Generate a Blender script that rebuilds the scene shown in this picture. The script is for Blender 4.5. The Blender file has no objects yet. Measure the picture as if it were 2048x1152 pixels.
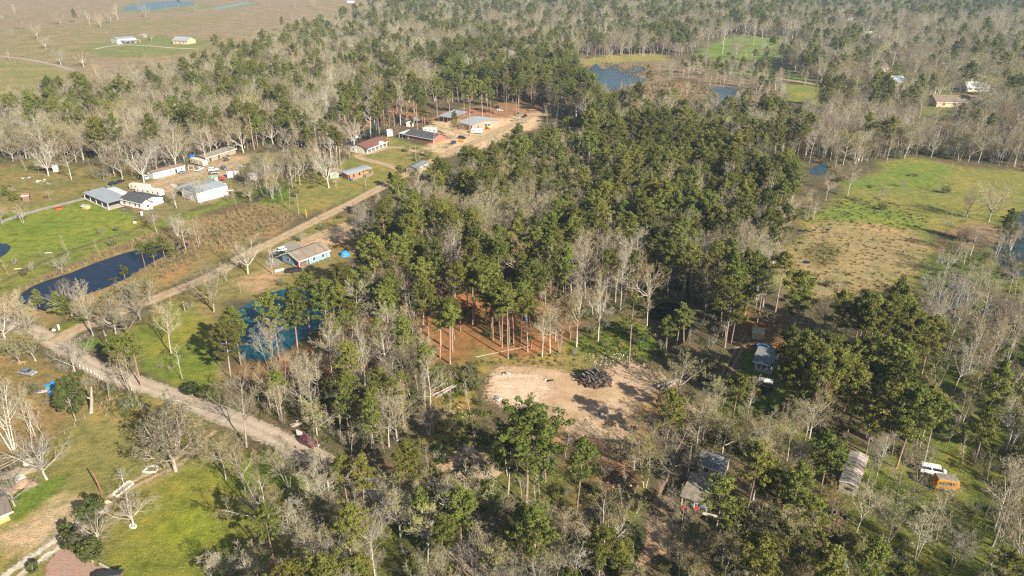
import bpy, bmesh, math, random
import numpy as np
from mathutils import Vector, Matrix, Euler
from mathutils.geometry import tessellate_polygon

SC = bpy.context.scene
COL = SC.collection
R = math.radians
# ------------------------------------------------------------------ camera
CAM_H, CAM_PITCH, FPX = 100.0, R(24.8), 1462.0
cam = bpy.data.cameras.new('camera'); cam_o = bpy.data.objects.new('camera', cam); COL.objects.link(cam_o)
cam.sensor_width = 36.0; cam.lens = 36.0 * FPX / 2048.0
cam.clip_start = 1.0; cam.clip_end = 12000.0
cam_o.location = (0, 0, CAM_H); cam_o.rotation_euler = (R(90) - CAM_PITCH, 0, 0)
SC.camera = cam_o
# ------------------------------------------------------------------ sky, sun, exposure
SUN_EL, SUN_AZ = R(29.0), R(-50.0)            # azimuth as an angle in the xy plane, towards the sun
world = bpy.data.worlds.new('World'); SC.world = world; world.use_nodes = True
wn = world.node_tree.nodes; wl = world.node_tree.links
sky = wn.new('ShaderNodeTexSky'); sky.sky_type = 'NISHITA'; sky.sun_disc = False
sky.sun_elevation = SUN_EL; sky.sun_rotation = R(90) - SUN_AZ
sky.air_density = 1.2; sky.dust_density = 1.6; sky.ozone_density = 1.0
bg = wn['Background']; bg.inputs['Strength'].default_value = 0.05
wl.new(sky.outputs['Color'], bg.inputs['Color'])
sun = bpy.data.lights.new('sun', 'SUN'); sun.energy = 5.0; sun.angle = R(0.55); sun.color = (1.0, 0.91, 0.76)
sun_o = bpy.data.objects.new('sun', sun); COL.objects.link(sun_o)
sd = Vector((math.cos(SUN_EL) * math.cos(SUN_AZ), math.cos(SUN_EL) * math.sin(SUN_AZ), math.sin(SUN_EL)))
sun_o.rotation_euler = sd.to_track_quat('Z', 'Y').to_euler(); sun_o.location = (200, -200, 300)
SC.view_settings.view_transform = 'Standard'; SC.view_settings.look = 'None'
SC.view_settings.gamma = 1.0; SC.view_settings.use_curve_mapping = False
SC.view_settings.exposure = 1.15
SC.render.engine = 'CYCLES'
SC.cycles.max_bounces = 5; SC.cycles.diffuse_bounces = 2; SC.cycles.glossy_bounces = 2
SC.cycles.transparent_max_bounces = 8; SC.cycles.volume_bounces = 0
SC.cycles.use_denoising = False
SC.cycles.filter_width = 1.3

# ------------------------------------------------------------------ helpers
def G(px, py, z=0.0):
    """Where the view ray through a point of the photograph meets the height z."""
    u = (px - 1024) / FPX; v = (576 - py) / FPX
    dy = math.cos(CAM_PITCH) + v * math.sin(CAM_PITCH); dz = -math.sin(CAM_PITCH) + v * math.cos(CAM_PITCH)
    t = (z - CAM_H) / dz
    return (u * t, dy * t)
def height_at(bx, by, ty):
    """Height of an upright thing whose foot shows at (bx, by) and whose top shows at row ty."""
    x, y = G(bx, by); lo, hi = 0.0, 60.0
    for _ in range(30):
        m = (lo + hi) / 2; dz = m - CAM_H
        f = y * math.cos(CAM_PITCH) - dz * math.sin(CAM_PITCH); u = y * math.sin(CAM_PITCH) + dz * math.cos(CAM_PITCH)
        if 576 - FPX * u / f > ty: lo = m
        else: hi = m
    return lo
def to_px(x, y):
    """numpy: ground points to photograph coordinates (used to look up which part of the map a point is in)."""
    f = np.maximum(y * math.cos(CAM_PITCH) + CAM_H * math.sin(CAM_PITCH), 1.0)
    u = y * math.sin(CAM_PITCH) - CAM_H * math.cos(CAM_PITCH)
    return 1024 + FPX * x / f, 576 - FPX * u / f
def in_poly(px, py, poly):
    inside = np.zeros(px.shape, bool); n = len(poly)
    for i in range(n):
        x0, y0 = poly[i]; x1, y1 = poly[(i + 1) % n]
        if y0 == y1: continue
        c = ((y0 > py) != (y1 > py)) & (px < (x1 - x0) * (py - y0) / (y1 - y0) + x0)
        inside ^= c
    return inside
def poly_dist(x, y, poly):
    d = np.full(x.shape, 1e9); n = len(poly)
    for i in range(n):
        ax, ay = poly[i]; bx, by = poly[(i + 1) % n]
        ux, uy = bx - ax, by - ay; L2 = ux * ux + uy * uy + 1e-9
        t = np.clip(((x - ax) * ux + (y - ay) * uy) / L2, 0, 1)
        d = np.minimum(d, np.hypot(x - ax - t * ux, y - ay - t * uy))
    return d
def line_dist(x, y, pts):
    d = np.full(x.shape, 1e9)
    for (ax, ay), (bx, by) in zip(pts[:-1], pts[1:]):
        ux, uy = bx - ax, by - ay; L2 = ux * ux + uy * uy + 1e-9
        t = np.clip(((x - ax) * ux + (y - ay) * uy) / L2, 0, 1)
        d = np.minimum(d, np.hypot(x - ax - t * ux, y - ay - t * uy))
    return d
def tag(o, label=None, cat=None, group=None, kind=None):
    if label: o['label'] = label
    if cat: o['category'] = cat
    if group: o['group'] = group
    if kind: o['kind'] = kind
    return o
def empty(name, loc, rz=0.0, label=None, cat=None, group=None):
    o = bpy.data.objects.new(name, None); COL.objects.link(o)
    o.empty_display_size = 0.5
    o.location = loc; o.rotation_euler = (0, 0, rz)
    return tag(o, label, cat, group)

class MB:
    """Collects simple shapes and links them as one mesh object."""
    def __init__(s): s.v = []; s.f = []; s.m = []; s.mi = 0
    def quad(s, a, b, c, d): n = len(s.v); s.v += [a, b, c, d]; s.f.append((n, n + 1, n + 2, n + 3)); s.m.append(s.mi)
    def tri(s, a, b, c): n = len(s.v); s.v += [a, b, c]; s.f.append((n, n + 1, n + 2)); s.m.append(s.mi)
    def poly(s, pts): n = len(s.v); s.v += list(pts); s.f.append(tuple(range(n, n + len(pts)))); s.m.append(s.mi)
    def hexa(s, p):
        """eight corners: four below in order, four above in the same order"""
        n = len(s.v); s.v += list(p)
        for q in ((3, 2, 1, 0), (4, 5, 6, 7), (0, 1, 5, 4), (1, 2, 6, 5), (2, 3, 7, 6), (3, 0, 4, 7)):
            s.f.append(tuple(n + i for i in q)); s.m.append(s.mi)
    def box(s, x0, x1, y0, y1, z0, z1, taper=0.0):
        t = taper
        s.hexa([(x0, y0, z0), (x1, y0, z0), (x1, y1, z0), (x0, y1, z0), (x0 + t, y0 + t, z1), (x1 - t, y0 + t, z1), (x1 - t, y1 - t, z1), (x0 + t, y1 - t, z1)])
    def bar(s, a, b, w, h=None):
        h = h or w; a = Vector(a); b = Vector(b); d = (b - a).normalized()
        q = Vector((0, 0, 1)) if abs(d.z) < .95 else Vector((1, 0, 0))
        l = d.cross(q).normalized() * w / 2; u = l.cross(d).normalized() * h / 2
        s.hexa([tuple(a - l - u), tuple(a + l - u), tuple(a + l + u), tuple(a - l + u), tuple(b - l - u), tuple(b + l - u), tuple(b + l + u), tuple(b - l + u)])
    def tube(s, a, b, r0, r1, n=8, caps=True):
        a = Vector(a); b = Vector(b); d = (b - a).normalized()
        q = Vector((0, 0, 1)) if abs(d.z) < .9 else Vector((1, 0, 0))
        l = d.cross(q).normalized(); u = l.cross(d)
        k = len(s.v)
        for (c, r) in ((a, r0), (b, r1)):
            for i in range(n):
                t = 2 * math.pi * i / n; s.v.append(tuple(c + (l * math.cos(t) + u * math.sin(t)) * r))
        for i in range(n):
            j = (i + 1) % n; s.f.append((k + i, k + j, k + n + j, k + n + i)); s.m.append(s.mi)
        if caps:
            s.f.append(tuple(k + i for i in reversed(range(n)))); s.m.append(s.mi)
            s.f.append(tuple(k + n + i for i in range(n))); s.m.append(s.mi)
    def prism(s, prof, y0, y1):
        """profile in xz, swept along y"""
        n = len(s.v); k = len(prof)
        s.v += [(x, y0, z) for x, z in prof] + [(x, y1, z) for x, z in prof]
        for i in range(k):
            j = (i + 1) % k; s.f.append((n + i, n + j, n + k + j, n + k + i)); s.m.append(s.mi)
        s.f.append(tuple(n + i for i in reversed(range(k)))); s.m.append(s.mi)
        s.f.append(tuple(n + k + i for i in range(k))); s.m.append(s.mi)
    def prism_x(s, prof, x0, x1):
        """profile in yz, swept along x"""
        n = len(s.v); k = len(prof)
        s.v += [(x0, y, z) for y, z in prof] + [(x1, y, z) for y, z in prof]
        for i in range(k):
            j = (i + 1) % k; s.f.append((n + j, n + i, n + k + i, n + k + j)); s.m.append(s.mi)
        s.f.append(tuple(n + i for i in range(k))); s.m.append(s.mi)
        s.f.append(tuple(n + k + i for i in reversed(range(k)))); s.m.append(s.mi)
    def mesh(s, name, mats, smooth=False):
        me = bpy.data.meshes.new(name); me.from_pydata(s.v, [], s.f)
        for m in (mats if isinstance(mats, (list, tuple)) else [mats]): me.materials.append(m)
        if isinstance(mats, (list, tuple)) and len(mats) > 1: me.polygons.foreach_set('material_index', s.m)
        if smooth: me.polygons.foreach_set('use_smooth', [True] * len(s.f))
        me.update(); return me
    def build(s, name, mats, parent=None, smooth=False, bevel=0.0, loc=None):
        o = bpy.data.objects.new(name, s.mesh(name, mats, smooth)); COL.objects.link(o)
        if parent is not None: o.parent = parent
        if loc is not None: o.location = loc
        if bevel:
            b = o.modifiers.new('bevel', 'BEVEL'); b.width = bevel; b.segments = 2; b.limit_method = 'ANGLE'
        return o

# ------------------------------------------------------------------ materials
MATS = {}
def nodes_of(name):
    m = bpy.data.materials.new(name); m.use_nodes = True; nt = m.node_tree
    return m, nt.nodes, nt.links, nt.nodes['Principled BSDF']
def ramp(n, stops):
    r = n.new('ShaderNodeValToRGB')
    while len(r.color_ramp.elements) < len(stops): r.color_ramp.elements.new(0.5)
    for e, (p, c) in zip(r.color_ramp.elements, stops): e.position = p; e.color = (*c, 1)
    return r
def mix(n, l, typ, fac, a, b):
    x = n.new('ShaderNodeMix'); x.data_type = 'RGBA'; x.blend_type = typ
    for sock, val in ((x.inputs['Factor'], fac), (x.inputs['A'], a), (x.inputs['B'], b)):
        if isinstance(val, bpy.types.NodeSocket): l.new(val, sock)
        elif isinstance(val, (int, float)): sock.default_value = val
        else: sock.default_value = (*val, 1)
    return x.outputs['Result']
def noise(n, l, scale, detail=4.0, rough=0.55, vec=None, dim='3D'):
    x = n.new('ShaderNodeTexNoise'); x.inputs['Scale'].default_value = scale; x.inputs['Detail'].default_value = detail
    x.inputs['Roughness'].default_value = rough
    if vec is not None: l.new(vec, x.inputs['Vector'])
    return x
def simple(name, c, rough=0.7, var=0.25, scale=1.5, metal=0.0, spec=0.3, c2=None, streak=None):
    """a painted, wooden or metal surface with uneven wear"""
    if name in MATS: return MATS[name]
    m, n, l, b = nodes_of(name)
    tc = n.new('ShaderNodeTexCoord'); vec = tc.outputs['Object']
    if streak:
        mp = n.new('ShaderNodeMapping'); mp.inputs['Scale'].default_value = streak; l.new(vec, mp.inputs['Vector']); vec = mp.outputs['Vector']
    z = noise(n, l, scale, 5.0, 0.6, vec)
    d = c2 or tuple(x * (1 - var) for x in c)
    r = ramp(n, [(0.35, d), (0.65, c)]); l.new(z.outputs['Fac'], r.inputs['Fac'])
    l.new(r.outputs['Color'], b.inputs['Base Color'])
    b.inputs['Roughness'].default_value = rough; b.inputs['Metallic'].default_value = metal
    b.inputs['Specular IOR Level'].default_value = spec
    MATS[name] = m; return m
def foliage(name, c, c2, rough=0.75, hue=0.05, val=0.35):
    """leaves, needles or buds: colour varies from clump to clump (vertex attribute) and from tree to tree"""
    m, n, l, b = nodes_of(name)
    at = n.new('ShaderNodeAttribute'); at.attribute_name = 'var'
    oi = n.new('ShaderNodeObjectInfo')
    col = mix(n, l, 'MIX', at.outputs['Fac'], c, c2)
    hs = n.new('ShaderNodeHueSaturation')
    mh = n.new('ShaderNodeMapRange'); mh.inputs['To Min'].default_value = 0.5 - hue; mh.inputs['To Max'].default_value = 0.5 + hue
    l.new(oi.outputs['Random'], mh.inputs['Value']); l.new(mh.outputs['Result'], hs.inputs['Hue'])
    mu = n.new('ShaderNodeMath'); mu.operation = 'MULTIPLY'; mu.inputs[1].default_value = 7.31; l.new(oi.outputs['Random'], mu.inputs[0])
    fr = n.new('ShaderNodeMath'); fr.operation = 'FRACT'; l.new(mu.outputs[0], fr.inputs[0])
    mv = n.new('ShaderNodeMapRange'); mv.inputs['To Min'].default_value = 1 - val; mv.inputs['To Max'].default_value = 1 + val
    l.new(fr.outputs[0], mv.inputs['Value']); l.new(mv.outputs['Result'], hs.inputs['Value'])
    l.new(col, hs.inputs['Color']); l.new(hs.outputs['Color'], b.inputs['Base Color'])
    b.inputs['Roughness'].default_value = rough; b.inputs['Specular IOR Level'].default_value = 0.15
    tr = n.new('ShaderNodeBsdfTranslucent'); l.new(hs.outputs['Color'], tr.inputs['Color'])
    ms = n.new('ShaderNodeMixShader'); ms.inputs['Fac'].default_value = 0.34
    out = [x for x in n if x.type == 'OUTPUT_MATERIAL'][0]
    l.new(b.outputs['BSDF'], ms.inputs[1]); l.new(tr.outputs['BSDF'], ms.inputs[2]); l.new(ms.outputs['Shader'], out.inputs['Surface'])
    MATS[name] = m; return m
def bark(name, c, c2, val=0.25, scale=1.2):
    m, n, l, b = nodes_of(name)
    tc = n.new('ShaderNodeTexCoord'); oi = n.new('ShaderNodeObjectInfo')
    mp = n.new('ShaderNodeMapping'); mp.inputs['Scale'].default_value = (2.5, 2.5, 0.5); l.new(tc.outputs['Object'], mp.inputs['Vector'])
    z = noise(n, l, scale, 5, 0.65, mp.outputs['Vector'])
    r = ramp(n, [(0.35, c2), (0.62, c)]); l.new(z.outputs['Fac'], r.inputs['Fac'])
    hs = n.new('ShaderNodeHueSaturation'); mv = n.new('ShaderNodeMapRange')
    mv.inputs['To Min'].default_value = 1 - val; mv.inputs['To Max'].default_value = 1 + val
    mh = n.new('ShaderNodeMath'); mh.operation = 'MULTIPLY'; mh.inputs[1].default_value = 5.7; l.new(oi.outputs['Random'], mh.inputs[0]); mfr = n.new('ShaderNodeMath'); mfr.operation = 'FRACT'; l.new(mh.outputs[0], mfr.inputs[0]); msat = n.new('ShaderNodeMapRange'); msat.inputs['To Min'].default_value = .6; msat.inputs['To Max'].default_value = 1.35; l.new(mfr.outputs[0], msat.inputs['Value']); l.new(msat.outputs['Result'], hs.inputs['Saturation'])
    l.new(oi.outputs['Random'], mv.inputs['Value']); l.new(mv.outputs['Result'], hs.inputs['Value']); l.new(r.outputs['Color'], hs.inputs['Color'])
    l.new(hs.outputs['Color'], b.inputs['Base Color']); b.inputs['Roughness'].default_value = 0.9; b.inputs['Specular IOR Level'].default_value = 0.1
    MATS[name] = m; return m

# ------------------------------------------------------------------ ground map (base colours)
DEFAULT = (0.112, 0.098, 0.056)  # woods floor, darkened to carry the shade between trees
LAWN = (0.155, 0.168, 0.042); LAWN2 = (0.17, 0.208, 0.036); OLIVE = (0.185, 0.17, 0.062); TAN = (0.265, 0.205, 0.098)
FIELD = (0.25, 0.196, 0.122); NEEDLE = (0.265, 0.140, 0.064); SAND = (0.50, 0.37, 0.245); REED = (0.235, 0.172, 0.092); DARKG = (0.085, 0.105, 0.035)
PAINT = [  # photograph outline of each patch of ground, colour, feather in metres
    # far fields
    ([(-700, -70), (760, -70), (735, 30), (640, 80), (560, 105), (400, 150), (200, 200), (0, 240), (-700, 300)], FIELD, 14),
    ([(-700, 60), (0, 60), (330, 36), (470, 28), (330, 66), (215, 100), (60, 132), (-700, 200)], (0.225, 0.195, 0.095), 20),
    ([(150, 97), (220, 84), (290, 72), (405, 74), (430, 100), (330, 112), (190, 114)], (0.175, 0.19, 0.07), 8),
    ([(-300, 126), (110, 126), (150, 142), (60, 195), (-300, 230)], (0.215, 0.205, 0.085), 12),
    ([(240, 10), (300, 2), (390, 2), (440, 14), (330, 26), (240, 26)], (0.2, 0.2, 0.1), 10),
    ([(420, 14), (500, 2), (520, 8), (450, 20)], (0.18, 0.2, 0.1), 10),
    # marsh and the grass beyond it
    ([(1130, 120), (1240, 108), (1330, 108), (1340, 122), (1220, 128), (1150, 132)], (0.25, 0.225, 0.08), 6),
    ([(1240, 196), (1290, 168), (1350, 160), (1420, 172), (1440, 196), (1370, 240), (1290, 235)], (0.29, 0.185, 0.115), 5),
    ([(1150, 130), (1340, 120), (1480, 150), (1600, 200), (1640, 260), (1560, 260), (1440, 200), (1360, 165), (1180, 190)], (0.21, 0.165, 0.1), 8),
    ([(1390, 108), (1420, 88), (1490, 68), (1600, 84), (1680, 90), (1640, 108), (1560, 118), (1420, 128)], (0.15, 0.21, 0.045), 8),
    ([(1380, 130), (1560, 140), (1640, 165), (1560, 160), (1470, 150)], (0.15, 0.2, 0.05), 8),
    ([(1560, 168), (1640, 172), (1730, 190), (1720, 222), (1640, 212), (1570, 200)], (0.19, 0.205, 0.055), 6),
    ([(1650, 118), (1720, 128), (1730, 160), (1660, 158)], (0.19, 0.19, 0.06), 8),
    ([(1730, 120), (2300, 70), (2300, 260), (2040, 260), (1860, 240), (1740, 200)], (0.17, 0.175, 0.065), 14),
    # homestead
    ([(-300, 345), (0, 330), (60, 322), (130, 333), (240, 328), (310, 360), (250, 385), (150, 402), (0, 445), (-300, 520)], (0.19, 0.165, 0.065), 4),
    ([(-300, 520), (0, 432), (110, 404), (180, 398), (240, 416), (290, 442), (262, 464), (125, 508), (0, 562), (-300, 640)], LAWN2, 2.5),
    ([(-300, 640), (0, 520), (110, 500), (60, 545), (0, 575), (-300, 680)], LAWN, 5),
    ([(240, 385), (330, 345), (420, 318), (530, 300), (600, 320), (560, 352), (450, 402), (330, 440), (270, 430)], (0.2, 0.175, 0.085), 4),
    ([(280, 372), (330, 352), (390, 336), (440, 318), (500, 310), (475, 350), (400, 368), (330, 384)], (0.36, 0.275, 0.185), 2.5),
    ([(262, 464), (300, 446), (420, 408), (530, 365), (555, 352), (575, 362), (470, 408), (330, 462), (150, 525), (0, 600), (-200, 680), (-200, 620)], (0.16, 0.18, 0.045), 2),
    ([(300, 470), (360, 446), (440, 428), (500, 410), (560, 414), (612, 430), (560, 462), (480, 490), (430, 505), (380, 500), (330, 510)], REED, 3),
    ([(-200, 700), (0, 590), (110, 545), (250, 488), (300, 466), (350, 470), (370, 500), (330, 530), (240, 580), (130, 640), (60, 680), (-100, 760)], (0.225, 0.175, 0.085), 3),
    ([(240, 580), (330, 528), (400, 500), (480, 490), (500, 505), (400, 545), (300, 590), (220, 620)], (0.23, 0.17, 0.07), 3),
    ([(505, 400), (560, 385), (600, 350), (690, 318), (800, 336), (860, 340), (780, 368), (690, 405), (610, 436), (560, 420), (520, 412)], (0.2, 0.19, 0.06), 3),
    ([(500, 385), (580, 372), (570, 400), (520, 406)], (0.12, 0.19, 0.035), 2),
    ([(690, 312), (740, 282), (790, 275), (870, 300), (900, 310), (850, 338), (760, 335)], (0.215, 0.195, 0.065), 3),
    ([(850, 300), (870, 275), (850, 255), (880, 238), (960, 238), (1010, 222), (1085, 218), (1100, 230), (1050, 262), (960, 300), (890, 316)], SAND, 3),
    ([(850, 240), (890, 222), (1000, 205), (1110, 206), (1095, 224), (1000, 236), (900, 242)], (0.29, 0.165, 0.095), 4),
    ([(660, 255), (700, 205), (800, 195), (860, 225), (830, 248), (750, 275), (690, 285)], (0.26, 0.155, 0.085), 5),
    # along the lanes, blue house, swimming pond lawn
    ([(300, 620), (400, 566), (520, 504), (640, 440), (720, 420), (745, 440), (738, 500), (700, 525), (600, 578), (520, 590), (450, 602), (430, 660), (420, 720), (380, 750), (300, 690), (240, 680)], (0.215, 0.18, 0.07), 3),
    ([(560, 500), (640, 462), (720, 445), (700, 480), (650, 490), (610, 500)], (0.42, 0.31, 0.2), 3),
    ([(500, 550), (545, 525), (560, 545), (520, 580), (470, 570)], (0.34, 0.24, 0.14), 4),
    ([(255, 690), (300, 640), (350, 612), (420, 640), (436, 690), (440, 740), (425, 790), (390, 796), (330, 750)], (0.155, 0.185, 0.035), 3),
    ([(100, 655), (170, 630), (200, 640), (150, 662), (125, 672)], (0.17, 0.19, 0.04), 1.5),
    ([(145, 690), (190, 670), (205, 690), (170, 706)], (0.13, 0.18, 0.035), 1),
    # woods floor near the clearing
    ([(470, 740), (540, 715), (600, 690), (700, 650), (860, 590), (960, 580), (1100, 600), (1160, 640), (1140, 700), (1050, 722), (980, 728), (900, 735), (800, 720), (700, 740), (560, 760)], NEEDLE, 4),
    ([(880, 742), (960, 700), (1040, 715), (1140, 690), (1200, 700), (1180, 740), (1000, 735), (965, 760), (940, 830), (985, 880), (1060, 960), (900, 960), (850, 880), (840, 800)], (0.225, 0.19, 0.065), 3),
    ([(870, 748), (930, 735), (962, 745), (955, 780), (890, 810)], (0.13, 0.165, 0.03), 2),
    ([(900, 955), (930, 920), (960, 890), (1060, 940), (1110, 990), (1180, 1040), (1100, 1050), (980, 1010)], (0.19, 0.165, 0.05), 3),
    ([(1130, 690), (1190, 655), (1240, 640), (1300, 655), (1330, 700), (1300, 730), (1240, 718), (1180, 715)], (0.12, 0.165, 0.025), 3),
    ([(1060, 970), (1180, 940), (1280, 960), (1290, 1040), (1180, 1050)], (0.15, 0.11, 0.06), 4),
    ([(1250, 960), (1300, 950), (1290, 1060), (1270, 1110), (1240, 1080)], (0.12, 0.15, 0.03), 2),
    ([(1060, 850), (1180, 800), (1330, 740), (1360, 770), (1320, 830), (1310, 910), (1250, 930), (1150, 900)], (0.33, 0.215, 0.12), 6),
    ([(1180, 950), (1260, 920), (1290, 960), (1260, 1010), (1190, 990)], (0.13, 0.085, 0.05), 4),
    ([(960, 900), (1060, 930), (1180, 930), (1180, 1030), (1090, 1040), (1000, 1000)], (0.15, 0.145, 0.045), 4),
    # right: drive, house, meadow, wet ground
    ([(1445, 840), (1480, 700), (1560, 720), (1600, 790), (1620, 860), (1570, 900), (1480, 880)], (0.125, 0.16, 0.03), 2.5),
    ([(1540, 700), (1600, 660), (1700, 700), (1760, 790), (1690, 800), (1620, 770)], NEEDLE, 4),
    ([(1500, 620), (1560, 640), (1560, 690), (1490, 700), (1460, 670)], (0.2, 0.115, 0.06), 3),
    ([(1530, 560), (1560, 490), (1640, 425), (1700, 375), (1760, 328), (1830, 316), (1960, 335), (2300, 370), (2300, 440), (1990, 445), (1870, 470), (1870, 530), (1830, 570), (1700, 606), (1620, 600)], (0.19, 0.195, 0.055), 4),
    ([(1690, 366), (1790, 330), (1850, 322), (1910, 336), (1880, 366), (1760, 384)], (0.15, 0.195, 0.04), 4),
    ([(1640, 420), (1720, 400), (1860, 440), (1830, 462), (1760, 450), (1680, 440)], (0.15, 0.2, 0.04), 4),
    ([(1560, 520), (1600, 462), (1660, 446), (1760, 450), (1830, 462), (1862, 496), (1840, 545), (1760, 580), (1660, 600), (1590, 580)], (0.275, 0.222, 0.112), 2.5),
    ([(1600, 500), (1660, 480), (1690, 510), (1640, 530)], (0.17, 0.145, 0.06), 3),
    ([(1880, 465), (1960, 448), (2010, 465), (2000, 500), (1930, 492)], (0.25, 0.17, 0.095), 3),
    ([(1830, 575), (1880, 500), (1960, 500), (2040, 470), (2300, 430), (2300, 720), (2000, 720), (1900, 660)], (0.10, 0.13, 0.035), 5),
    ([(1700, 1300), (1660, 1080), (1600, 1000), (1680, 900), (1840, 900), (1860, 800), (1780, 740), (1840, 700), (2048, 760), (2400, 700), (2600, 1300)], (0.135, 0.16, 0.038), 4),
    # lower left yards
    ([(-300, 700), (60, 690), (120, 735), (180, 790), (215, 835), (120, 880), (0, 935), (-300, 1080)], (0.225, 0.165, 0.075), 2),
    ([(-300, 1150), (0, 960), (80, 895), (210, 800), (330, 785), (420, 850), (560, 920), (650, 980), (600, 1080), (500, 1300), (-300, 1300)], (0.212, 0.192, 0.066), 2.5),
    ([(250, 1080), (300, 990), (400, 920), (520, 950), (540, 1030), (460, 1140), (420, 1300), (200, 1300)], (0.18, 0.19, 0.038), 3),
    ([(330, 1060), (370, 1015), (425, 1030), (440, 1080), (380, 1095)], (0.19, 0.22, 0.03), 3),
    ([(430, 920), (540, 890), (640, 960), (560, 1010), (480, 990)], (0.13, 0.17, 0.03), 3),
    ([(0, 985), (90, 960), (150, 935), (120, 985), (60, 1040), (0, 1050)], (0.12, 0.17, 0.03), 1.5),
    ([(-60, 1085), (50, 1045), (80, 1010), (125, 985), (160, 1000), (120, 1050), (100, 1080), (30, 1090)], (0.40, 0.31, 0.19), 2.5),
    ([(640, 1060), (700, 1050), (1100, 1080), (1100, 1300), (560, 1300)], (0.14, 0.145, 0.045), 4),
    ([(1040, 1060), (1120, 1050), (1140, 1120), (1060, 1130)], (0.24, 0.15, 0.09), 3),
]
def ground():
    ang = np.concatenate([np.arange(-180, -44, 4.0), np.arange(-44, 44, 0.17), np.arange(44, 180, 4.0)])
    rad = np.concatenate([np.array([0.5, 10, 25, 45, 60]), np.geomspace(72, 2300, 480), np.geomspace(2500, 5000, 6)])
    na, nr = len(ang), len(rad)
    A, Rr = np.meshgrid(np.radians(ang), rad, indexing='xy')
    X = (Rr * np.sin(A)).ravel(); Y = (Rr * np.cos(A)).ravel()
    rng = np.random.default_rng(3)
    # smooth wobble so that the patches have natural outlines
    def wob(x, y, seed):
        r = np.random.default_rng(seed); o = np.zeros_like(x)
        for s, a in ((60, 1.0), (23, .6), (9, .45), (4, .3)):
            for _ in range(3):
                t = r.uniform(0, 6.28); p = r.uniform(0, 6.28)
                o += a * np.sin((x * math.cos(t) + y * math.sin(t)) * 6.28 / s + p + 1.5 * np.sin((x * math.sin(t) - y * math.cos(t)) * 6.28 / (s * 1.7)))
        return o / 3
    W = wob(X, Y, 1)
    col = np.tile(np.array(DEFAULT), (len(X), 1))
    for poly, c, fe in PAINT:
        wp = [G(x, max(y, -72)) for x, y in poly]
        xs = [p[0] for p in wp]; ys = [p[1] for p in wp]
        near = (X > min(xs) - 3 * fe) & (X < max(xs) + 3 * fe) & (Y > min(ys) - 3 * fe) & (Y < max(ys) + 3 * fe)
        idx = np.nonzero(near)[0]
        if not len(idx): continue
        x, y = X[idx], Y[idx]
        d = poly_dist(x, y, wp) * np.where(in_poly(x, y, wp), 1, -1) + W[idx] * fe * 0.9
        w = np.clip(d / (2 * fe) + .5, 0, 1); w = w * w * (3 - 2 * w)
        col[idx] = col[idx] * (1 - w[:, None]) + np.array(c) * w[:, None]
    me = bpy.data.meshes.new('ground')
    V = np.stack([X, Y, np.zeros_like(X)], 1)
    ii = np.arange(nr - 1)[:, None] * na; jj = np.arange(na)[None, :]; j2 = (jj + 1) % na
    quads = np.stack([ii + jj, ii + na + jj, ii + na + j2, ii + j2], -1).reshape(-1, 4)[:, ::-1]
    me.vertices.add(len(V)); me.vertices.foreach_set('co', V.ravel())
    nq = len(quads); me.loops.add(nq * 4); me.loops.foreach_set('vertex_index', quads.ravel().astype(np.int32))
    me.polygons.add(nq); me.polygons.foreach_set('loop_start', np.arange(nq, dtype=np.int32) * 4)
    me.update(calc_edges=True)
    at = me.color_attributes.new('soil', 'FLOAT_COLOR', 'POINT')
    at.data.foreach_set('color', np.concatenate([col, np.ones((len(col), 1))], 1).astype(np.float32).ravel())
    m, n, l, b = nodes_of('earth_and_grass')
    tc = n.new('ShaderNodeTexCoord'); vec = tc.outputs['Object']
    a = n.new('ShaderNodeAttribute'); a.attribute_name = 'soil'
    big = noise(n, l, 0.045, 5, .6, vec); med = noise(n, l, 0.33, 6, .65, vec); fine = noise(n, l, 2.3, 5, .7, vec)
    mb_ = ramp(n, [(.3, (.78, .86, .72)), (.5, (1, 1, 1)), (.70, (1.42, 1.12, 1.12))]); l.new(big.outputs['Fac'], mb_.inputs['Fac'])
    mm = ramp(n, [(.33, (.62, .68, .58)), (.5, (1, 1, 1)), (.68, (1.32, 1.18, 1.1))]); l.new(med.outputs['Fac'], mm.inputs['Fac'])
    mf = ramp(n, [(.32, (.52, .55, .48)), (.5, (1, 1, 1)), (.66, (1.4, 1.34, 1.25))]); l.new(fine.outputs['Fac'], mf.inputs['Fac'])
    c = mix(n, l, 'MULTIPLY', 1.0, a.outputs['Color'], mb_.outputs['Color'])
    c = mix(n, l, 'MULTIPLY', 1.0, c, mm.outputs['Color']); c = mix(n, l, 'MULTIPLY', 0.8, c, mf.outputs['Color'])
    l.new(c, b.inputs['Base Color']); b.inputs['Roughness'].default_value = .95; b.inputs['Specular IOR Level'].default_value = .05
    bp = n.new('ShaderNodeBump'); bp.inputs['Strength'].default_value = .7; bp.inputs['Distance'].default_value = .35
    ad = n.new('ShaderNodeMath'); ad.operation = 'MULTIPLY_ADD'; ad.inputs[1].default_value = 1.6
    l.new(med.outputs['Fac'], ad.inputs[0]); l.new(fine.outputs['Fac'], ad.inputs[2]); l.new(ad.outputs[0], bp.inputs['Height'])
    l.new(bp.outputs['Normal'], b.inputs['Normal'])
    me.materials.append(m)
    o = bpy.data.objects.new('ground', me); COL.objects.link(o); o['kind'] = 'structure'
    return o
ground()

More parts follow.
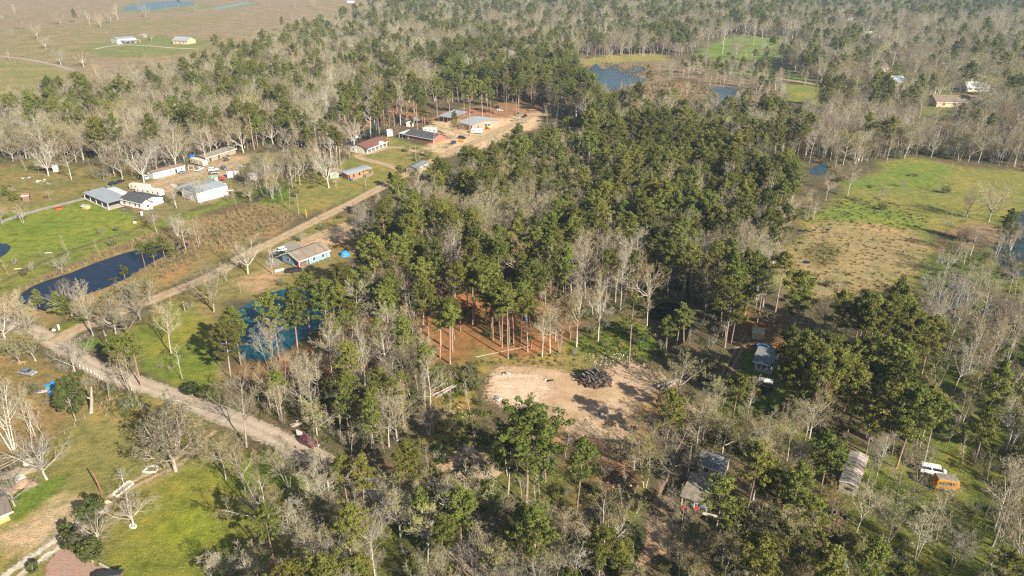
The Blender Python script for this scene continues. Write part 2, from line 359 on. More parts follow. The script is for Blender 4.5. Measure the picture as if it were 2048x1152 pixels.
# ------------------------------------------------------------------ roads, yards and water: sheets a few mm above the ground
def sheet_mat(name, c, c2, scale=.5, rough=.95, edge=True, tracks=False, scrape=False):
    m, n, l, b = nodes_of(name)
    tc = n.new('ShaderNodeTexCoord'); vec = tc.outputs['Object']
    z1 = noise(n, l, scale, 6, .65, vec); z2 = noise(n, l, 2.2, 5, .7, vec)
    r = ramp(n, [(.34, c2), (.64, c)]); l.new(z1.outputs['Fac'], r.inputs['Fac'])
    mf = ramp(n, [(.3, (.72, .7, .68)), (.5, (1, 1, 1)), (.7, (1.18, 1.16, 1.12))]); l.new(z2.outputs['Fac'], mf.inputs['Fac'])
    c_ = mix(n, l, 'MULTIPLY', .9, r.outputs['Color'], mf.outputs['Color'])
    if scrape:
        mp = n.new('ShaderNodeMapping'); mp.inputs['Rotation'].default_value = (0, 0, .5); mp.inputs['Scale'].default_value = (.22, 1.5, 1); l.new(vec, mp.inputs['Vector']); wv = noise(n, l, .55, 5, .7, mp.outputs['Vector']); wv.inputs['Distortion'].default_value = 1.2
        rw = ramp(n, [(.36, (.76, .70, .64)), (.5, (1, 1, 1)), (.64, (1.16, 1.16, 1.16))]); l.new(wv.outputs['Fac'], rw.inputs['Fac']); c_ = mix(n, l, 'MULTIPLY', .8, c_, rw.outputs['Color'])
    at = n.new('ShaderNodeAttribute'); at.attribute_name = 'edge'
    if tracks:
        at2 = n.new('ShaderNodeAttribute'); at2.attribute_name = 'rut'
        c_ = mix(n, l, 'MULTIPLY', at2.outputs['Fac'], c_, (.70, .66, .6))
    l.new(c_, b.inputs['Base Color']); b.inputs['Roughness'].default_value = rough; b.inputs['Specular IOR Level'].default_value = .1
    bp = n.new('ShaderNodeBump'); bp.inputs['Strength'].default_value = .5; bp.inputs['Distance'].default_value = .25
    l.new(z2.outputs['Fac'], bp.inputs['Height']); l.new(bp.outputs['Normal'], b.inputs['Normal'])
    if edge:
        out = [x for x in n if x.type == 'OUTPUT_MATERIAL'][0]
        z3 = noise(n, l, .9, 6, .7, vec)
        mr = n.new('ShaderNodeMapRange'); mr.inputs['From Min'].default_value = .25; mr.inputs['From Max'].default_value = .75; l.new(z3.outputs['Fac'], mr.inputs['Value'])
        sb = n.new('ShaderNodeMath'); sb.operation = 'SUBTRACT'; l.new(at.outputs['Fac'], sb.inputs[0]); l.new(mr.outputs['Result'], sb.inputs[1])
        m2 = n.new('ShaderNodeMapRange'); m2.inputs['From Min'].default_value = -.12; m2.inputs['From Max'].default_value = .16; l.new(sb.outputs[0], m2.inputs['Value'])
        tr = n.new('ShaderNodeBsdfTransparent'); ms = n.new('ShaderNodeMixShader')
        l.new(m2.outputs['Result'], ms.inputs['Fac']); l.new(tr.outputs['BSDF'], ms.inputs[1]); l.new(b.outputs['BSDF'], ms.inputs[2])
        l.new(ms.outputs['Shader'], out.inputs['Surface'])
    return m
def smooth_line(pts, step=3.0, closed=False):
    P = [Vector((x, y)) for x, y in pts]; out = []; n = len(P)
    rng = range(n if closed else n - 1)
    for i in rng:
        if closed: p0, p1, p2, p3 = P[i - 1], P[i], P[(i + 1) % n], P[(i + 2) % n]
        else: p0, p1, p2, p3 = P[max(i - 1, 0)], P[i], P[i + 1], P[min(i + 2, n - 1)]
        k = max(2, int((p2 - p1).length / step))
        for j in range(k):
            t = j / k
            out.append(0.5 * ((2 * p1) + (p2 - p0) * t + (2 * p0 - 5 * p1 + 4 * p2 - p3) * t * t + (3 * p1 - p0 - 3 * p2 + p3) * t ** 3))
    if not closed: out.append(P[-1])
    return out
def strip(name, px_pts, width, z, mat, ruts=False, feather=1.2, kind='structure', seed=0):
    rnd = random.Random(seed + len(px_pts))
    L = smooth_line([G(*p) for p in px_pts], 2.5)
    me = bpy.data.meshes.new(name); V = []; E = []; RU = []; Fq = []
    hw = width / 2
    prof = [-hw - feather, -hw + feather * .3, -hw * .62, -hw * .3, 0, hw * .3, hw * .62, hw - feather * .3, hw + feather]
    ed = [0, .75, 1, .55, .22, .55, 1, .75, 0] if ruts else [0, .8, 1, 1, 1, 1, 1, .8, 0]
    ru = [.0, .4, .0, .0, .75, .0, .0, .4, 0] if ruts else [0, .7, .1, .0, .6, .0, .1, .7, 0]
    for i, p in enumerate(L):
        a = L[max(i - 1, 0)]; b = L[min(i + 1, len(L) - 1)]; d = (b - a).normalized(); nn = Vector((-d.y, d.x))
        wv = 1 + .06 * math.sin(i * .37 + seed) + rnd.uniform(-.05, .05)
        for q, e, r_ in zip(prof, ed, ru):
            c = p + nn * q * wv; V.append((c.x, c.y, z)); E.append(e); RU.append(r_)
    k = len(prof)
    for i in range(len(L) - 1):
        for j in range(k - 1): Fq.append((i * k + j + 1, i * k + j, (i + 1) * k + j, (i + 1) * k + j + 1))
    me.from_pydata(V, [], Fq)
    for nm, arr in (('edge', E), ('rut', RU)):
        at = me.attributes.new(nm, 'FLOAT', 'POINT'); at.data.foreach_set('value', arr)
    me.materials.append(mat); o = bpy.data.objects.new(name, me); COL.objects.link(o); o['kind'] = kind
    return o
def sheet(name, px_pts, z, mat, feather=1.5, kind='structure', step=2.0):
    L = smooth_line([G(*p) for p in px_pts], step, True); n = len(L)
    area = sum(L[i].x * L[(i + 1) % n].y - L[(i + 1) % n].x * L[i].y for i in range(n))
    if area < 0: L.reverse()
    me = bpy.data.meshes.new(name); V = []; E = []
    for p in L: V.append((p.x, p.y, z)); E.append(0.0)
    inner = []
    for i, p in enumerate(L):
        d = (L[(i + 1) % n] - L[i - 1]).normalized(); q = p + Vector((-d.y, d.x)) * feather
        inner.append(q); V.append((q.x, q.y, z)); E.append(1.0)
    F_ = [(i, (i + 1) % n, n + (i + 1) % n, n + i) for i in range(n)]
    for t in tessellate_polygon([[Vector((q.x, q.y, 0)) for q in inner]]):
        a, b, c = (inner[i] for i in t)
        cr = (b.x - a.x) * (c.y - a.y) - (b.y - a.y) * (c.x - a.x)
        F_.append(tuple(n + i for i in (t if cr > 0 else (t[0], t[2], t[1]))))
    me.from_pydata(V, [], F_)
    at = me.attributes.new('edge', 'FLOAT', 'POINT'); at.data.foreach_set('value', E)
    me.materials.append(mat); o = bpy.data.objects.new(name, me); COL.objects.link(o); o['kind'] = kind
    return o
def water_mat(name, c, rough=.06, ripple=.25, alpha_edge=False):
    m, n, l, b = nodes_of(name)
    tc = n.new('ShaderNodeTexCoord'); z = noise(n, l, .35, 4, .6, tc.outputs['Object'])
    r = ramp(n, [(.3, tuple(x * .55 for x in c)), (.7, c)]); l.new(z.outputs['Fac'], r.inputs['Fac']); l.new(r.outputs['Color'], b.inputs['Base Color'])
    b.inputs['Roughness'].default_value = rough; b.inputs['IOR'].default_value = 1.33; b.inputs['Specular IOR Level'].default_value = .35
    z2 = noise(n, l, 1.6, 3, .6, tc.outputs['Object'])
    bp = n.new('ShaderNodeBump'); bp.inputs['Strength'].default_value = ripple; bp.inputs['Distance'].default_value = .12
    l.new(z2.outputs['Fac'], bp.inputs['Height']); l.new(bp.outputs['Normal'], b.inputs['Normal'])
    return m
M_ROAD = sheet_mat('gravel_lane', (.47, .395, .31), (.37, .30, .225), .35, tracks=True)
M_TRACK = sheet_mat('sandy_track', (.47, .355, .235), (.33, .24, .145), .4, tracks=True)
M_DRIVE = sheet_mat('shade_toned_track', (.30, .225, .145), (.20, .145, .09), .4, tracks=True)  # sandy track darkened, tree shade put into its colour
M_GREY = sheet_mat('grey_gravel', (.40, .36, .30), (.28, .245, .2), .5, tracks=True)
M_WHITE = sheet_mat('pale_gravel', (.62, .56, .47), (.40, .34, .26), .6, tracks=True)
M_CLEAR = sheet_mat('bare_sandy_soil', (.50, .365, .245), (.345, .225, .125), .14)
M_CLEAR2 = sheet_mat('pale_scraped_soil', (.60, .465, .35), (.46, .34, .235), .35, scrape=True)
M_PAD = sheet_mat('old_concrete', (.30, .27, .235), (.23, .205, .175), .5)
strip('dirt_road', [(-260, 560), (-80, 620), (45, 655), (110, 685), (190, 735), (260, 762), (330, 785), (420, 822), (500, 852), (560, 880), (620, 908), (680, 938), (750, 975), (810, 1010), (880, 1065), (960, 1140), (1020, 1230)], 5.2, 0.010, M_ROAD, seed=2)
strip('gravel_lane', [(112, 684), (150, 660), (200, 640), (270, 612), (340, 586), (430, 548), (500, 506), (560, 477), (640, 437), (700, 407), (760, 376), (800, 356), (850, 330), (900, 304), (950, 284), (1010, 256), (1070, 228)], 5.6, 0.014, M_TRACK, seed=5)
strip('house_drive', [(540, 520), (575, 496), (610, 482), (650, 464), (700, 446), (735, 432)], 4.6, 0.018, M_TRACK, seed=7)
sheet('driveway_pad', [(530, 520), (570, 486), (592, 484), (605, 496), (580, 520), (560, 530), (538, 534)], 0.022, M_PAD, .8)
strip('brick_house_drive', [(812, 350), (795, 338), (760, 326), (728, 318), (716, 311), (740, 306), (775, 296), (800, 296), (850, 306)], 4.5, 0.026, M_TRACK, seed=9)
strip('homestead_drive', [(-60, 464), (0, 444), (60, 425), (110, 412), (175, 396)], 3.6, 0.030, M_GREY, seed=11)
strip('yard_track', [(290, 376), (340, 362), (400, 345), (440, 330), (475, 318)], 6.0, 0.034, M_TRACK, seed=12)
strip('farm_track', [(-80, 104), (0, 112), (60, 120), (110, 130), (145, 140)], 6.0, 0.038, M_GREY, seed=13)
strip('barn_drive', [(190, 98), (240, 90), (300, 92), (350, 96), (395, 98)], 4.0, 0.042, M_WHITE, seed=14)
strip('two_track_drive', [(205, 1012), (230, 993), (262, 972), (300, 952), (345, 930), (385, 900), (420, 860)], 3.2, 0.046, M_TRACK, ruts=True, seed=15)
strip('gravel_drive', [(-10, 1180), (40, 1140), (80, 1112), (115, 1088), (150, 1060), (205, 1012)], 4.0, 0.050, M_WHITE, ruts=True, seed=16)
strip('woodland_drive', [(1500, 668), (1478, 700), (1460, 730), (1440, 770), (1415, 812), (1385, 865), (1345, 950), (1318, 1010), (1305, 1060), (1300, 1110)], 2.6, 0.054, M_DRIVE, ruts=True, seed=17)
sheet('sandy_turnaround', [(1285, 1085), (1300, 1050), (1340, 1040), (1372, 1060), (1370, 1100), (1320, 1115), (1280, 1140), (1262, 1130)], 0.058, M_CLEAR, 1.2)
strip('highway', [(1560, 2), (1640, 8), (1700, 15), (1760, 20), (1900, 30), (2060, 40), (2300, 54)], 22, 0.062, sheet_mat('highway_concrete', (.6, .55, .46), (.5, .45, .37), .05), seed=18)
strip('marsh_track', [(1500, 150), (1560, 158), (1640, 170), (1700, 183), (1760, 190)], 5, 0.066, M_TRACK, seed=19)
sheet('bare_lot', [(1985, 2), (2060, -6), (2300, -10), (2300, 20), (2060, 14), (2010, 12)], 0.070, M_CLEAR, 5, step=8)
sheet('dirt_clearing', [(952, 795), (956, 760), (972, 733), (1010, 722), (1090, 724), (1170, 738), (1250, 716), (1330, 742), (1348, 775), (1310, 812), (1280, 850), (1300, 905), (1240, 908), (1150, 880), (1090, 856), (1020, 836), (975, 815)], 0.074, M_CLEAR, 5)
sheet('scraped_ground', [(958, 790), (966, 750), (990, 738), (1060, 735), (1110, 752), (1120, 780), (1080, 820), (1030, 826), (985, 806)], 0.078, M_CLEAR2, 5)
strip('cleared_strip', [(900, 910), (940, 930), (985, 960)], 9, 0.082, M_CLEAR, seed=21)
# ponds
W_NAVY = water_mat('dark_pond_water', (.012, .02, .045)); W_DARK = water_mat('shade_dark_water', (.010, .011, .008), .12, .3); W_DARK.node_tree.nodes['Principled BSDF'].inputs['Specular IOR Level'].default_value = .08  # W_DARK is blackened and dulled to read as deep shade
W_TEAL = water_mat('dyed_pond_water', (.012, .088, .125), .16, .6)
W_BLUE = water_mat('sky_tinted_water', (.04, .085, .135), .22, .9); W_SWAMP = water_mat('shallow_swamp_water', (.03, .04, .035), .05, .15)  # W_BLUE has the blue of reflected sky put into its base colour
sheet('pond', [(38, 602), (44, 586), (80, 566), (140, 546), (190, 526), (250, 506), (300, 494), (345, 486), (375, 486), (372, 496), (330, 512), (296, 530), (262, 552), (215, 574), (170, 590), (130, 606), (96, 622), (60, 612)], .006, W_NAVY, .8)
sheet('dyed_pond', [(436, 680), (445, 650), (470, 622), (520, 596), (570, 578), (630, 582), (668, 606), (662, 640), (622, 668), (586, 690), (556, 712), (520, 720), (480, 712), (448, 702)], .006, W_TEAL, .8)
sheet('farm_pond', [(246, 20), (262, 10), (290, 6), (330, 2), (385, 3), (382, 10), (330, 16), (290, 21)], .006, W_BLUE, 2, step=5)
sheet('farm_puddle', [(427, 17), (450, 11), (490, 4), (500, 7), (460, 15), (435, 20)], .006, W_SWAMP, 2, step=5)
sheet('farm_pond', [(735, 24), (760, 18), (795, 19), (782, 25), (750, 27)], .006, W_SWAMP, 2, step=5)
sheet('marsh_pond', [(1178, 140), (1183, 158), (1192, 184), (1204, 200), (1218, 205), (1232, 190), (1252, 178), (1262, 168), (1284, 166), (1292, 158), (1268, 152), (1292, 140), (1270, 131), (1248, 139), (1232, 128), (1206, 138), (1192, 128)], .006, W_BLUE, 1.5)
sheet('marsh_pond', [(1352, 210), (1372, 198), (1410, 196), (1420, 176), (1470, 176), (1475, 200), (1440, 222), (1400, 222)], .006, W_BLUE, 1.2)
sheet('marsh_pond', [(1618, 348), (1630, 332), (1655, 325), (1650, 348)], .006, W_BLUE, .8)
sheet('swamp_pool', [(740, 255), (750, 236), (790, 230), (812, 240), (806, 252), (790, 262), (700, 292), (690, 280), (720, 262)], .006, W_SWAMP, 1)
sheet('swamp_pool', [(505, 398), (530, 385), (560, 378), (540, 392), (520, 402)], .006, W_SWAMP, .8)
W_WET = water_mat('wet_meadow_water', (.03, .05, .06), .15, .4)
sheet('swamp_pool', [(1985, 500), (2010, 455), (2036, 425), (2120, 415), (2200, 430), (2180, 500), (2080, 540), (2010, 560), (2000, 530)], .006, W_WET, 4)
sheet('swamp_pool', [(1868, 610), (1885, 575), (1930, 560), (1950, 590), (1930, 620)], .006, W_WET, 2)
sheet('swamp_pool', [(1960, 620), (2000, 600), (2060, 610), (2040, 640), (1990, 645)], .006, W_WET, 2)
sheet('shade_dark_pool', [(1292, 640), (1312, 612), (1352, 606), (1378, 634), (1372, 682), (1340, 692), (1306, 676)], .006, W_DARK, 1.5)  # pool coloured as dark shade, sky reflection nearly removed
for i, q in enumerate([(1602, 461, 9), (1655, 459, 6), (1628, 460, 5), (1600, 485, 6), (1592, 500, 5), (1612, 524, 9), (1600, 545, 18), (1625, 558, 8)]):
    x, y, w = q
    sheet('puddle', [(x - w, y), (x - w * .3, y - w * .3), (x + w * .6, y - w * .2), (x + w, y + w * .15), (x + w * .3, y + w * .35), (x - w * .5, y + w * .3)], .006, W_NAVY, .3, step=1)
sheet('yard_pond', [(-20, 515), (-10, 490), (8, 487), (22, 494), (12, 508), (-5, 516)], .006, W_NAVY, .4)
# ------------------------------------------------------------------ trees: a few grown by hand of each kind, then copied
BARK_PINE = bark('pine_bark', (.36, .25, .19), (.20, .13, .10))
BARK_PALE = bark('pale_bark', (.52, .48, .415), (.31, .28, .235), .25)
BARK_GREY = bark('grey_bark', (.36, .325, .275), (.20, .178, .148), .28)
TWIG_PALE = bark('pale_twigs', (.37, .33, .245), (.285, .25, .18), .32)
TWIG_GREY = bark('grey_twigs', (.285, .255, .19), (.215, .192, .14), .32)
TWIG_RUST = bark('rusty_twigs', (.32, .225, .165), (.24, .17, .125), .28)
NEEDLES = foliage('pine_needles', (.125, .148, .030), (.19, .194, .050), hue=.022, val=.30)
BUD_TAN = foliage('tan_buds', (.36, .30, .135), (.29, .26, .11), hue=.03, val=.25)
BUD_YEL = foliage('yellow_green_buds', (.36, .33, .08), (.28, .285, .08), hue=.03, val=.25)
BUD_OLIVE = foliage('olive_catkins', (.29, .25, .10), (.235, .22, .085), hue=.025, val=.25)
MOSS = foliage('grey_green_moss', (.15, .145, .095), (.11, .115, .06), hue=.02, val=.15)
LEAF_DARK = foliage('dark_evergreen_leaves', (.062, .082, .024), (.10, .115, .035), hue=.03, val=.3)
LEAF_BUSH = foliage('undergrowth_leaves', (.10, .135, .03), (.15, .155, .045), hue=.04, val=.35)
GRASS_DRY = foliage('dry_stems', (.33, .265, .145), (.245, .19, .10), hue=.02, val=.25)

class Tree:
    def __init__(s, seed): s.r = random.Random(seed); s.w = MB(); s.c = MB(); s.cv = []
    def rv(s, a=1.0): return Vector((s.r.uniform(-1, 1), s.r.uniform(-1, 1), s.r.uniform(-1, 1))) * a
    def limb(s, p, d, L, r0, r1, n, nseg, curv, trop, out=None):
        """a bent, tapering limb; returns the points along it"""
        pts = [(p.copy(), d.copy(), r0)]
        for i in range(nseg):
            d = (d + s.rv(curv) + Vector((0, 0, trop))).normalized(); q = p + d * (L / nseg)
            ra = r0 + (r1 - r0) * i / nseg; rb = r0 + (r1 - r0) * (i + 1) / nseg
            (out or s.w).tube(p, q, ra, rb, n, False); p = q; pts.append((p.copy(), d.copy(), rb))
        return pts
    def at(s, pts, t):
        k = t * (len(pts) - 1); i = min(int(k), len(pts) - 2); f = k - i
        return pts[i][0].lerp(pts[i + 1][0], f), pts[i][1].lerp(pts[i + 1][1], f).normalized(), pts[i][2] + (pts[i + 1][2] - pts[i][2]) * f
    def side(s, d, ang, az=None):
        q = Vector((0, 0, 1)) if abs(d.z) < .9 else Vector((1, 0, 0))
        a = d.cross(q).normalized(); b = d.cross(a); t = s.r.uniform(0, 6.283) if az is None else az
        return (d * math.cos(ang) + (a * math.cos(t) + b * math.sin(t)) * math.sin(ang)).normalized()
    def twig(s, p, d, L, w):
        q = d.cross(s.rv()).normalized() * w / 2
        s.c.tri(tuple(p - q), tuple(p + q), tuple(p + d * L)); s.cv.append(s.r.random())
    def leaf(s, p, size, var, nrm=None, fl=1.0):
        d = (nrm or Vector((0, 0, 1))) * fl + s.rv(1.0)
        if d.length < .05: d = Vector((0, 0, 1))
        d.normalize(); a = d.orthogonal().normalized(); b = d.cross(a); t = s.r.uniform(0, 6.28)
        u = a * math.cos(t) + b * math.sin(t); v = d.cross(u)
        s.c.mi = 1; s.c.tri(tuple(p + u * size), tuple(p - u * size * .5 + v * size * .75), tuple(p - u * size * .5 - v * size * .75)); s.c.mi = 0
        s.cv.append(var)
    def clump(s, c, rx, rz, n, size, up=.35):
        va = min(1, max(0, s.r.gauss(.45, .28)))
        for _ in range(n):
            g = Vector((s.r.gauss(0, 1), s.r.gauss(0, 1), s.r.gauss(0, 1) + up)).normalized(); k = s.r.uniform(.55, 1.06) ** .8
            s.leaf(c + Vector((g.x * rx, g.y * rx, g.z * rz)) * k, size * s.r.uniform(.7, 1.25), va, g, 1.5)
    def done(s, name, wood, crown_mats):
        tm = s.w.mesh(name + '_trunk', wood); tm.polygons.foreach_set('use_smooth', [True] * len(s.w.f))
        cm = s.c.mesh(name + '_crown', crown_mats) if s.c.f else None
        if cm:
            at = cm.attributes.new('var', 'FLOAT', 'FACE'); at.data.foreach_set('value', s.cv)
        # both in one mesh, for the mass of woods beyond those built singly
        j = MB(); j.v = s.w.v + s.c.v; k = len(s.w.v); j.f = s.w.f + [tuple(i + k for i in f) for f in s.c.f]; j.m = [0] * len(s.w.f) + [1 + i for i in s.c.m]
        jm = j.mesh(name + '_whole', [wood] + list(crown_mats))
        at = jm.attributes.new('var', 'FLOAT', 'FACE'); at.data.foreach_set('value', [.5] * len(s.w.f) + s.cv)
        return tm, cm, jm

def pine(seed, h=24, cs=.5, rad=4.2, nb=24, dense=1.0, dead=0):
    t = Tree(seed); r = t.r
    tr = t.limb(Vector((0, 0, -.3)), Vector((r.uniform(-.04, .04), r.uniform(-.04, .04), 1)).normalized(), h * .98, .30 * h / 24, .05, 7, 9, .025, .03)
    az = r.uniform(0, 6)
    for i in range(nb):
        f = (i + r.random()) / nb; tz = cs + (1 - cs) * f; az += 2.4 + r.uniform(-.5, .5)
        p, d, rr = t.at(tr, min(tz, .995))
        prof = (math.sin(math.pi * min(1, .22 + f * .80)) ** .8) * (1.0 if f < .8 else .85)
        L = rad * max(.22, prof) * r.uniform(.65, 1.2)
        dirn = t.side(d, R(88 - 52 * f + r.uniform(-12, 12)), az)
        b = t.limb(p, dirn, L, max(.035, rr * .42), .02, 4, 3, .16, .07)
        ts = (.38, .6, .8, 1.0) if L > 2.6 else (.45, .72, 1.0) if L > 1.6 else (.55, 1.0)
        for k in ts:
            q, dd, _ = t.at(b, k)
            for _ in range(2 if k < 1 else 1):
                off = t.rv(.75) * min(1, L / 3); off.z *= .5
                if r.random() < .12 + dead: continue
                t.clump(q + off + Vector((0, 0, .2)), r.uniform(.5, 1.05), r.uniform(.34, .66), int(30 * dense), .275)
        if r.random() < .5:
            q, dd, _ = t.at(b, r.uniform(.4, .8)); e = t.side(dd, R(50)); b2 = t.limb(q, e, L * .45, .025, .012, 3, 2, .15, .1)
            t.clump(b2[-1][0], r.uniform(.6, .95), .5, int(30 * dense), .28)
    if not dead:
        p = tr[-1][0]; t.clump(p, .8, .9, int(30 * dense), .36)
    for _ in range(r.randint(2, 5)):                                   # dead stubs below the crown
        p, d, rr = t.at(tr, r.uniform(cs * .55, cs)); t.limb(p, t.side(d, R(85)), r.uniform(.6, 2.4), .05, .015, 3, 2, .2, .02)
    return t.done('pine_%d' % seed, BARK_PINE, [BARK_PINE, NEEDLES])
def young_pine(seed, h=9, rad=2.4):
    t = Tree(seed); r = t.r
    tr = t.limb(Vector((0, 0, -.3)), Vector((0, 0, 1)), h, .13, .03, 5, 5, .03, .03); az = 0
    for i in range(26):
        f = i / 26; p, d, rr = t.at(tr, .16 + .83 * f); az += 2.4
        L = rad * (1 - f) ** .7 * r.uniform(.7, 1.15) + .3
        b = t.limb(p, t.side(d, R(80 - 35 * f), az), L, .03, .012, 3, 2, .1, .1)
        for k in (.5, 1.0): t.clump(t.at(b, k)[0], .75, .55, 26, .32)
    return t.done('young_pine_%d' % seed, BARK_PINE, [BARK_PINE, NEEDLES])
def grow(t, pts, lvl, L0, spec, base_r):
    """side limbs of a limb, then theirs, down to twigs; spec = per level (count, angle, ratio, start, rise, bend)"""
    r = t.r; cnt, ang, ratio, start, rise, bend = spec[lvl]
    for i in range(cnt):
        f = start + (1 - start) * (i + r.random()) / cnt
        p, d, rr = t.at(pts, min(f, 1.0))
        L = L0 * ratio * (1.15 - .6 * f) * r.uniform(.6, 1.25)
        e = t.side(d, R(ang * r.uniform(.65, 1.25)))
        if lvl < len(spec) - 2:
            rad = max(.018, min(rr * .62, L * .018))
            out = t.w if lvl < 1 or rad > .05 else t.c
            n0 = len(out.f)
            b = t.limb(p, e, L, rad, rad * .3, 5 if lvl == 0 else 3, 5 if lvl == 0 else 3, bend, rise, out)
            if out is t.c: t.cv += [.5] * (len(out.f) - n0)
            grow(t, b, lvl + 1, L, spec, rad)
        elif lvl == len(spec) - 2:
            q = (e + Vector((0, 0, rise)) + t.rv(bend)).normalized()
            t.twig(p, q, L, .042); grow(t, [(p, q, .02), (p + q * L, q, .01)], lvl + 1, L, spec, .01)
        else:
            q = (e + Vector((0, 0, rise * 1.2)) + t.rv(bend)).normalized(); t.twig(p, q, L, .03)
            if t.bud and r.random() < t.bud: t.leaf(p + q * L * r.uniform(.5, 1.0), t.bud_size * r.uniform(.6, 1.3), min(1, max(0, r.gauss(t.tone, .25))), None)
def upright(seed, h=20, stems=1, bud=0, mats=None, wood=None, spread=1.0, lean=.05, bs=.12):
    t = Tree(seed); r = t.r; t.bud = bud; t.bud_size = bs; t.tone = .5
    for s_ in range(stems):
        a = 6.28 * s_ / max(stems, 1) + r.random(); k = (.02 if stems == 1 else .16)
        d = Vector((math.cos(a) * k + r.uniform(-lean, lean), math.sin(a) * k + r.uniform(-lean, lean), 1)).normalized(); hh = h * r.uniform(.85, 1.0)
        R0 = .0125 * h * (1 if stems == 1 else .72)
        tr = t.limb(Vector((math.cos(a) * .3 * (stems > 1), math.sin(a) * .3 * (stems > 1), -.3)), d, hh, R0, .03, 6, 8, .06, .04)
        t.tone = r.random()
        grow(t, tr, 0, hh, [(16 if stems == 1 else 11, 47 * spread, .40 * spread, .34, .10, .16), (8, 44, .5, .2, .1, .125), (6, 44, .55, .2, .12, .22), (5, 42, .62, .2, .12, .28)], R0)
    return t.done('upright_%d' % seed, wood or BARK_PALE, mats or [TWIG_PALE, BUD_TAN])
def spreading(seed, h=17, bud=.5, mats=None, wood=None, nl=7, wide=1.0, bs=.14, gnarl=.22):
    t = Tree(seed); r = t.r; t.bud = bud; t.bud_size = bs; t.tone = .5
    R0 = .021 * h
    th = h * r.uniform(.26, .38)
    tr = t.limb(Vector((0, 0, -.3)), Vector((r.uniform(-.12, .12), r.uniform(-.12, .12), 1)).normalized(), th, R0, R0 * .72, 8, 4, .06, .02)
    az = r.uniform(0, 6)
    for i in range(nl):
        az += 6.283 / nl * r.uniform(.8, 1.2) * (1 if i % 2 else 1.02)
        p, d, rr = t.at(tr, r.uniform(.72, 1.0)); ang = R(r.uniform(18, 66) * wide) if i else R(8)
        L = (h - th) * r.uniform(.85, 1.12) * (1.0 + .1 * math.sin(ang))
        b = t.limb(p, t.side(Vector((0, 0, 1)), ang, az), L, R0 * r.uniform(.36, .56), .035, 6, 6, gnarl * .75, .10)
        t.tone = r.random()
        grow(t, b, 0, L, [(7, 48, .48, .22, .08, gnarl), (7, 48, .5, .15, .08, .125), (5, 46, .55, .15, .1, .25), (4, 45, .62, .15, .1, .3)], R0 * .45)
    return t.done('spreading_%d' % seed, wood or BARK_GREY, mats or [TWIG_GREY, BUD_TAN])
def evergreen(seed, h=7, rad=3.0, n=46, mat=None, size=.24, low=.2):
    t = Tree(seed); r = t.r
    tr = t.limb(Vector((0, 0, -.2)), Vector((0, 0, 1)), h * .7, .12, .05, 5, 3, .1, .05)
    for i in range(n):
        g = Vector((r.gauss(0, 1), r.gauss(0, 1), r.gauss(0, 1) + .2)).normalized()
        c = Vector((g.x * rad * .72, g.y * rad * .72, h * (low + (1 - low) * .5) + g.z * h * (1 - low) * .42)) * r.uniform(.85, 1.08)
        if c.z < .3: c.z = .3
        t.clump(c, r.uniform(.5, .95) * rad / 3, r.uniform(.45, .8) * rad / 3, 40, size)
        if i % 3 == 0: t.limb(tr[2][0], (c - tr[2][0]).normalized(), (c - tr[2][0]).length, .04, .015, 3, 2, .05, 0)
    return t.done('evergreen_%d' % seed, BARK_GREY, [TWIG_GREY, mat or LEAF_DARK])
def snag(seed, h=9):
    t = Tree(seed); r = t.r
    tr = t.limb(Vector((0, 0, -.3)), Vector((-.28, .1, 1)).normalized(), h, .55, .28, 8, 5, .08, .02)
    p = tr[-1][0]; t.w.tube(p, p + Vector((-.2, 0, 1.1)), .28, .04, 6, False)
    b = t.limb(tr[3][0], Vector((.8, .1, .55)).normalized(), h * .5, .2, .06, 5, 4, .2, .08)
    for _ in range(6):
        q, d, _r = t.at(b, r.uniform(.4, 1)); bb = t.limb(q, t.side(d, R(45)), 1.8, .05, .01, 3, 2, .2, .05)
    t.twig(tr[4][0], Vector((0, 0, 1)), .4, .05); return t.done('snag_%d' % seed, BARK_GREY, [TWIG_GREY])

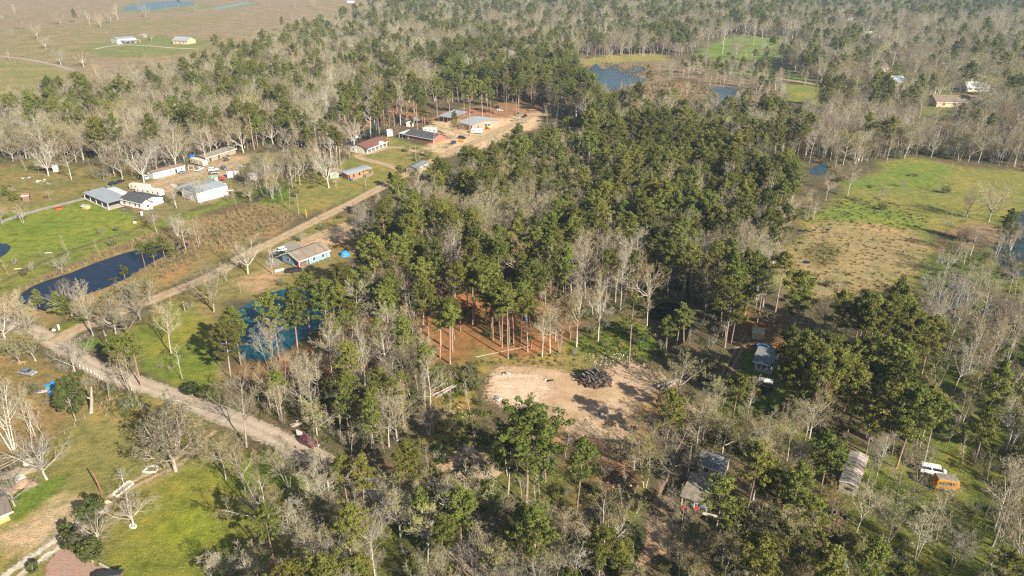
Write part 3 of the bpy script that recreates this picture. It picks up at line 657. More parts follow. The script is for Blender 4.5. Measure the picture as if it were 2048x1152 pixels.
def mossy_oak(seed):
    t = Tree(seed); r = t.r; t.bud = .3; t.bud_size = .13; t.tone = .4; h = 14; R0 = .36
    tr = t.limb(Vector((0, 0, -.3)), Vector((.05, 0, 1)).normalized(), 3.6, R0, R0 * .75, 8, 4, .06, .02); az = 0
    for i in range(11):
        az += 2.4; ang = R(r.uniform(15, 80)); p, d, rr = t.at(tr, r.uniform(.6, 1))
        L = 9.5 * r.uniform(.75, 1.1); b = t.limb(p, t.side(Vector((0, 0, 1)), ang, az), L, R0 * r.uniform(.35, .5), .04, 6, 7, .24, .10); t.tone = r.random()
        grow(t, b, 0, L, [(9, 50, .42, .2, .08, .25), (8, 50, .5, .15, .06, .25), (6, 46, .55, .15, .05, .3), (4, 45, .62, .15, .05, .35)], R0 * .4)
    return t.done('mossy_oak', BARK_GREY, [TWIG_GREY, MOSS])
PROTO = {
    'pine': [pine(1, 25, .5, 5.0, 28), pine(2, 23, .45, 4.5, 28), pine(3, 26, .62, 4.8, 24), pine(4, 24, .42, 5.2, 32), pine(5, 22, .55, 3.8, 22, .9), pine(6, 25, .5, 5.9, 34), pine(7, 21, .62, 3.2, 15, .9), pine(8, 24, .36, 4.6, 34), pine(9, 24, .72, 4.2, 18), pine(10, 26, .68, 4.9, 22), pine(11, 19, .45, 5.2, 30), pine(12, 25, .55, 4.8, 20, .7), pine(13, 22, .4, 3.6, 26), pine(14, 24, .58, 5.6, 26)],
    'bigpine': [pine(21, 24, .55, 7.2, 40, 1.25)],
    'deadpine': [pine(22, 22, .55, 3.6, 22, .6, .62)],
    'youngpine': [young_pine(31), young_pine(32, 7.5, 2.7), young_pine(33, 11, 2.6)],
    'bare': [upright(41, 20, 1, .30, bs=.09), upright(42, 22, 1, .4, bs=.09), upright(43, 18, 3, .3, bs=.09), upright(44, 21, 1, .15, None, None, 1.25, bs=.09), upright(45, 19, 2, .45, bs=.09), upright(46, 23, 1, .3, None, None, .8, bs=.08), upright(47, 17, 4, .4, bs=.09), upright(48, 20, 2, .2, None, BARK_GREY, bs=.09), upright(49, 21, 1, .4, [TWIG_GREY, BUD_TAN], BARK_GREY, 1.35, .1, bs=.09), upright(50, 18, 2, .5, [TWIG_RUST, BUD_TAN], None, 1.1, .1, bs=.09), upright(141, 22, 1, .3, [TWIG_GREY, BUD_OLIVE], None, .7, .08, bs=.09), spreading(142, 18, .2, [TWIG_PALE, BUD_TAN], BARK_PALE, 5, .7, .1)],
    'budding': [upright(51, 18, 1, .85, [TWIG_PALE, BUD_OLIVE], None, 1.3, .06, .125), upright(52, 19, 2, .9, [TWIG_PALE, BUD_YEL], None, 1.2, .06, .125), upright(53, 17, 3, .9, [TWIG_GREY, BUD_OLIVE], BARK_GREY, 1.25, .06, .125), upright(54, 20, 1, .7, [TWIG_PALE, BUD_TAN], None, 1.15, .06, .125), spreading(55, 16, .9, [TWIG_GREY, BUD_YEL], None, 6, .9, .13), upright(56, 16, 2, .8, [TWIG_RUST, BUD_TAN], BARK_GREY, 1.3, .06, .125), spreading(57, 17, 1.0, [TWIG_PALE, BUD_OLIVE], BARK_PALE, 7, .95, .13), spreading(58, 15, 1.0, [TWIG_GREY, BUD_TAN], None, 6, 1.05, .13), upright(59, 20, 1, 1.0, [TWIG_PALE, BUD_YEL], None, 1.4, .08, .125)],
    'oak': [spreading(61), spreading(62, 19, .35), spreading(63, 16, .8, [TWIG_GREY, BUD_OLIVE], BARK_PALE, 6), spreading(64, 18, .1, [TWIG_PALE, BUD_TAN], BARK_PALE, 8, 1.0), spreading(65, 15, .7, None, None, 7, 1.2), spreading(66, 17, .0, [TWIG_GREY, BUD_TAN], BARK_GREY, 6, .85), spreading(67, 18, .9, [TWIG_PALE, BUD_OLIVE], BARK_PALE, 7, 1.1, .125), spreading(68, 14, .3, [TWIG_RUST, BUD_TAN], None, 7, 1.15), spreading(69, 19, .5, [TWIG_PALE, BUD_YEL], BARK_PALE, 5, .9, .13)],
    'evergreen': [evergreen(71), evergreen(72, 5, 2.6, 40), evergreen(73, 10, 3.6, 60, None, .3), evergreen(74, 6, 2.0, 34)],
    'mossoak': [mossy_oak(91)],
    'snag': [snag(81)],
}
def bush(seed, green):
    t = Tree(seed); r = t.r; t.bud = .7 if green else .12; t.bud_size = .13; t.tone = .5
    for i in range(7):
        a = r.uniform(0, 6.28); b = t.limb(Vector((math.cos(a) * .3, math.sin(a) * .3, -.1)), Vector((math.cos(a) * .5, math.sin(a) * .5, 1)).normalized(), r.uniform(1.6, 3.2), .03, .01, 3, 3, .12, .05)
        grow(t, b, 0, 2.2, [(6, 42, .5, .2, .1, .125), (5, 42, .6, .2, .1, .25), (3, 40, .6, .2, .1, .3)], .03)
    if green:
        for _ in range(9): t.clump(Vector((r.uniform(-1.2, 1.2), r.uniform(-1.2, 1.2), r.uniform(.3, 1.3))), .7, .5, 24, .2)
    return t.done('bush_%d' % seed, BARK_GREY, [TWIG_GREY, LEAF_BUSH])
def low_leaves(seed):
    t = Tree(seed); r = t.r
    t.w.tube((0, 0, -.1), (0, 0, .3), .03, .01, 3, False)
    for _ in range(14):
        a = r.uniform(0, 6.28); d = r.uniform(0, 1.5); t.clump(Vector((math.cos(a) * d, math.sin(a) * d, r.uniform(.1, .45))), .5, .3, 16, .17)
    return t.done('low_leaves_%d' % seed, BARK_GREY, [TWIG_GREY, LEAF_BUSH])
def sapling(seed):
    t = Tree(seed); r = t.r; t.bud = .15; t.bud_size = .12; t.tone = .4
    tr = t.limb(Vector((0, 0, -.1)), Vector((r.uniform(-.1, .1), r.uniform(-.1, .1), 1)).normalized(), r.uniform(8, 12), .075, .015, 4, 5, .07, .04)
    grow(t, tr, 0, 9, [(11, 40, .24, .35, .14, .18), (6, 42, .5, .2, .12, .2), (4, 40, .6, .2, .1, .3)], .07)
    return t.done('sapling_%d' % seed, BARK_PALE, [TWIG_PALE, BUD_TAN])
def tuft(seed, h=1.1, n=34, spread=.55, mat=None):
    t = Tree(seed); r = t.r
    for _ in range(n):
        a = r.uniform(0, 6.28); d = r.uniform(0, spread); p = Vector((math.cos(a) * d, math.sin(a) * d, 0))
        q = Vector((r.gauss(0, .3), r.gauss(0, .3), 1)).normalized(); L = h * r.uniform(.5, 1.2); w = t.r.uniform(.06, .11)
        s_ = q.cross(t.rv()).normalized() * w
        t.c.mi = 1; t.c.tri(tuple(p - s_), tuple(p + s_), tuple(p + q * L)); t.c.mi = 0; t.cv.append(r.random())
    t.w.tube((0, 0, -.1), (0, 0, .1), .02, .01, 3, False)
    return t.done('tuft_%d' % seed, BARK_GREY, [TWIG_GREY, mat or GRASS_DRY])

def scatter(name, pts, meshes, kind='stuff'):
    """pts: list of (x, y, z, rz, scale, which). ONE object whose instances are meshes of its own."""
    if not pts: return None
    me = bpy.data.meshes.new(name); A = np.array(pts, float)
    me.vertices.add(len(A)); me.vertices.foreach_set('co', A[:, :3].astype(np.float32).ravel())
    rot = np.zeros((len(A), 3), np.float32); rot[:, 2] = A[:, 3]
    me.attributes.new('turn', 'FLOAT_VECTOR', 'POINT').data.foreach_set('vector', rot.ravel())
    me.attributes.new('size', 'FLOAT', 'POINT').data.foreach_set('value', A[:, 4].astype(np.float32))
    me.attributes.new('which', 'INT', 'POINT').data.foreach_set('value', A[:, 5].astype(np.int32))
    o = bpy.data.objects.new(name, me); COL.objects.link(o); o['kind'] = kind
    ng = bpy.data.node_groups.new(name, 'GeometryNodeTree')
    ng.interface.new_socket('Geometry', in_out='INPUT', socket_type='NodeSocketGeometry'); ng.interface.new_socket('Geometry', in_out='OUTPUT', socket_type='NodeSocketGeometry')
    n = ng.nodes; l = ng.links; gi = n.new('NodeGroupInput'); go = n.new('NodeGroupOutput'); jn = n.new('GeometryNodeJoinGeometry')
    def na(nm, typ):
        x = n.new('GeometryNodeInputNamedAttribute'); x.data_type = typ; x.inputs['Name'].default_value = nm
        return [q for q in x.outputs if q.name == 'Attribute' and q.enabled][0]
    turn = na('turn', 'FLOAT_VECTOR'); size = na('size', 'FLOAT'); which = na('which', 'INT')
    for i, m in enumerate(meshes):
        po = bpy.data.objects.new('source_' + m.name, m)               # not linked to the scene: only lends its mesh
        oi = n.new('GeometryNodeObjectInfo'); oi.inputs['Object'].default_value = po; oi.inputs['As Instance'].default_value = False
        gt = n.new('GeometryNodeGeometryToInstance'); l.new(oi.outputs['Geometry'], gt.inputs[0])
        cp = n.new('FunctionNodeCompare'); cp.data_type = 'INT'; cp.operation = 'EQUAL'
        a, b = [q for q in cp.inputs if q.enabled and q.name in ('A', 'B')]
        l.new(which, a); b.default_value = i
        ip = n.new('GeometryNodeInstanceOnPoints'); l.new(gi.outputs[0], ip.inputs['Points']); l.new(cp.outputs['Result'], ip.inputs['Selection'])
        l.new(gt.outputs[0], ip.inputs['Instance'])
        er = n.new('FunctionNodeEulerToRotation'); l.new(turn, er.inputs[0]); l.new(er.outputs[0], ip.inputs['Rotation'])
        l.new(size, ip.inputs['Scale'])
        l.new(ip.outputs['Instances'], jn.inputs[0])
    l.new(jn.outputs[0], go.inputs[0])
    md = o.modifiers.new('scatter', 'NODES'); md.node_group = ng
    return o
# ------------------------------------------------------------------ which trees grow where (photograph outlines of the ground they stand on)
# (name, outline, trees per cell 0..1, {kind: share}, size, undergrowth 0..1, bushes green share, where)
WOODS = [
    ('far', None, 1.0, dict(pine=.36, bare=.22, budding=.24, oak=.18), .95, .3, .3, 'in the distant mixed woods'),
    ('west', [(-700, 200), (0, 225), (200, 180), (420, 140), (640, 78), (740, 40), (800, 60), (700, 210), (690, 300), (600, 320), (540, 300), (400, 310), (240, 330), (0, 330), (-500, 360)], .95, dict(pine=.27, oak=.38, budding=.20, bare=.15), .88, .6, .35, 'in the mixed wood behind the homesteads'),
    ('behind', [(700, 205), (740, 60), (860, 50), (1150, 40), (1200, 90), (1140, 130), (1150, 170), (1000, 190), (860, 205), (790, 195)], .95, dict(pine=.30, oak=.17, budding=.23, bare=.30), .9, .5, .3, 'in the grey leafless wood beyond the houses'),
    ('belt', [(860, 200), (960, 165), (1100, 140), (1180, 150), (1200, 210), (1140, 235), (1105, 205), (1000, 204), (900, 220)], .95, dict(pine=.72, bare=.14, budding=.14), .95, .4, .4, 'in the pine belt beside the sandy yard'),
    ('yard', [(690, 205), (1000, 205), (1080, 212), (1085, 232), (1020, 262), (960, 300), (880, 320), (690, 300), (680, 260)], .035, dict(pine=.9, budding=.1), .95, .0, .3, 'standing in the yards between the houses'),
    ('swampwood', [(600, 270), (690, 215), (800, 200), (835, 230), (820, 246), (690, 290), (640, 330), (590, 335)], .55, dict(pine=.4, bare=.4, budding=.2), .95, .25, .3, 'over the swampy ground by the houses'),
    ('marsh', [(1150, 112), (1400, 112), (1560, 130), (1640, 180), (1640, 250), (1540, 270), (1440, 240), (1340, 250), (1240, 245), (1180, 215), (1150, 170)], .06, dict(bare=.7, pine=.2, budding=.1), .6, .35, .2, 'in the marsh around the ponds'),
    ('marshedge', [(1300, 150), (1480, 130), (1620, 170), (1640, 200), (1560, 205), (1480, 185), (1360, 160)], .75, dict(bare=.62, pine=.25, budding=.13), .62, .8, .25, 'along the track through the marsh'),
    ('greenfar', [(1380, 92), (1480, 66), (1620, 86), (1640, 112), (1540, 124), (1400, 132)], .08, dict(bare=.5, oak=.5), .9, 0, .3, 'on the far green pasture'),
    ('suburb', [(1640, 60), (2400, 30), (2400, 290), (2040, 300), (1900, 300), (1740, 250), (1640, 190)], .62, dict(bare=.30, budding=.26, oak=.22, pine=.22), .92, .15, .4, 'among the far houses and gardens'),
    ('fieldgap', [(1562, 168), (1640, 174), (1730, 190), (1720, 224), (1640, 212), (1570, 200)], .0, dict(bare=1), .6, .1, .4, ''),
    ('northeast', [(1580, 250), (1740, 240), (1900, 290), (2400, 290), (2400, 345), (2048, 340), (1880, 312), (1790, 312), (1700, 330), (1650, 340), (1600, 300)], .9, dict(bare=.62, budding=.16, oak=.12, pine=.1), .82, .6, .25, 'in the leafless wood above the meadow'),
    # open ground
    ('fields', [(-700, -70), (760, -70), (735, 26), (640, 74), (560, 96), (400, 142), (200, 190), (0, 230), (-700, 300)], .0, dict(bare=1), .9, .02, .3, ''),
    ('homestead', [(-300, 340), (60, 322), (240, 328), (420, 318), (560, 296), (640, 330), (700, 305), (860, 300), (900, 320), (850, 345), (800, 385), (740, 420), (760, 470), (735, 520), (680, 560), (600, 582), (560, 560), (440, 600), (436, 690), (440, 740), (425, 800), (330, 790), (180, 690), (0, 700), (-300, 800)], .0, dict(oak=1), .8, .03, .5, ''),
    ('thorns', [(200, 345), (300, 330), (420, 305), (400, 320), (280, 360), (200, 372)], .35, dict(oak=.6, budding=.4), .8, .4, .3, 'at the back of the homestead yard'),
    ('scrapwood', [(470, 395), (540, 340), (600, 325), (660, 335), (620, 372), (560, 396), (500, 405)], .4, dict(bare=.5, budding=.5), .75, .7, .35, 'by the swampy ditch below the stable'),
    ('yardgap', [(840, 345), (800, 300), (960, 290), (1030, 255), (1090, 226), (1140, 236), (1195, 288), (1110, 322), (1020, 354), (930, 390), (860, 416), (790, 420)], .0, dict(pine=1), .5, .25, .4, ''),
    # pine wood in the middle
    ('pinewood', [(618, 712), (668, 682), (716, 642), (756, 606), (772, 560), (766, 522), (782, 482), (812, 448), (845, 426), (870, 414), (930, 388), (1020, 352), (1110, 320), (1190, 292), (1250, 286), (1340, 300), (1480, 345), (1580, 385), (1592, 430), (1556, 530), (1536, 600), (1556, 640), (1500, 665), (1480, 690), (1440, 700), (1400, 640), (1280, 640), (1180, 640), (1140, 640), (900, 640), (860, 690), (640, 745)], 1.0, dict(pine=.60, bare=.12, budding=.15, oak=.13), .9, .4, .5, 'in the dense pine wood in the middle'),
    ('mixedcentre', [(850, 424), (1000, 392), (1150, 366), (1200, 420), (1150, 500), (1000, 540), (880, 570), (800, 560), (790, 480)], 1.0, dict(pine=.34, bare=.12, budding=.26, oak=.28), .9, .4, .5, 'in the mixed part of the middle wood'),
    ('paletrees', [(1120, 560), (1300, 540), (1320, 620), (1250, 650), (1180, 645), (1130, 620)], .8, dict(bare=.65, oak=.2, pine=.15), .85, .3, .3, 'at the dark edge of the wood above the clearing'),
    ('needlefloor', [(860, 600), (960, 590), (1110, 610), (1160, 640), (1140, 690), (1040, 716), (940, 716), (880, 740), (850, 700)], .16, dict(pine=.85, bare=.15), .9, .10, .6, 'on the needle covered ground by the clearing'),
    ('glade', [(1160, 640), (1280, 640), (1330, 700), (1350, 780), (1290, 830), (1300, 910), (1200, 920), (1040, 860), (960, 830), (945, 760), (990, 722), (1130, 706)], .0, dict(bare=1), .6, .05, .8, ''),
    ('glade_pool', [(1270, 640), (1310, 600), (1390, 610), (1450, 690), (1430, 730), (1330, 715)], .22, dict(bare=.6, pine=.4), .75, .3, .5, 'by the dark pool above the clearing'),
    ('thicket', [(440, 806), (530, 790), (600, 756), (720, 706), (860, 690), (885, 740), (846, 800), (836, 870), (780, 915), (700, 915), (640, 890), (560, 855), (480, 822), (430, 800)], .80, dict(bare=.58, pine=.24, budding=.12, oak=.06), .68, .9, .4, 'in the thicket above the gravel road'),
    ('brush', [(850, 740), (950, 740), (950, 800), (990, 880), (1060, 950), (900, 950), (860, 880)], .05, dict(bare=1), .5, .35, .7, 'in the brush beside the clearing'),
    ('southwood', [(690, 968), (790, 992), (880, 1030), (960, 1046), (1060, 1056), (1230, 1090), (1270, 1150), (1270, 1400), (490, 1400), (520, 1180), (570, 1105), (650, 1070), (640, 1000)], .72, dict(bare=.18, oak=.20, pine=.36, budding=.26), .66, .55, .5, 'in the mixed wood below the road'),
    ('lotbelow', [(900, 920), (1060, 930), (1290, 920), (1300, 1060), (1240, 1090), (1100, 1050), (980, 1010)], .012, dict(pine=.5, bare=.5), .5, .5, .7, 'on the rough lot below the clearing'),
    ('drive', [(1280, 900), (1360, 780), (1430, 700), (1490, 690), (1440, 850), (1380, 950), (1370, 1050), (1300, 1110), (1270, 1060), (1290, 960)], .09, dict(oak=.4, budding=.4, pine=.2), .62, .5, .5, 'beside the woodland drive'),
    ('lawnright', [(1440, 850), (1480, 690), (1540, 700), (1560, 740), (1580, 800), (1570, 880), (1480, 900)], .0, dict(pine=1), .6, .0, .5, ''),
    ('housepines', [(1480, 690), (1560, 668), (1600, 690), (1640, 716), (1780, 694), (1856, 716), (1840, 764), (1760, 806), (1690, 820), (1640, 862), (1600, 805), (1590, 740), (1540, 696)], 1.0, dict(pine=.82, bare=.12, budding=.06), .9, .3, .4, 'in the pine stand around the grey roofed house'),
    ('brownlot', [(1660, 720), (1760, 700), (1770, 780), (1690, 800)], .22, dict(pine=1), .9, .0, .4, 'in the pine stand around the grey roofed house'),
    ('southpines', [(1370, 1000), (1440, 985), (1540, 1010), (1640, 1040), (1700, 1100), (1720, 1400), (1270, 1400), (1330, 1130)], .78, dict(pine=.56, budding=.24, bare=.20), .72, .6, .5, 'in the trees around the old house'),
    ('oldhouse', [(1400, 880), (1600, 850), (1640, 870), (1600, 960), (1560, 1010), (1470, 990), (1440, 930)], .7, dict(budding=.5, bare=.36, pine=.14), .7, .5, .5, 'behind the old house with the carport'),
    ('rightpines', [(1640, 830), (1740, 810), (1860, 820), (1870, 870), (1800, 930), (1700, 930), (1650, 900)], .7, dict(pine=.72, bare=.28), .75, .5, .4, 'in the pine group above the rusty mobile home'),
    ('rightwood', [(1850, 600), (2048, 640), (2400, 640), (2500, 830), (2048, 800), (1920, 810), (1850, 760), (1800, 700)], .62, dict(bare=.75, budding=.15, oak=.1), .72, .5, .4, 'in the pale leafless wood past the white tank'),
    ('rightlawn', [(1640, 880), (1880, 870), (2048, 830), (2500, 830), (2700, 1400), (1720, 1400), (1680, 1080), (1620, 960)], .42, dict(bare=.56, budding=.26, pine=.18), .80, .4, .5, 'spread over the green lawn around the orange bus'),
    ('meadow', [(1560, 470), (1640, 405), (1700, 350), (1780, 318), (1880, 318), (2048, 345), (2400, 350), (2400, 440), (1990, 445), (1880, 470), (1870, 545), (1820, 600), (1780, 690), (1640, 712), (1560, 660), (1545, 590)], .0, dict(bare=1), .7, .02, .4, ''),
    ('wetmeadow', [(1830, 580), (1890, 490), (2040, 450), (2400, 440), (2400, 640), (2048, 650), (1860, 610)], .14, dict(bare=1), .6, .15, .4, 'in the wet meadow beyond the tan grass'),
    # lower left
    ('leftyard', [(-300, 700), (70, 690), (180, 780), (215, 835), (100, 890), (0, 935), (-300, 1100)], .0, dict(oak=1), .7, .02, .4, ''),
    ('leftlawn', [(-400, 1400), (-300, 1130), (0, 950), (100, 885), (210, 790), (330, 790), (440, 850), (560, 900), (640, 940), (690, 965), (620, 990), (640, 1060), (520, 1080), (430, 1150), (420, 1400)], .0, dict(oak=1), .7, .0, .4, ''),
    ('roadverge', [(120, 735), (190, 740), (300, 800), (300, 830), (215, 840), (180, 790)], .0, dict(oak=1), .5, .5, .3, ''),
    ('roadcorner', [(-300, 560), (0, 600), (40, 640), (100, 690), (-100, 740), (-300, 760)], .35, dict(oak=.5, bare=.5), .8, .4, .3, 'at the bend of the road'),
]
ROADS_PX = [([(-80, 620), (45, 655), (110, 685), (190, 735), (260, 762), (330, 785), (420, 822), (500, 852), (560, 880), (620, 908), (680, 938), (750, 975), (810, 1010), (880, 1065)], 4.2),
            ([(112, 684), (200, 640), (270, 612), (340, 586), (430, 548), (500, 506), (560, 477), (640, 437), (700, 407), (760, 376), (800, 356), (850, 330), (900, 304), (950, 284), (1010, 256), (1070, 228)], 4.0),
            ([(1500, 668), (1478, 700), (1440, 770), (1385, 865), (1345, 950), (1318, 1010), (1300, 1110)], 2.5),
            ([(1560, 2), (1640, 8), (1700, 15), (1760, 20), (1900, 30), (2060, 40), (2300, 54)], 16), ([(1500, 150), (1560, 158), (1640, 170), (1760, 190)], 4)]
WATER_PX = [[(955, 795), (960, 755), (975, 735), (1170, 742), (1250, 722), (1330, 745), (1300, 815), (1280, 850), (1295, 900), (1150, 875), (1020, 832)],
            [(436, 680), (445, 650), (470, 622), (520, 596), (570, 578), (630, 582), (668, 606), (662, 640), (622, 668), (586, 690), (556, 712), (520, 720), (480, 712)],
            [(1165, 126), (1200, 122), (1310, 128), (1310, 150), (1262, 172), (1215, 205), (1185, 170)], [(1352, 210), (1410, 196), (1420, 176), (1470, 176), (1475, 200), (1440, 222)],
            [(1290, 640), (1320, 605), (1370, 605), (1395, 640), (1375, 695), (1330, 695)], [(1618, 348), (1630, 332), (1655, 325), (1650, 348)]]
CLEAR = []        # (x, y, radius) kept free for buildings and vehicles: filled below
def keep(px, py, r): x, y = G(px, py); CLEAR.append((x, y, r))
for q in [(1530, 740, 11), (1516, 668, 6), (1425, 955, 9), (1400, 990, 8), (1720, 960, 9), (1700, 985, 6), (1890, 975, 7), (1868, 945, 4), (1680, 1040, 5), (1672, 1140, 7), (2014, 848, 5),
          (1650, 770, 6), (848, 335, 8), (735, 300, 14), (838, 280, 14), (925, 250, 14), (950, 262, 14), (820, 255, 6), (1420, 1035, 6), (1780, 145, 12), (1785, 172, 14), (1940, 180, 14), (1905, 215, 22), (1690, 42, 25), (1728, 78, 18),
          (1192, 760, 9), (620, 905, 5), (1520, 765, 6), (1700, 735, 6), (1510, 775, 5), (1780, 160, 12), (1785, 188, 14), (1790, 200, 12), (1940, 195, 14), (1935, 208, 12), (1900, 232, 20), (1895, 250, 18), (1880, 262, 14), (1692, 52, 25), (1730, 86, 16), (1400, 240, 22), (1450, 242, 20), (1380, 232, 12), (1740, 156, 12), (1230, 220, 16), (1560, 160, 10), (1640, 178, 10), (1425, 985, 9), (1395, 1030, 7), (1380, 1052, 6), (1405, 1060, 6), (1400, 1085, 5), (1360, 1060, 5), (1455, 985, 6), (1715, 1015, 7), (1535, 770, 6), (1560, 760, 6), (1240, 205, 14), (1090, 955, 4), (1255, 1080, 6), (1225, 97, 10), (1265, 85, 10)]: keep(*q)

HAND = []         # (kind, which, foot px, foot py, top row, label)
def T(*a): HAND.append(a)
# -- lower left, near the camera
T('bare', 8, 493, 895, 730, 'tall white barked bare tree standing at the edge of the gravel road')
T('oak', 2, 541, 1066, 945, 'broad pale limbed oak in new leaf leaning over the shaded lawn')
T('mossoak', 0, 352, 942, 798, 'dense dark grey gnarled oak at the end of the two track drive')
T('budding', 0, 452, 958, 862, 'pale green budding tree just below the white barked tree')
T('budding', 3, 492, 985, 878, 'slim pale green budding tree in front of the broad leaning oak')
T('bare', 2, 578, 975, 888, 'forked bare tree on the shaded grass just below the maroon car')
T('oak', 3, 266, 1053, 984, 'small bare tree growing in a white edged ring on the lawn')
T('oak', 3, 200, 1086, 1030, 'small silvery bare tree among the rounded shrubs')
T('evergreen', 0, 196, 1058, 1000, 'large rounded olive green shrub beside the two track drive')
T('evergreen', 1, 150, 1100, 1060, 'greyish rounded shrub at the edge of the gravel drive')
T('evergreen', 1, 186, 1125, 1082, 'bright olive rounded shrub beside the red brick patio')
T('evergreen', 3, 140, 1078, 1044, 'small dark shrub where the gravel drive begins')
T('evergreen', 3, 68, 1148, 1126, 'small clipped green bush beside the gravel drive')
T('bare', 3, 249, 972, 938, 'thin sapling growing out of the long planter bed')
T('oak', 3, 94, 959, 862, 'leaning pale trunked tree next to the brush piles')
T('oak', 5, 30, 1012, 935, 'bare leaning trunk in front of the brush piles')
T('bare', 6, 26, 900, 748, 'many stemmed bare tree at the lower edge of the brown yard')
T('bare', 4, 68, 872, 778, 'bare forked tree beside the wooden fence corner')
T('budding', 4, 72, 722, 652, 'yellow green oak above the silver car')
T('budding', 4, 42, 728, 668, 'wide yellow green oak just behind the silver car')
T('oak', 5, 150, 745, 664, 'gnarled leafless oak between the silver car and the road')
T('evergreen', 2, 152, 842, 752, 'shaggy dark green cedar beside the heap of blue toys')
T('snag', 0, 182, 826, 770, 'broken dead trunk with one side limb beside the cedar')
T('pine', 4, 239, 762, 668, 'slim pine on the near side of the road bend')
T('pine', 6, 256, 775, 682, 'thin pine between two others where the lane shadows cross the road')
T('pine', 4, 283, 772, 662, 'tallest pine of the roadside trio below the lawn')
T('bare', 4, 261, 782, 695, 'pale crooked bare tree among the roadside pines')
T('bare', 1, 343, 708, 596, 'feathery bare tree alone on the green lawn by the dyed pond')
T('oak', 5, 428, 624, 520, 'bare tree at the sandy verge above the dyed pond')
T('bare', 4, 186, 671, 560, 'tall bare tree at the mouth of the gravel lane')
T('oak', 5, 144, 632, 558, 'stout grey trunk at the end of the dark pond')
T('oak', 3, 17, 690, 578, 'wide limbed bare tree at the bend of the road')
T('oak', 2, 232, 668, 585, 'tangled budding oak behind the lane mouth')
T('oak', 5, 258, 675, 590, 'bare grey oak overhanging the lane')
T('oak', 0, 281, 640, 556, 'tan budding oak beside the lane above the lawn')
T('budding', 4, 300, 606, 552, 'bright yellow budding tree on the lane verge')
T('budding', 4, 262, 612, 560, 'low yellow budding tree between lane and dark pond')
T('youngpine', 0, 80, 613, 578, 'bushy young pine at the tip of the dark pond')
T('youngpine', 1, 122, 630, 582, 'rounded young pine beside the stout grey trunk')
T('youngpine', 2, 137, 634, 588, 'smaller young pine touching the rounded one')
T('pine', 4, 291, 535, 482, 'pine rising from the near bank of the dark pond')
T('pine', 4, 312, 540, 482, 'leaning pine on the near bank of the dark pond')
T('pine', 1, 330, 516, 472, 'wide pine at the narrow end of the dark pond')
T('youngpine', 0, 345, 514, 484, 'low pine at the narrow end of the dark pond')
T('evergreen', 3, 250, 556, 530, 'grey green willow bush at the water edge')
T('oak', 3, 125, 546, 508, 'bare bush like tree on the reedy bank')
T('bare', 4, 314, 467, 412, 'bare tree at the fence corner of the bright lawn')
T('bare', 6, 355, 474, 428, 'bare many stemmed tree among the brown reeds')
T('bare', 4, 399, 492, 430, 'bare leaning tree at the far end of the dark pond')
T('bare', 3, 372, 500, 436, 'thin bare tree rooted in the narrow end of the pond')
T('oak', 3, 496, 547, 470, 'bare spreading tree beside the lane opposite the blue house')
T('bare', 4, 452, 562, 522, 'thin bare roadside tree')
T('bare', 0, 546, 528, 488, 'thin leafless tree standing next to the blue house')
T('bare', 4, 604, 486, 458, 'small bare tree behind the blue house roof')
T('bare', 7, 735, 502, 404, 'silvery bare tree at the corner of the middle wood near the blue house')
T('bare', 2, 722, 486, 402, 'silvery multi stemmed bare tree at the corner of the middle wood')
T('bare', 0, 762, 470, 388, 'pale bare tree leading the wood edge along the lane')
T('bare', 5, 780, 458, 380, 'pale grey bare tree leaning out over the lane edge')
T('pine', 6, 783, 500, 420, 'slim pine behind the silvery trees at the wood corner')
# -- homestead
T('bare', 3, 143, 359, 286, 'pale bare tree in front of the open shed')
T('oak', 3, 97, 352, 282, 'bare tree directly in front of the open rusty shed')
T('oak', 3, 288, 365, 290, 'pale leaning bare tree behind the mobile home')
T('bare', 4, 231, 348, 286, 'bare pale tree at the wood edge behind the car wrecks')
T('bare', 7, 270, 352, 320, 'cluster of pale stems behind the scrap pile')
T('oak', 3, 352, 340, 250, 'bare forked tree behind the long white trailer')
T('oak', 1, 333, 332, 262, 'budding oak rising behind the long white trailer')
T('bare', 3, 413, 326, 250, 'bare pale tree beside the dark barn')
T('bare', 4, 403, 408, 345, 'twin trunk bare tree in front of the white workshop')
T('bare', 4, 353, 416, 360, 'bare tree between mobile home and white workshop')
T('bare', 4, 496, 366, 336, 'leaning bare tree in front of the small white shed')
T('oak', 3, 658, 376, 290, 'bare tree in front of the green shed')
T('bare', 3, 672, 375, 345, 'slim white stemmed tree in front of the green shed')
T('bare', 1, 478, 350, 318, 'bare tree among the parked wrecks')
T('bare', 7, 5, 450, 400, 'bare trunk at the start of the homestead drive')
T('bare', 4, 46, 446, 408, 'leaning grey trunk casting a dark shadow across the drive')
T('budding', 4, 390, 312, 270, 'mustard yellow budding tree behind the travel trailer')
T('budding', 0, 100, 400, 380, 'low tan bush tree beside the homestead drive')
T('youngpine', 1, 12, 392, 370, 'small dark evergreen by the brush heap')
T('youngpine', 1, 28, 402, 380, 'second small dark evergreen by the brush heap')
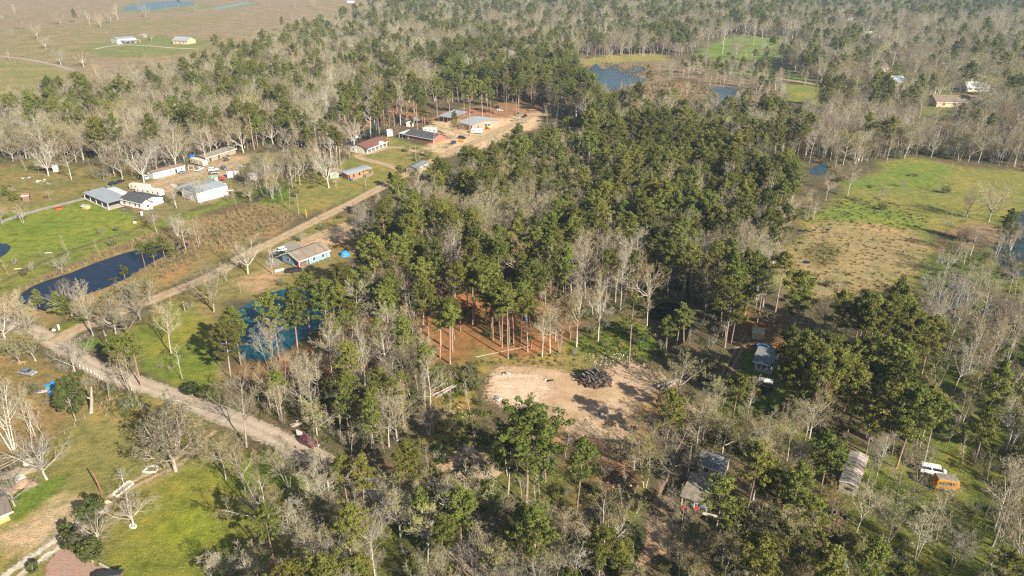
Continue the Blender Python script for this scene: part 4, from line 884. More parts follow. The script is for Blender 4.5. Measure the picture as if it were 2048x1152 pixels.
# -- house yards
T('pine', 9, 779, 254, 186, 'slender pine at the edge of the swamp pool')
T('pine', 8, 789, 252, 176, 'tall pine standing in the swamp pool')
T('pine', 9, 835, 262, 168, 'thick pine between the small yellow shed and the brick house')
T('pine', 8, 850, 254, 182, 'pine beside the dark porch shed')
T('pine', 9, 940, 272, 150, 'tall dark trunked pine in front of the metal barns')
T('pine', 8, 965, 236, 160, 'bare trunked pine behind the metal barns')
T('pine', 9, 982, 236, 176, 'pine on the needle covered yard')
T('budding', 5, 912, 284, 228, 'rust brown leafed tree in front of the metal barns')
T('pine', 8, 1012, 222, 150, 'slender pine beyond the sandy yard')
T('pine', 9, 1037, 226, 152, 'pine beside the parked flatbed trailers')
T('pine', 8, 1063, 216, 150, 'pine at the far corner of the sandy yard')
T('pine', 9, 928, 232, 166, 'broad pine spreading over the tin roofs')
T('pine', 8, 900, 238, 178, 'low crowned pine behind the tin roofs')
T('pine', 9, 683, 345, 262, 'tall pine behind the orange stable')
T('pine', 8, 676, 340, 250, 'tall shaggy pine to the far side of the green shed')
T('pine', 9, 652, 318, 238, 'pine at the wood edge by the maroon roofed house')
T('oak', 3, 708, 297, 230, 'pale dead limbed tree rising behind the maroon roofed house')
T('bare', 3, 700, 316, 288, 'small pale tree at the corner of the maroon roofed house')
T('pine', 8, 800, 385, 330, 'dark pine overhanging the lane')
T('youngpine', 2, 782, 376, 345, 'dark young pine at the lane edge')
# -- clearing
T('bigpine', 0, 1052, 1010, 812, 'largest pine with a broad flat crown in front of the sandy clearing')
T('pine', 3, 1016, 988, 850, 'pine tucked under the side of the largest pine')
T('pine', 4, 1091, 965, 850, 'slim pine behind the largest pine')
T('pine', 4, 1152, 1034, 878, 'slender yellow green pine on the rough lot')
T('deadpine', 0, 1257, 736, 586, 'half dead pine with curved lower branches by the rubble field')
T('pine', 4, 1331, 712, 628, 'very thin pine against the dark pool')
T('pine', 6, 1366, 716, 606, 'thin ivy green pine against the dark pool')
T('pine', 3, 1330, 900, 776, 'full green pine at the corner of the clearing')
T('oak', 2, 1358, 790, 708, 'round topped budding oak beside the fallen log')
T('bare', 0, 1196, 684, 566, 'straight white trunked tree alone on the green glade')
T('bare', 5, 1153, 694, 560, 'white trunked tree at the edge of the green glade')
T('bare', 4, 1084, 713, 612, 'pale thin trunk in the row at the clearing edge')
T('budding', 5, 1120, 706, 574, 'rusty brown crowned tree in the row at the clearing edge')
T('bare', 3, 1100, 706, 606, 'crooked pale tree in the row at the clearing edge')
T('bare', 0, 1111, 682, 600, 'white trunk behind the rusty crowned tree')
T('bare', 0, 1138, 666, 590, 'short white trunk near the green glade')
for i, q in enumerate([(1016, 717, 590, 0), (1004, 694, 575, 1), (982, 668, 560, 2), (1027, 690, 580, 3), (1042, 682, 566, 1), (1055, 704, 590, 4), (1062, 696, 585, 6), (1019, 690, 578, 2), (900, 728, 612, 4), (905, 704, 600, 1), (882, 690, 596, 2), (936, 622, 520, 1), (899, 670, 590, 6), (880, 716, 620, 6)]):
    T('pine', {0: 8, 1: 9, 2: 8, 3: 9, 4: 8, 6: 6}[q[3]], q[0], q[1], q[2], None)
T('bare', 0, 862, 832, 700, 'tall straight trunk at the clearing side of the thicket')
T('pine', 4, 850, 812, 690, 'orange stemmed dead looking pine in the thicket')
T('deadpine', 0, 792, 866, 752, 'leaning brown barked dead pine in the thicket')
T('deadpine', 0, 808, 862, 742, 'second leaning dead pine with a bare crown')
T('bare', 6, 858, 870, 810, 'silver grey bush like tree below the log pile')
T('bare', 2, 1105, 858, 808, 'small silvery bare tree at the edge of the clearing')
T('oak', 4, 1268, 940, 850, 'budding oak with bent limbs at the corner of the clearing')
T('budding', 1, 1290, 975, 880, 'hazy budding tree below the clearing')
T('bare', 2, 540, 740, 632, 'dead white armed tree on the near bank of the dyed pond')
T('pine', 1, 597, 712, 572, 'pine in front of the dyed pond')
T('pine', 0, 560, 720, 578, 'pine whose crown covers the end of the dyed pond')
T('pine', 3, 655, 690, 556, 'broad pine between the dyed pond and the blue house')
T('pine', 5, 620, 668, 545, 'pine on the far side of the dyed pond')
T('pine', 1, 482, 730, 612, 'pine at the lawn end of the dyed pond')
T('pine', 3, 462, 760, 640, 'low pine shading the lawn beside the dyed pond')
T('pine', 3, 712, 640, 540, 'leading pine at the wood corner below the blue tent')
T('pine', 0, 752, 600, 505, 'bright pine behind the blue tent')
T('evergreen', 2, 415, 800, 770, 'wide dark green thicket bush by the road on the lawn')
T('evergreen', 0, 385, 792, 765, 'dark green thicket bush at the lawn corner')
# -- bottom row
T('bare', 2, 1076, 1064, 992, 'white bare sapling in front of the largest pine')
T('bare', 6, 1030, 1062, 1000, 'pale bare bush tree below the largest pine')
T('bare', 2, 1130, 1072, 1020, 'white bare sapling on the rough lot')
T('bare', 6, 1160, 1066, 1030, 'short white bare sapling by the wire fence')
T('bare', 6, 640, 1050, 932, 'tall pale double stemmed tree below the road')
T('bare', 4, 594, 1096, 1000, 'pale slender crooked tree at the lawn edge below the road')
T('oak', 3, 672, 1140, 1046, 'pale gnarled tree with a snaking limb at the bottom')
T('bare', 7, 440, 1185, 1105, 'silvery bare crown rising from the bottom edge')
T('bare', 2, 512, 1170, 1090, 'pale bare tree at the bottom lawn edge')
T('bare', 2, 700, 970, 915, 'bare tree overhanging the road beyond the maroon car')
T('budding', 1, 802, 1010, 945, 'yellow budding tree below the road end')
T('budding', 1, 832, 1004, 950, 'second yellow budding tree below the road end')
T('pine', 3, 815, 1000, 882, 'full green pine just past the road end')
T('oak', 3, 900, 1030, 950, 'bare white limbed tree above the dark hollow')
T('oak', 3, 742, 1105, 1000, 'pale limbed oak in the middle of the lower wood')
T('pine', 5, 1425, 1098, 960, 'leaning pine beside the propped plank')
# -- right
T('budding', 1, 1765, 412, 366, 'yellow flowering tree alone in the meadow')
T('bare', 3, 1695, 392, 322, 'dark trunked bare tree in the meadow')
T('bare', 0, 1651, 402, 345, 'bare tree at the edge of the meadow beside the wood')
T('bare', 4, 1613, 440, 376, 'pale bare tree by the puddles')
T('bare', 3, 1627, 440, 402, 'slim pale tree by the puddles')
T('oak', 3, 1977, 444, 352, 'largest bare tree of the meadow with many grey limbs')
T('oak', 5, 1933, 436, 372, 'bare tree beside the largest meadow tree')
T('bare', 4, 1893, 470, 424, 'bare tree with dark trunk in the meadow middle')
T('bare', 3, 1940, 512, 440, 'thin leaning bare tree over the brown patch')
T('pine', 7, 1999, 500, 418, 'leaning ragged pine at the far side of the meadow')
T('oak', 3, 1888, 548, 490, 'bare pale tree where the tan grass ends')
T('bare', 2, 1903, 576, 532, 'pale dead tree in the wet meadow')
T('bare', 4, 1948, 590, 524, 'crooked pale tree in the wet meadow')
T('bare', 3, 1933, 606, 560, 'broken pale trunk in the wet meadow')
T('bare', 5, 1595, 966, 882, 'slim white tree at the edge of the dark pines')
T('bare', 5, 1730, 985, 866, 'white feathery tree in front of the rusty mobile home')
T('bare', 5, 1748, 972, 862, 'taller white feathery tree in front of the rusty mobile home')
T('bare', 1, 1710, 1074, 955, 'thin forked tree below the rusty mobile home')
T('budding', 3, 1765, 1072, 990, 'green tinged young tree on the lawn')
T('budding', 1, 1775, 1086, 1005, 'double green tinged tree on the lawn')
T('bare', 4, 1829, 1124, 1010, 'slender tree casting long stripes on the lawn')
T('bare', 4, 1872, 1078, 960, 'leaning dark stem beside the orange bus')
T('pine', 5, 1612, 1105, 1000, 'broad yellow green pine by the wrecked trailer')
T('pine', 1, 1560, 1060, 940, 'dark crowned pine at the lawn corner')
T('bare', 4, 1985, 862, 770, 'bare tree behind the white tank')
T('budding', 5, 1965, 800, 742, 'reddish budding tree on the lawn by the white tank')
T('budding', 5, 1938, 790, 730, 'second reddish budding tree on the lawn by the white tank')
for i, q in enumerate([(1585, 850, 664, 3), (1612, 864, 690, 0), (1642, 868, 700, 5), (1572, 806, 652, 7), (1664, 850, 702, 2), (1560, 850, 706, 4)]):
    T('pine', q[3], q[0], q[1], q[2], 'tall pine leaning over the grey roofed cottage')
for i, q in enumerate([(1700, 778, 604, 8), (1713, 770, 596, 9), (1724, 762, 590, 8), (1737, 768, 600, 9), (1688, 764, 598, 8), (1748, 754, 586, 9), (1760, 742, 590, 9), (1706, 742, 580, 8)]):
    T('pine', q[3], q[0], q[1], q[2], 'bare trunked pine of the grove over the orange needle lot')
for i, q in enumerate([(1760, 926, 770, 5), (1792, 936, 772, 3), (1822, 922, 774, 0), (1846, 932, 790, 13), (1730, 916, 792, 1), (1782, 902, 760, 7), (1640, 985, 868, 10)]):
    T('pine', q[3], q[0], q[1], q[2], 'bushy pine of the group above the rusty mobile home')
T('oak', 1, 1332, 962, 842, 'hazy budding oak over the woodland drive')
T('budding', 0, 1392, 905, 800, 'olive budding tree overhanging the woodland drive')
T('budding', 7, 1442, 915, 812, 'yellow green tree on the lawn below the cottage')
T('budding', 6, 1406, 880, 815, 'low olive tree at the edge of the cottage lawn')
T('budding', 3, 1506, 1000, 868, 'pale wide tree beside the old tan house')
T('bare', 10, 1500, 975, 850, 'feathery pale tree behind the old tan house')
T('pine', 0, 600, 1290, 1130, 'pine standing just below the bottom of the lawn')
T('pine', 5, 655, 1270, 1112, 'green pine at the bottom edge beside the pale limbed trees')
T('pine', 3, 556, 1320, 1160, 'pine at the very bottom edge of the lawn')
# -- far field
for i, q in enumerate([(75, 78, 44, 'oak', 3), (42, 58, 30, 'oak', 1), (92, 98, 70, 'oak', 3), (180, 50, 22, 'bare', 1), (202, 54, 26, 'oak', 3), (222, 46, 18, 'oak', 3), (236, 40, 6, 'bare', 1), (292, 34, 4, 'oak', 3), (122, 50, 18, 'oak', 1), (160, 36, 12, 'oak', 1), (392, 24, 6, 'oak', 5), (122, 130, 92, 'oak', 3), (168, 134, 96, 'oak', 2), (24, 72, 58, 'oak', 5), (590, 14, -8, 'oak', 3), (628, 14, -6, 'oak', 5), (585, 40, 20, 'oak', 3), (600, 52, 25, 'oak', 2), (20, 122, 100, 'bare', 4), (5, 40, 20, 'oak', 1), (30, 30, 8, 'bare', 1)]):
    T(q[3], q[4], q[0], q[1], q[2], None)
T('pine', 3, 152, 45, 18, 'single dark evergreen in the far field')
T('pine', 5, 358, 14, -4, 'dark evergreen on the bank of the far pond')
T('pine', 1, 565, 62, 33, 'lone green pine at the far field edge')
T('budding', 4, 303, 82, 62, 'pale tree between barn and tan house')
# ------------------------------------------------------------------ plant them
NAME = dict(mossoak='oak_tree', pine='pine_tree', bigpine='pine_tree', deadpine='pine_tree', youngpine='pine_tree', bare='bare_tree', budding='budding_tree', oak='oak_tree', evergreen='evergreen_shrub', snag='dead_tree')
CATEG = {'pine_tree': 'pine tree', 'bare_tree': 'tree', 'budding_tree': 'tree', 'oak_tree': 'tree', 'evergreen_shrub': 'shrub', 'dead_tree': 'tree'}
LOOK = {'pine_tree': 'green needled pine', 'bare_tree': 'pale leafless tree', 'budding_tree': 'tree in fresh yellowish bud', 'oak_tree': 'wide branching grey oak'}
MASS = {'pine_tree': 'pine_woods', 'bare_tree': 'leafless_woods', 'budding_tree': 'budding_woods', 'oak_tree': 'oak_woods'}
HT = {k: [max(v.co.z for v in p[2].vertices) for p in ps] for k, ps in PROTO.items()}
rnd = random.Random(11)
plants = []       # (distance, kind, which, x, y, scale, wide, rz, label, group, by hand)
for kind, which, bx, by, ty, label in HAND:
    x, y = G(bx, by); h = max(2.0, height_at(bx, by, ty)) * 1.02
    if label is None:
        label = 'straight trunked pine in the row at the clearing edge' if kind == 'pine' else 'grey leafless tree out in the brown far field'
        grp = 'pines in the row at the clearing edge' if kind == 'pine' else 'trees in the brown far field'
    else: grp = {'tall pine leaning over the grey roofed cottage': 'pines over the cottage', 'bare trunked pine of the grove over the orange needle lot': 'pines of the needle lot grove', 'bushy pine of the group above the rusty mobile home': 'pines above the rusty mobile home'}.get(label)
    s = h / HT[kind][which]; wide = s * min(1.5, max(.8, (1 / s) ** .35)) if kind not in ('bigpine', 'deadpine', 'snag', 'mossoak') else s
    if kind == 'bigpine': wide *= 1.32
    plants.append((math.hypot(x, y) * .5, kind, which, x, y, s, wide, rnd.uniform(0, 6.28), label, grp, True))
hand_xy = np.array([(p[3], p[4]) for p in plants])
rng = np.random.default_rng(5)
def cells(r0, r1, step, margin=45):
    ys = np.arange(55, r1, step); xs = np.arange(-.75 * r1 - margin, .75 * r1 + margin, step)
    X, Y = np.meshgrid(xs, ys); X = X.ravel(); Y = Y.ravel()
    X = X + rng.uniform(-.5, .5, len(X)) * step; Y = Y + rng.uniform(-.5, .5, len(Y)) * step
    d = np.hypot(X, Y); k = (d >= r0) & (d < r1) & (np.abs(X) < .735 * Y + margin + 15)
    return X[k], Y[k]
def regions(X, Y):
    px, py = to_px(X, Y); reg = np.zeros(len(X), int)
    for i, w in enumerate(WOODS):
        if w[1] is not None: reg[in_poly(px, py, w[1])] = i
    ok = np.ones(len(X), bool)
    for line, w in ROADS_PX: ok &= line_dist(X, Y, [G(*p) for p in line]) > w
    for poly in WATER_PX: ok &= ~in_poly(px, py, poly)
    for cx, cy, r in CLEAR: ok &= np.hypot(X - cx, Y - cy) > r
    return reg, ok, px, py
under = []
for r0, r1, step, grow_k in ((60, 330, 5.0, 1.0), (330, 600, 6.2, 1.05), (600, 1000, 7.8, 1.15), (1000, 2250, 10.8, 1.3)):
    X, Y = cells(r0, r1, step); reg, ok, px, py = regions(X, Y)
    for i in np.nonzero(ok)[0]:
        w = WOODS[reg[i]]
        if rng.random() > w[2] or (w[1] is None and py[i] > 330): continue
        x, y = X[i], Y[i]
        if r0 < 600 and np.min(np.hypot(hand_xy[:, 0] - x, hand_xy[:, 1] - y)) < 3.2: continue
        # neighbouring trees tend to be of one kind
        q = rng.random() * .6 + .4 * (.5 + .5 * math.sin(x * .045 + 2.1 * math.sin(y * .031 + reg[i])) * math.cos(y * .052 + 1.3 * math.sin(x * .027)))
        q = min(max((q - .12) / .76, 0), .999)
        c = 0
        for kind, sh in w[3].items():
            c += sh
            if q < c: break
        which = rng.integers(len(PROTO[kind])); s = w[4] * rng.uniform(.66, 1.12)
        wide = s * rng.uniform(.88, 1.14) * grow_k
        nm = NAME[kind]; label = LOOK[nm] + ' ' + w[7]; grp = nm.replace('_', ' ') + 's ' + w[7]
        plants.append((math.hypot(x, y), kind, int(which), x, y, s, wide, rng.uniform(0, 6.28), label, grp, False))
plants.sort(key=lambda p: p[0])
seen = {}; singles = 0; mass = {}
LIMIT = 285
visible = lambda x, y: abs(1024 - to_px(np.array([x]), np.array([y]))[0][0]) < 1080 and to_px(np.array([x]), np.array([y]))[1][0] < 1260
for _, kind, which, x, y, s, wide, rz, label, grp, hand in plants:
    nm = NAME[kind]
    if seen.get(nm, 0) < LIMIT and (hand or visible(x, y)):
        seen[nm] = seen.get(nm, 0) + 1
        tm, cm, jm = PROTO[kind][which]
        e = empty(nm, (x, y, 0), rz, label, CATEG[nm], grp); e.scale = (wide, wide, s)
        a = bpy.data.objects.new('trunk', tm); COL.objects.link(a); a.parent = e
        if cm: b = bpy.data.objects.new('crown', cm); COL.objects.link(b); b.parent = e
    else:
        mass.setdefault(nm, []).append((x, y, 0, rz, (s + wide) / 2, (kind, which)))
for nm, pts in mass.items():
    keys = sorted({p[5] for p in pts}); ix = {k: i for i, k in enumerate(keys)}
    scatter(MASS.get(nm, 'distant_woods'), [p[:5] + (ix[p[5]],) for p in pts], [PROTO[k][w][2] for k, w in keys])
print('trees', seen, {k: len(v) for k, v in mass.items()})
# undergrowth, saplings and tall grass
BUSH = [bush(1, False), bush(2, True), bush(3, False), bush(4, True)]; LOW = [low_leaves(1), low_leaves(2)]; SAP = [sapling(1), sapling(2), sapling(3)]
bp_, lp_, sp_ = [], [], []
for r0, r1, step in ((60, 330, 2.6), (330, 620, 4.2)):
    X, Y = cells(r0, r1, step, 25); reg, ok, px, py = regions(X, Y)
    for i in np.nonzero(ok)[0]:
        w = WOODS[reg[i]]
        if rng.random() > w[5] * (.4 if w[1] is None else 1): continue
        x, y = X[i], Y[i]; u = rng.random(); green = rng.random() < w[6]
        sc = rng.uniform(.55, 1.25) * (1.2 if r0 > 100 else 1)
        if u < .30: lp_.append((x, y, 0, rng.uniform(0, 6.28), sc * 1.2, int(rng.integers(2))))
        elif u < .78: bp_.append((x, y, 0, rng.uniform(0, 6.28), sc, int(rng.integers(2)) * 2 + (1 if green else 0)))
        else: sp_.append((x, y, 0, rng.uniform(0, 6.28), sc * rng.uniform(.6, 1.0), int(rng.integers(3))))
scatter('undergrowth', bp_, [b[2] for b in BUSH]); scatter('ground_cover', lp_, [b[2] for b in LOW]); scatter('saplings', sp_, [b[2] for b in SAP])
TUFT = [tuft(1), tuft(2, 1.5, 30, .5), tuft(3, .6, 30, .6), tuft(4, .5, 34, .7, LEAF_BUSH)]
REEDS = [  # outline, spacing, which, size
    ([(300, 476), (360, 450), (440, 430), (500, 412), (560, 416), (608, 430), (560, 458), (480, 486), (430, 502), (380, 500), (330, 508)], 1.5, (0, 1), 1.0, .75),
    ([(-60, 690), (0, 600), (110, 548), (250, 490), (300, 470), (342, 478), (240, 504), (140, 544), (80, 564), (40, 586), (30, 612), (-40, 720)], 1.2, (0, 1, 1), 1.05, .8),
    ([(96, 626), (170, 594), (262, 556), (296, 534), (372, 500), (400, 498), (470, 490), (400, 520), (300, 570), (220, 600), (140, 640)], 1.2, (0, 1, 2), .9, .6),
    ([(1240, 196), (1290, 168), (1350, 160), (1420, 172), (1440, 196), (1370, 240), (1290, 235)], 2.2, (0, 1), 1.3, .7),
    ([(1560, 520), (1600, 462), (1660, 446), (1760, 450), (1830, 462), (1862, 496), (1840, 545), (1760, 580), (1660, 600), (1590, 580)], 1.5, (0, 2, 2), .75, .35),
    ([(1610, 500), (1650, 485), (1685, 505), (1640, 528)], 1.2, (3, 3, 2), 1.0, .6),
    ([(1560, 450), (1640, 405), (1760, 390), (1870, 440), (1830, 462), (1700, 445), (1600, 462)], 1.8, (3, 2, 3), 1.0, .5),
    ([(870, 748), (930, 735), (962, 745), (955, 780), (890, 810)], .9, (3, 3, 2), 1.2, .8),
    ([(900, 730), (1000, 716), (1140, 700), (1190, 720), (1160, 735), (1000, 728), (960, 740)], 1.2, (3, 2), .9, .5),
    ([(1140, 690), (1190, 655), (1240, 640), (1300, 655), (1330, 700), (1300, 730), (1240, 716), (1180, 713)], 1.0, (3, 3, 3, 2), 1.1, .6),
    ([(860, 800), (940, 800), (990, 880), (1060, 950), (900, 950), (850, 880)], 1.2, (3, 2, 3), 1.0, .55),
    ([(120, 740), (170, 745), (215, 790), (300, 830), (220, 838), (170, 790)], .9, (0, 2, 3), 1.0, .7),
    ([(1190, 123), (1310, 129), (1306, 150), (1270, 160), (1225, 140), (1200, 128)], 2.6, (0, 1), 1.4, .25),
    ([(1185, 190), (1230, 176), (1265, 178), (1240, 200), (1205, 210)], 2.2, (0, 1), 1.2, .4),
    ([(1980, 510), (2036, 425), (2150, 415), (2180, 500), (2010, 565)], 2.0, (3, 3, 1), 1.4, .25),
    ([(1840, 590), (1890, 520), (2000, 500), (2060, 600), (2000, 650), (1900, 640)], 1.6, (3, 3, 2), 1.2, .4),
    ([(505, 402), (560, 382), (600, 372), (575, 400), (530, 410)], 1.2, (3,), 1.1, .7),
]
tp = []
for poly, step, ws, size, dens in REEDS:
    wp = [G(*p) for p in poly]; xs = [p[0] for p in wp]; ys = [p[1] for p in wp]
    X, Y = np.meshgrid(np.arange(min(xs), max(xs), step), np.arange(min(ys), max(ys), step)); X = X.ravel() + rng.uniform(-.5, .5, X.size) * step; Y = Y.ravel() + rng.uniform(-.5, .5, Y.size) * step
    k = in_poly(X, Y, wp) & (rng.random(len(X)) < dens)
    for line, w in ROADS_PX[:2]: k &= line_dist(X, Y, [G(*p) for p in line]) > w
    for x, y in zip(X[k], Y[k]): tp.append((x, y, 0, rng.uniform(0, 6.28), size * rng.uniform(.6, 1.3), int(ws[rng.integers(len(ws))])))
scatter('tall_grass', tp, [t_[2] for t_ in TUFT])
print('undergrowth', len(bp_), len(lp_), len(sp_), len(tp))
# ------------------------------------------------------------------ buildings
WHITE = simple('white_paint', (.74, .72, .68), .6, .12); WHITE2 = simple('stained_white_siding', (.66, .64, .58), .7, .25, .8, streak=(1, 1, .3))
BLUE = simple('blue_siding', (.20, .32, .39), .6, .1, 1.2); SHINGLE = simple('weathered_brown_shingles', (.245, .20, .155), .9, .22, .35, c2=(.17, .14, .11))
DARKROOF = simple('charcoal_shingles', (.085, .088, .095), .85, .25, .5); BROWNROOF = simple('brown_shingles', (.225, .175, .13), .9, .3, .6)
MAROON = simple('maroon_shingles', (.185, .085, .068), .85, .2, .5); TIN = simple('galvanised_roof', (.46, .49, .52), .42, .16, .4, metal=.35, spec=.5, streak=(.3, 2, 1))
TIN2 = simple('pale_metal_roof', (.62, .64, .66), .5, .1, .4, metal=.1); RUST = simple('rusty_tin', (.44, .36, .29), .7, .3, .7, c2=(.24, .12, .06))
BRICK = simple('red_brick', (.30, .145, .11), .9, .25, 3); TRIM = simple('white_trim', (.78, .77, .74), .5, .05); GLASS = simple('window_glass', (.03, .04, .05), .08, .2, .5, spec=.6)
WOOD = simple('grey_timber', (.33, .28, .22), .85, .3, 1.5, streak=(.3, .3, 3)); ORANGEW = simple('orange_stained_boards', (.48, .22, .10), .75, .3, 1.6); WOODNEW = simple('fresh_timber', (.58, .36, .17), .75, .25, 1.4)
TANW = simple('tan_siding', (.56, .45, .30), .75, .2, .9); DARK = simple('dark_parts_and_opening_shade', (.02, .019, .018), .9, .2); CONC = simple('concrete', (.45, .42, .37), .85, .2, .8)  # DARK panels on doorways and stall windows paint the shade inside
GREENW = simple('pale_green_boards', (.33, .40, .29), .75, .2, 1); OLDROOF = simple('mossy_grey_roof', (.30, .27, .22), .9, .35, .9, c2=(.15, .135, .10)); SLATE = simple('slate_grey_roof', (.20, .215, .235), .8, .3, .7)
PLANKROOF = simple('rust_streaked_roof', (.46, .43, .39), .8, .4, .8, c2=(.19, .14, .11), streak=(.35, 3.5, 1)); CREAM = simple('cream_panel', (.66, .60, .48), .7, .25, .8)
BLACKP = simple('black_rubber', (.025, .025, .027), .7, .2); GREYM = simple('grey_metal', (.30, .31, .33), .45, .2, .8, metal=.4)
REDP = simple('red_paint', (.50, .03, .035), .45, .15); YELP = simple('yellow_paint', (.72, .42, .03), .45, .12); ORANGEP = simple('orange_bus_paint', (.52, .25, .035), .55, .35, .7, c2=(.40, .17, .03))
MAROONP = simple('maroon_car_paint', (.115, .014, .028), .25, .1, spec=.6); SILVER = simple('silver_car_paint', (.36, .38, .40), .3, .12, metal=.4); BLACKC = simple('black_car_paint', (.018, .019, .022), .2, .1, spec=.6)
WHITEC = simple('white_car_paint', (.76, .76, .75), .3, .06, spec=.5); NAVYC = simple('dark_blue_car_paint', (.03, .045, .09), .25, .1, spec=.6); GREYC = simple('grey_car_paint', (.16, .18, .20), .3, .12, spec=.5)
BLUETARP = simple('blue_tarp', (.03, .24, .66), .45, .2, 1.2); TEALP = simple('teal_plastic', (.08, .35, .36), .5, .2); LAMP = simple('lamp_glass', (.78, .78, .74), .15, .05, spec=.6); CHROME = simple('bright_metal', (.62, .62, .62), .25, .1, metal=.7)
GREENP = simple('green_paint', (.06, .22, .14), .5, .25); PINKT = simple('pink_sheet', (.62, .42, .36), .8, .2)
def frame(A, B):
    a = Vector((*G(*A), 0)); b = Vector((*G(*B), 0)); d = b - a
    return a, math.atan2(d.y, d.x), d.length
def gable_roof(L, W, wh, rise, ov, th=.16, along='x', split=.5):
    m = MB(); s = split
    if along == 'x':
        k = rise / (W * s); k2 = rise / (W * (1 - s))
        m.prism_x([(-ov, wh - ov * k), (W * s, wh + rise), (W * s, wh + rise + th), (-ov, wh - ov * k + th)], -ov, L + ov)
        m.prism_x([(W * s, wh + rise), (W + ov, wh - ov * k2), (W + ov, wh - ov * k2 + th), (W * s, wh + rise + th)], -ov, L + ov)
    else:
        k = rise / (L * s); k2 = rise / (L * (1 - s))
        m.prism([(-ov, wh - ov * k), (-ov, wh - ov * k + th), (L * s, wh + rise + th), (L * s, wh + rise)], -ov, W + ov)
        m.prism([(L * s, wh + rise), (L * s, wh + rise + th), (L + ov, wh - ov * k2 + th), (L + ov, wh - ov * k2)], -ov, W + ov)
    return m
def seams(root, L, W, wh, rise, ov, along, mat, step=1.1, split=.5):
    m = MB()
    if along == 'x':
        x = 0.0
        while x <= L:
            m.bar((x, -ov, wh - ov * rise / (W * split) + .19), (x, W * split, wh + rise + .19), .07, .06); m.bar((x, W * split, wh + rise + .19), (x, W + ov, wh - ov * rise / (W * (1 - split)) + .19), .07, .06); x += step
    else:
        y = 0.0
        while y <= W:
            m.bar((-ov, y, wh - ov * rise / (L * split) + .19), (L * split, y, wh + rise + .19), .07, .06); m.bar((L * split, y, wh + rise + .19), (L + ov, y, wh - ov * rise / (L * (1 - split)) + .19), .07, .06); y += step
    m.build('roof_seams', mat, root)
def window(root, wall, u, z, w, h, L, W, trim=None):
    fr = MB(); pn = MB(); g = .09
    def put(mb, u0, u1, z0, z1, d):
        if wall == 'front': mb.box(u0, u1, -d, .02, z0, z1)
        elif wall == 'back': mb.box(u0, u1, W - .02, W + d, z0, z1)
        elif wall == 'left': mb.box(-d, .02, u0, u1, z0, z1)
        else: mb.box(L - .02, L + d, u0, u1, z0, z1)
    put(fr, u - w / 2 - g, u + w / 2 + g, z - g, z + h + g, .05); put(pn, u - w / 2, u - .03, z, z + h, .07); put(pn, u + .03, u + w / 2, z, z + h, .07)
    f = fr.build('window', trim or TRIM, root); pn.build('pane', GLASS, f)
def door(root, wall, u, L, W, mat, w=.95, h=2.05, z=.15):
    m = MB(); k = MB()
    for mb, a, b, z0, z1, d in ((m, u - w / 2, u + w / 2, z, z + h, .06), (k, u + w / 2 - .16, u + w / 2 - .08, z + .95, z + 1.05, .12)):
        if wall == 'front': mb.box(a, b, -d, .02, z0, z1)
        elif wall == 'back': mb.box(a, b, W - .02, W + d, z0, z1)
        elif wall == 'left': mb.box(-d, .02, a, b, z0, z1)
        else: mb.box(L - .02, L + d, a, b, z0, z1)
    d_ = m.build('door', mat, root); k.build('handle', CHROME, d_)
def walls(root, L, W, wh, rise, along, mat, x0=0, y0=0, split=.5, name='wall'):
    m = MB()
    if along == 'x': m.prism_x([(y0, -.05), (W, -.05), (W, wh), (W * split, wh + rise), (y0, wh + (rise * y0 / (W * split) if y0 < W * split else rise))], x0, L)
    else: m.prism([(x0, -.05), (L, -.05), (L, wh), (L * split, wh + rise), (x0, wh)], y0, W)
    return m.build(name, mat, root)
def house(name, label, cat, A, B, W, wh, rise, wm, rm, along='x', ov=.45, wins=(), doors=(), rz=None, L=None, group=None, seam=None, split=.5, skirt=None):
    a, r, l = frame(A, B) if rz is None else (Vector((*G(*A), 0)), rz, L)
    L = L or l; root = empty(name, a, r, label, cat, group)
    walls(root, L, W, wh, rise, along, wm, split=split); gable_roof(L, W, wh, rise, ov, along=along, split=split).build('roof', rm, root)
    tr = MB(); k = rise / (W * split if along == 'x' else L * split)
    if along == 'x': tr.box(-ov - .02, L + ov + .02, -ov - .05, -ov - .002, wh - ov * k - .12, wh - ov * k + .17)
    else: tr.bar((-ov, -ov - .03, wh - ov * k + .06), (L * split, -ov - .03, wh + rise + .06), .05, .24); tr.bar((L * split, -ov - .03, wh + rise + .06), (L + ov, -ov - .03, wh - ov * k + .06), .05, .24)
    tr.build('fascia', TRIM if seam is None else rm, root)
    if seam: seams(root, L, W, wh, rise, ov, along, rm, seam, split)
    if skirt: m = MB(); m.box(-.04, L + .04, -.04, W + .04, -.05, .55); m.build('skirting', skirt, root)
    for w in wins: window(root, *w, L, W)
    for d in doors: door(root, d[0], d[1], L, W, d[2] if len(d) > 2 else WHITE)
    return root, L
def canopy(name, label, cat, A, B, W, h0, h1, rm, posts=3, L=None, group=None, beam=TRIM, floor=None):
    """open roof on posts; slopes from h0 at the near side to h1 at the far side"""
    a, r, l = frame(A, B); L = L or l; root = empty(name, a, r, label, cat, group)
    m = MB(); m.prism_x([(-.4, h0), (W + .2, h1), (W + .2, h1 + .14), (-.4, h0 + .14)], -.4, L + .4); m.build('roof', rm, root)
    for i in range(posts):
        for y, h in ((0, h0), (W - .2, h1 - .05)):
            p = MB(); x = L * i / (posts - 1); p.box(x - .09, x + .09, y - .09, y + .09, -.05, h + .02); p.build('post', beam, root)
    for y, h in ((0, h0), (W - .2, h1 - .05)): p = MB(); p.box(-.2, L + .2, y - .07, y + .07, h - .24, h - .01); p.build('beam', beam, root)
    if floor: m = MB(); m.box(-.3, L + .3, -.3, W, -.05, .12); m.build('slab', floor, root)
    return root, L
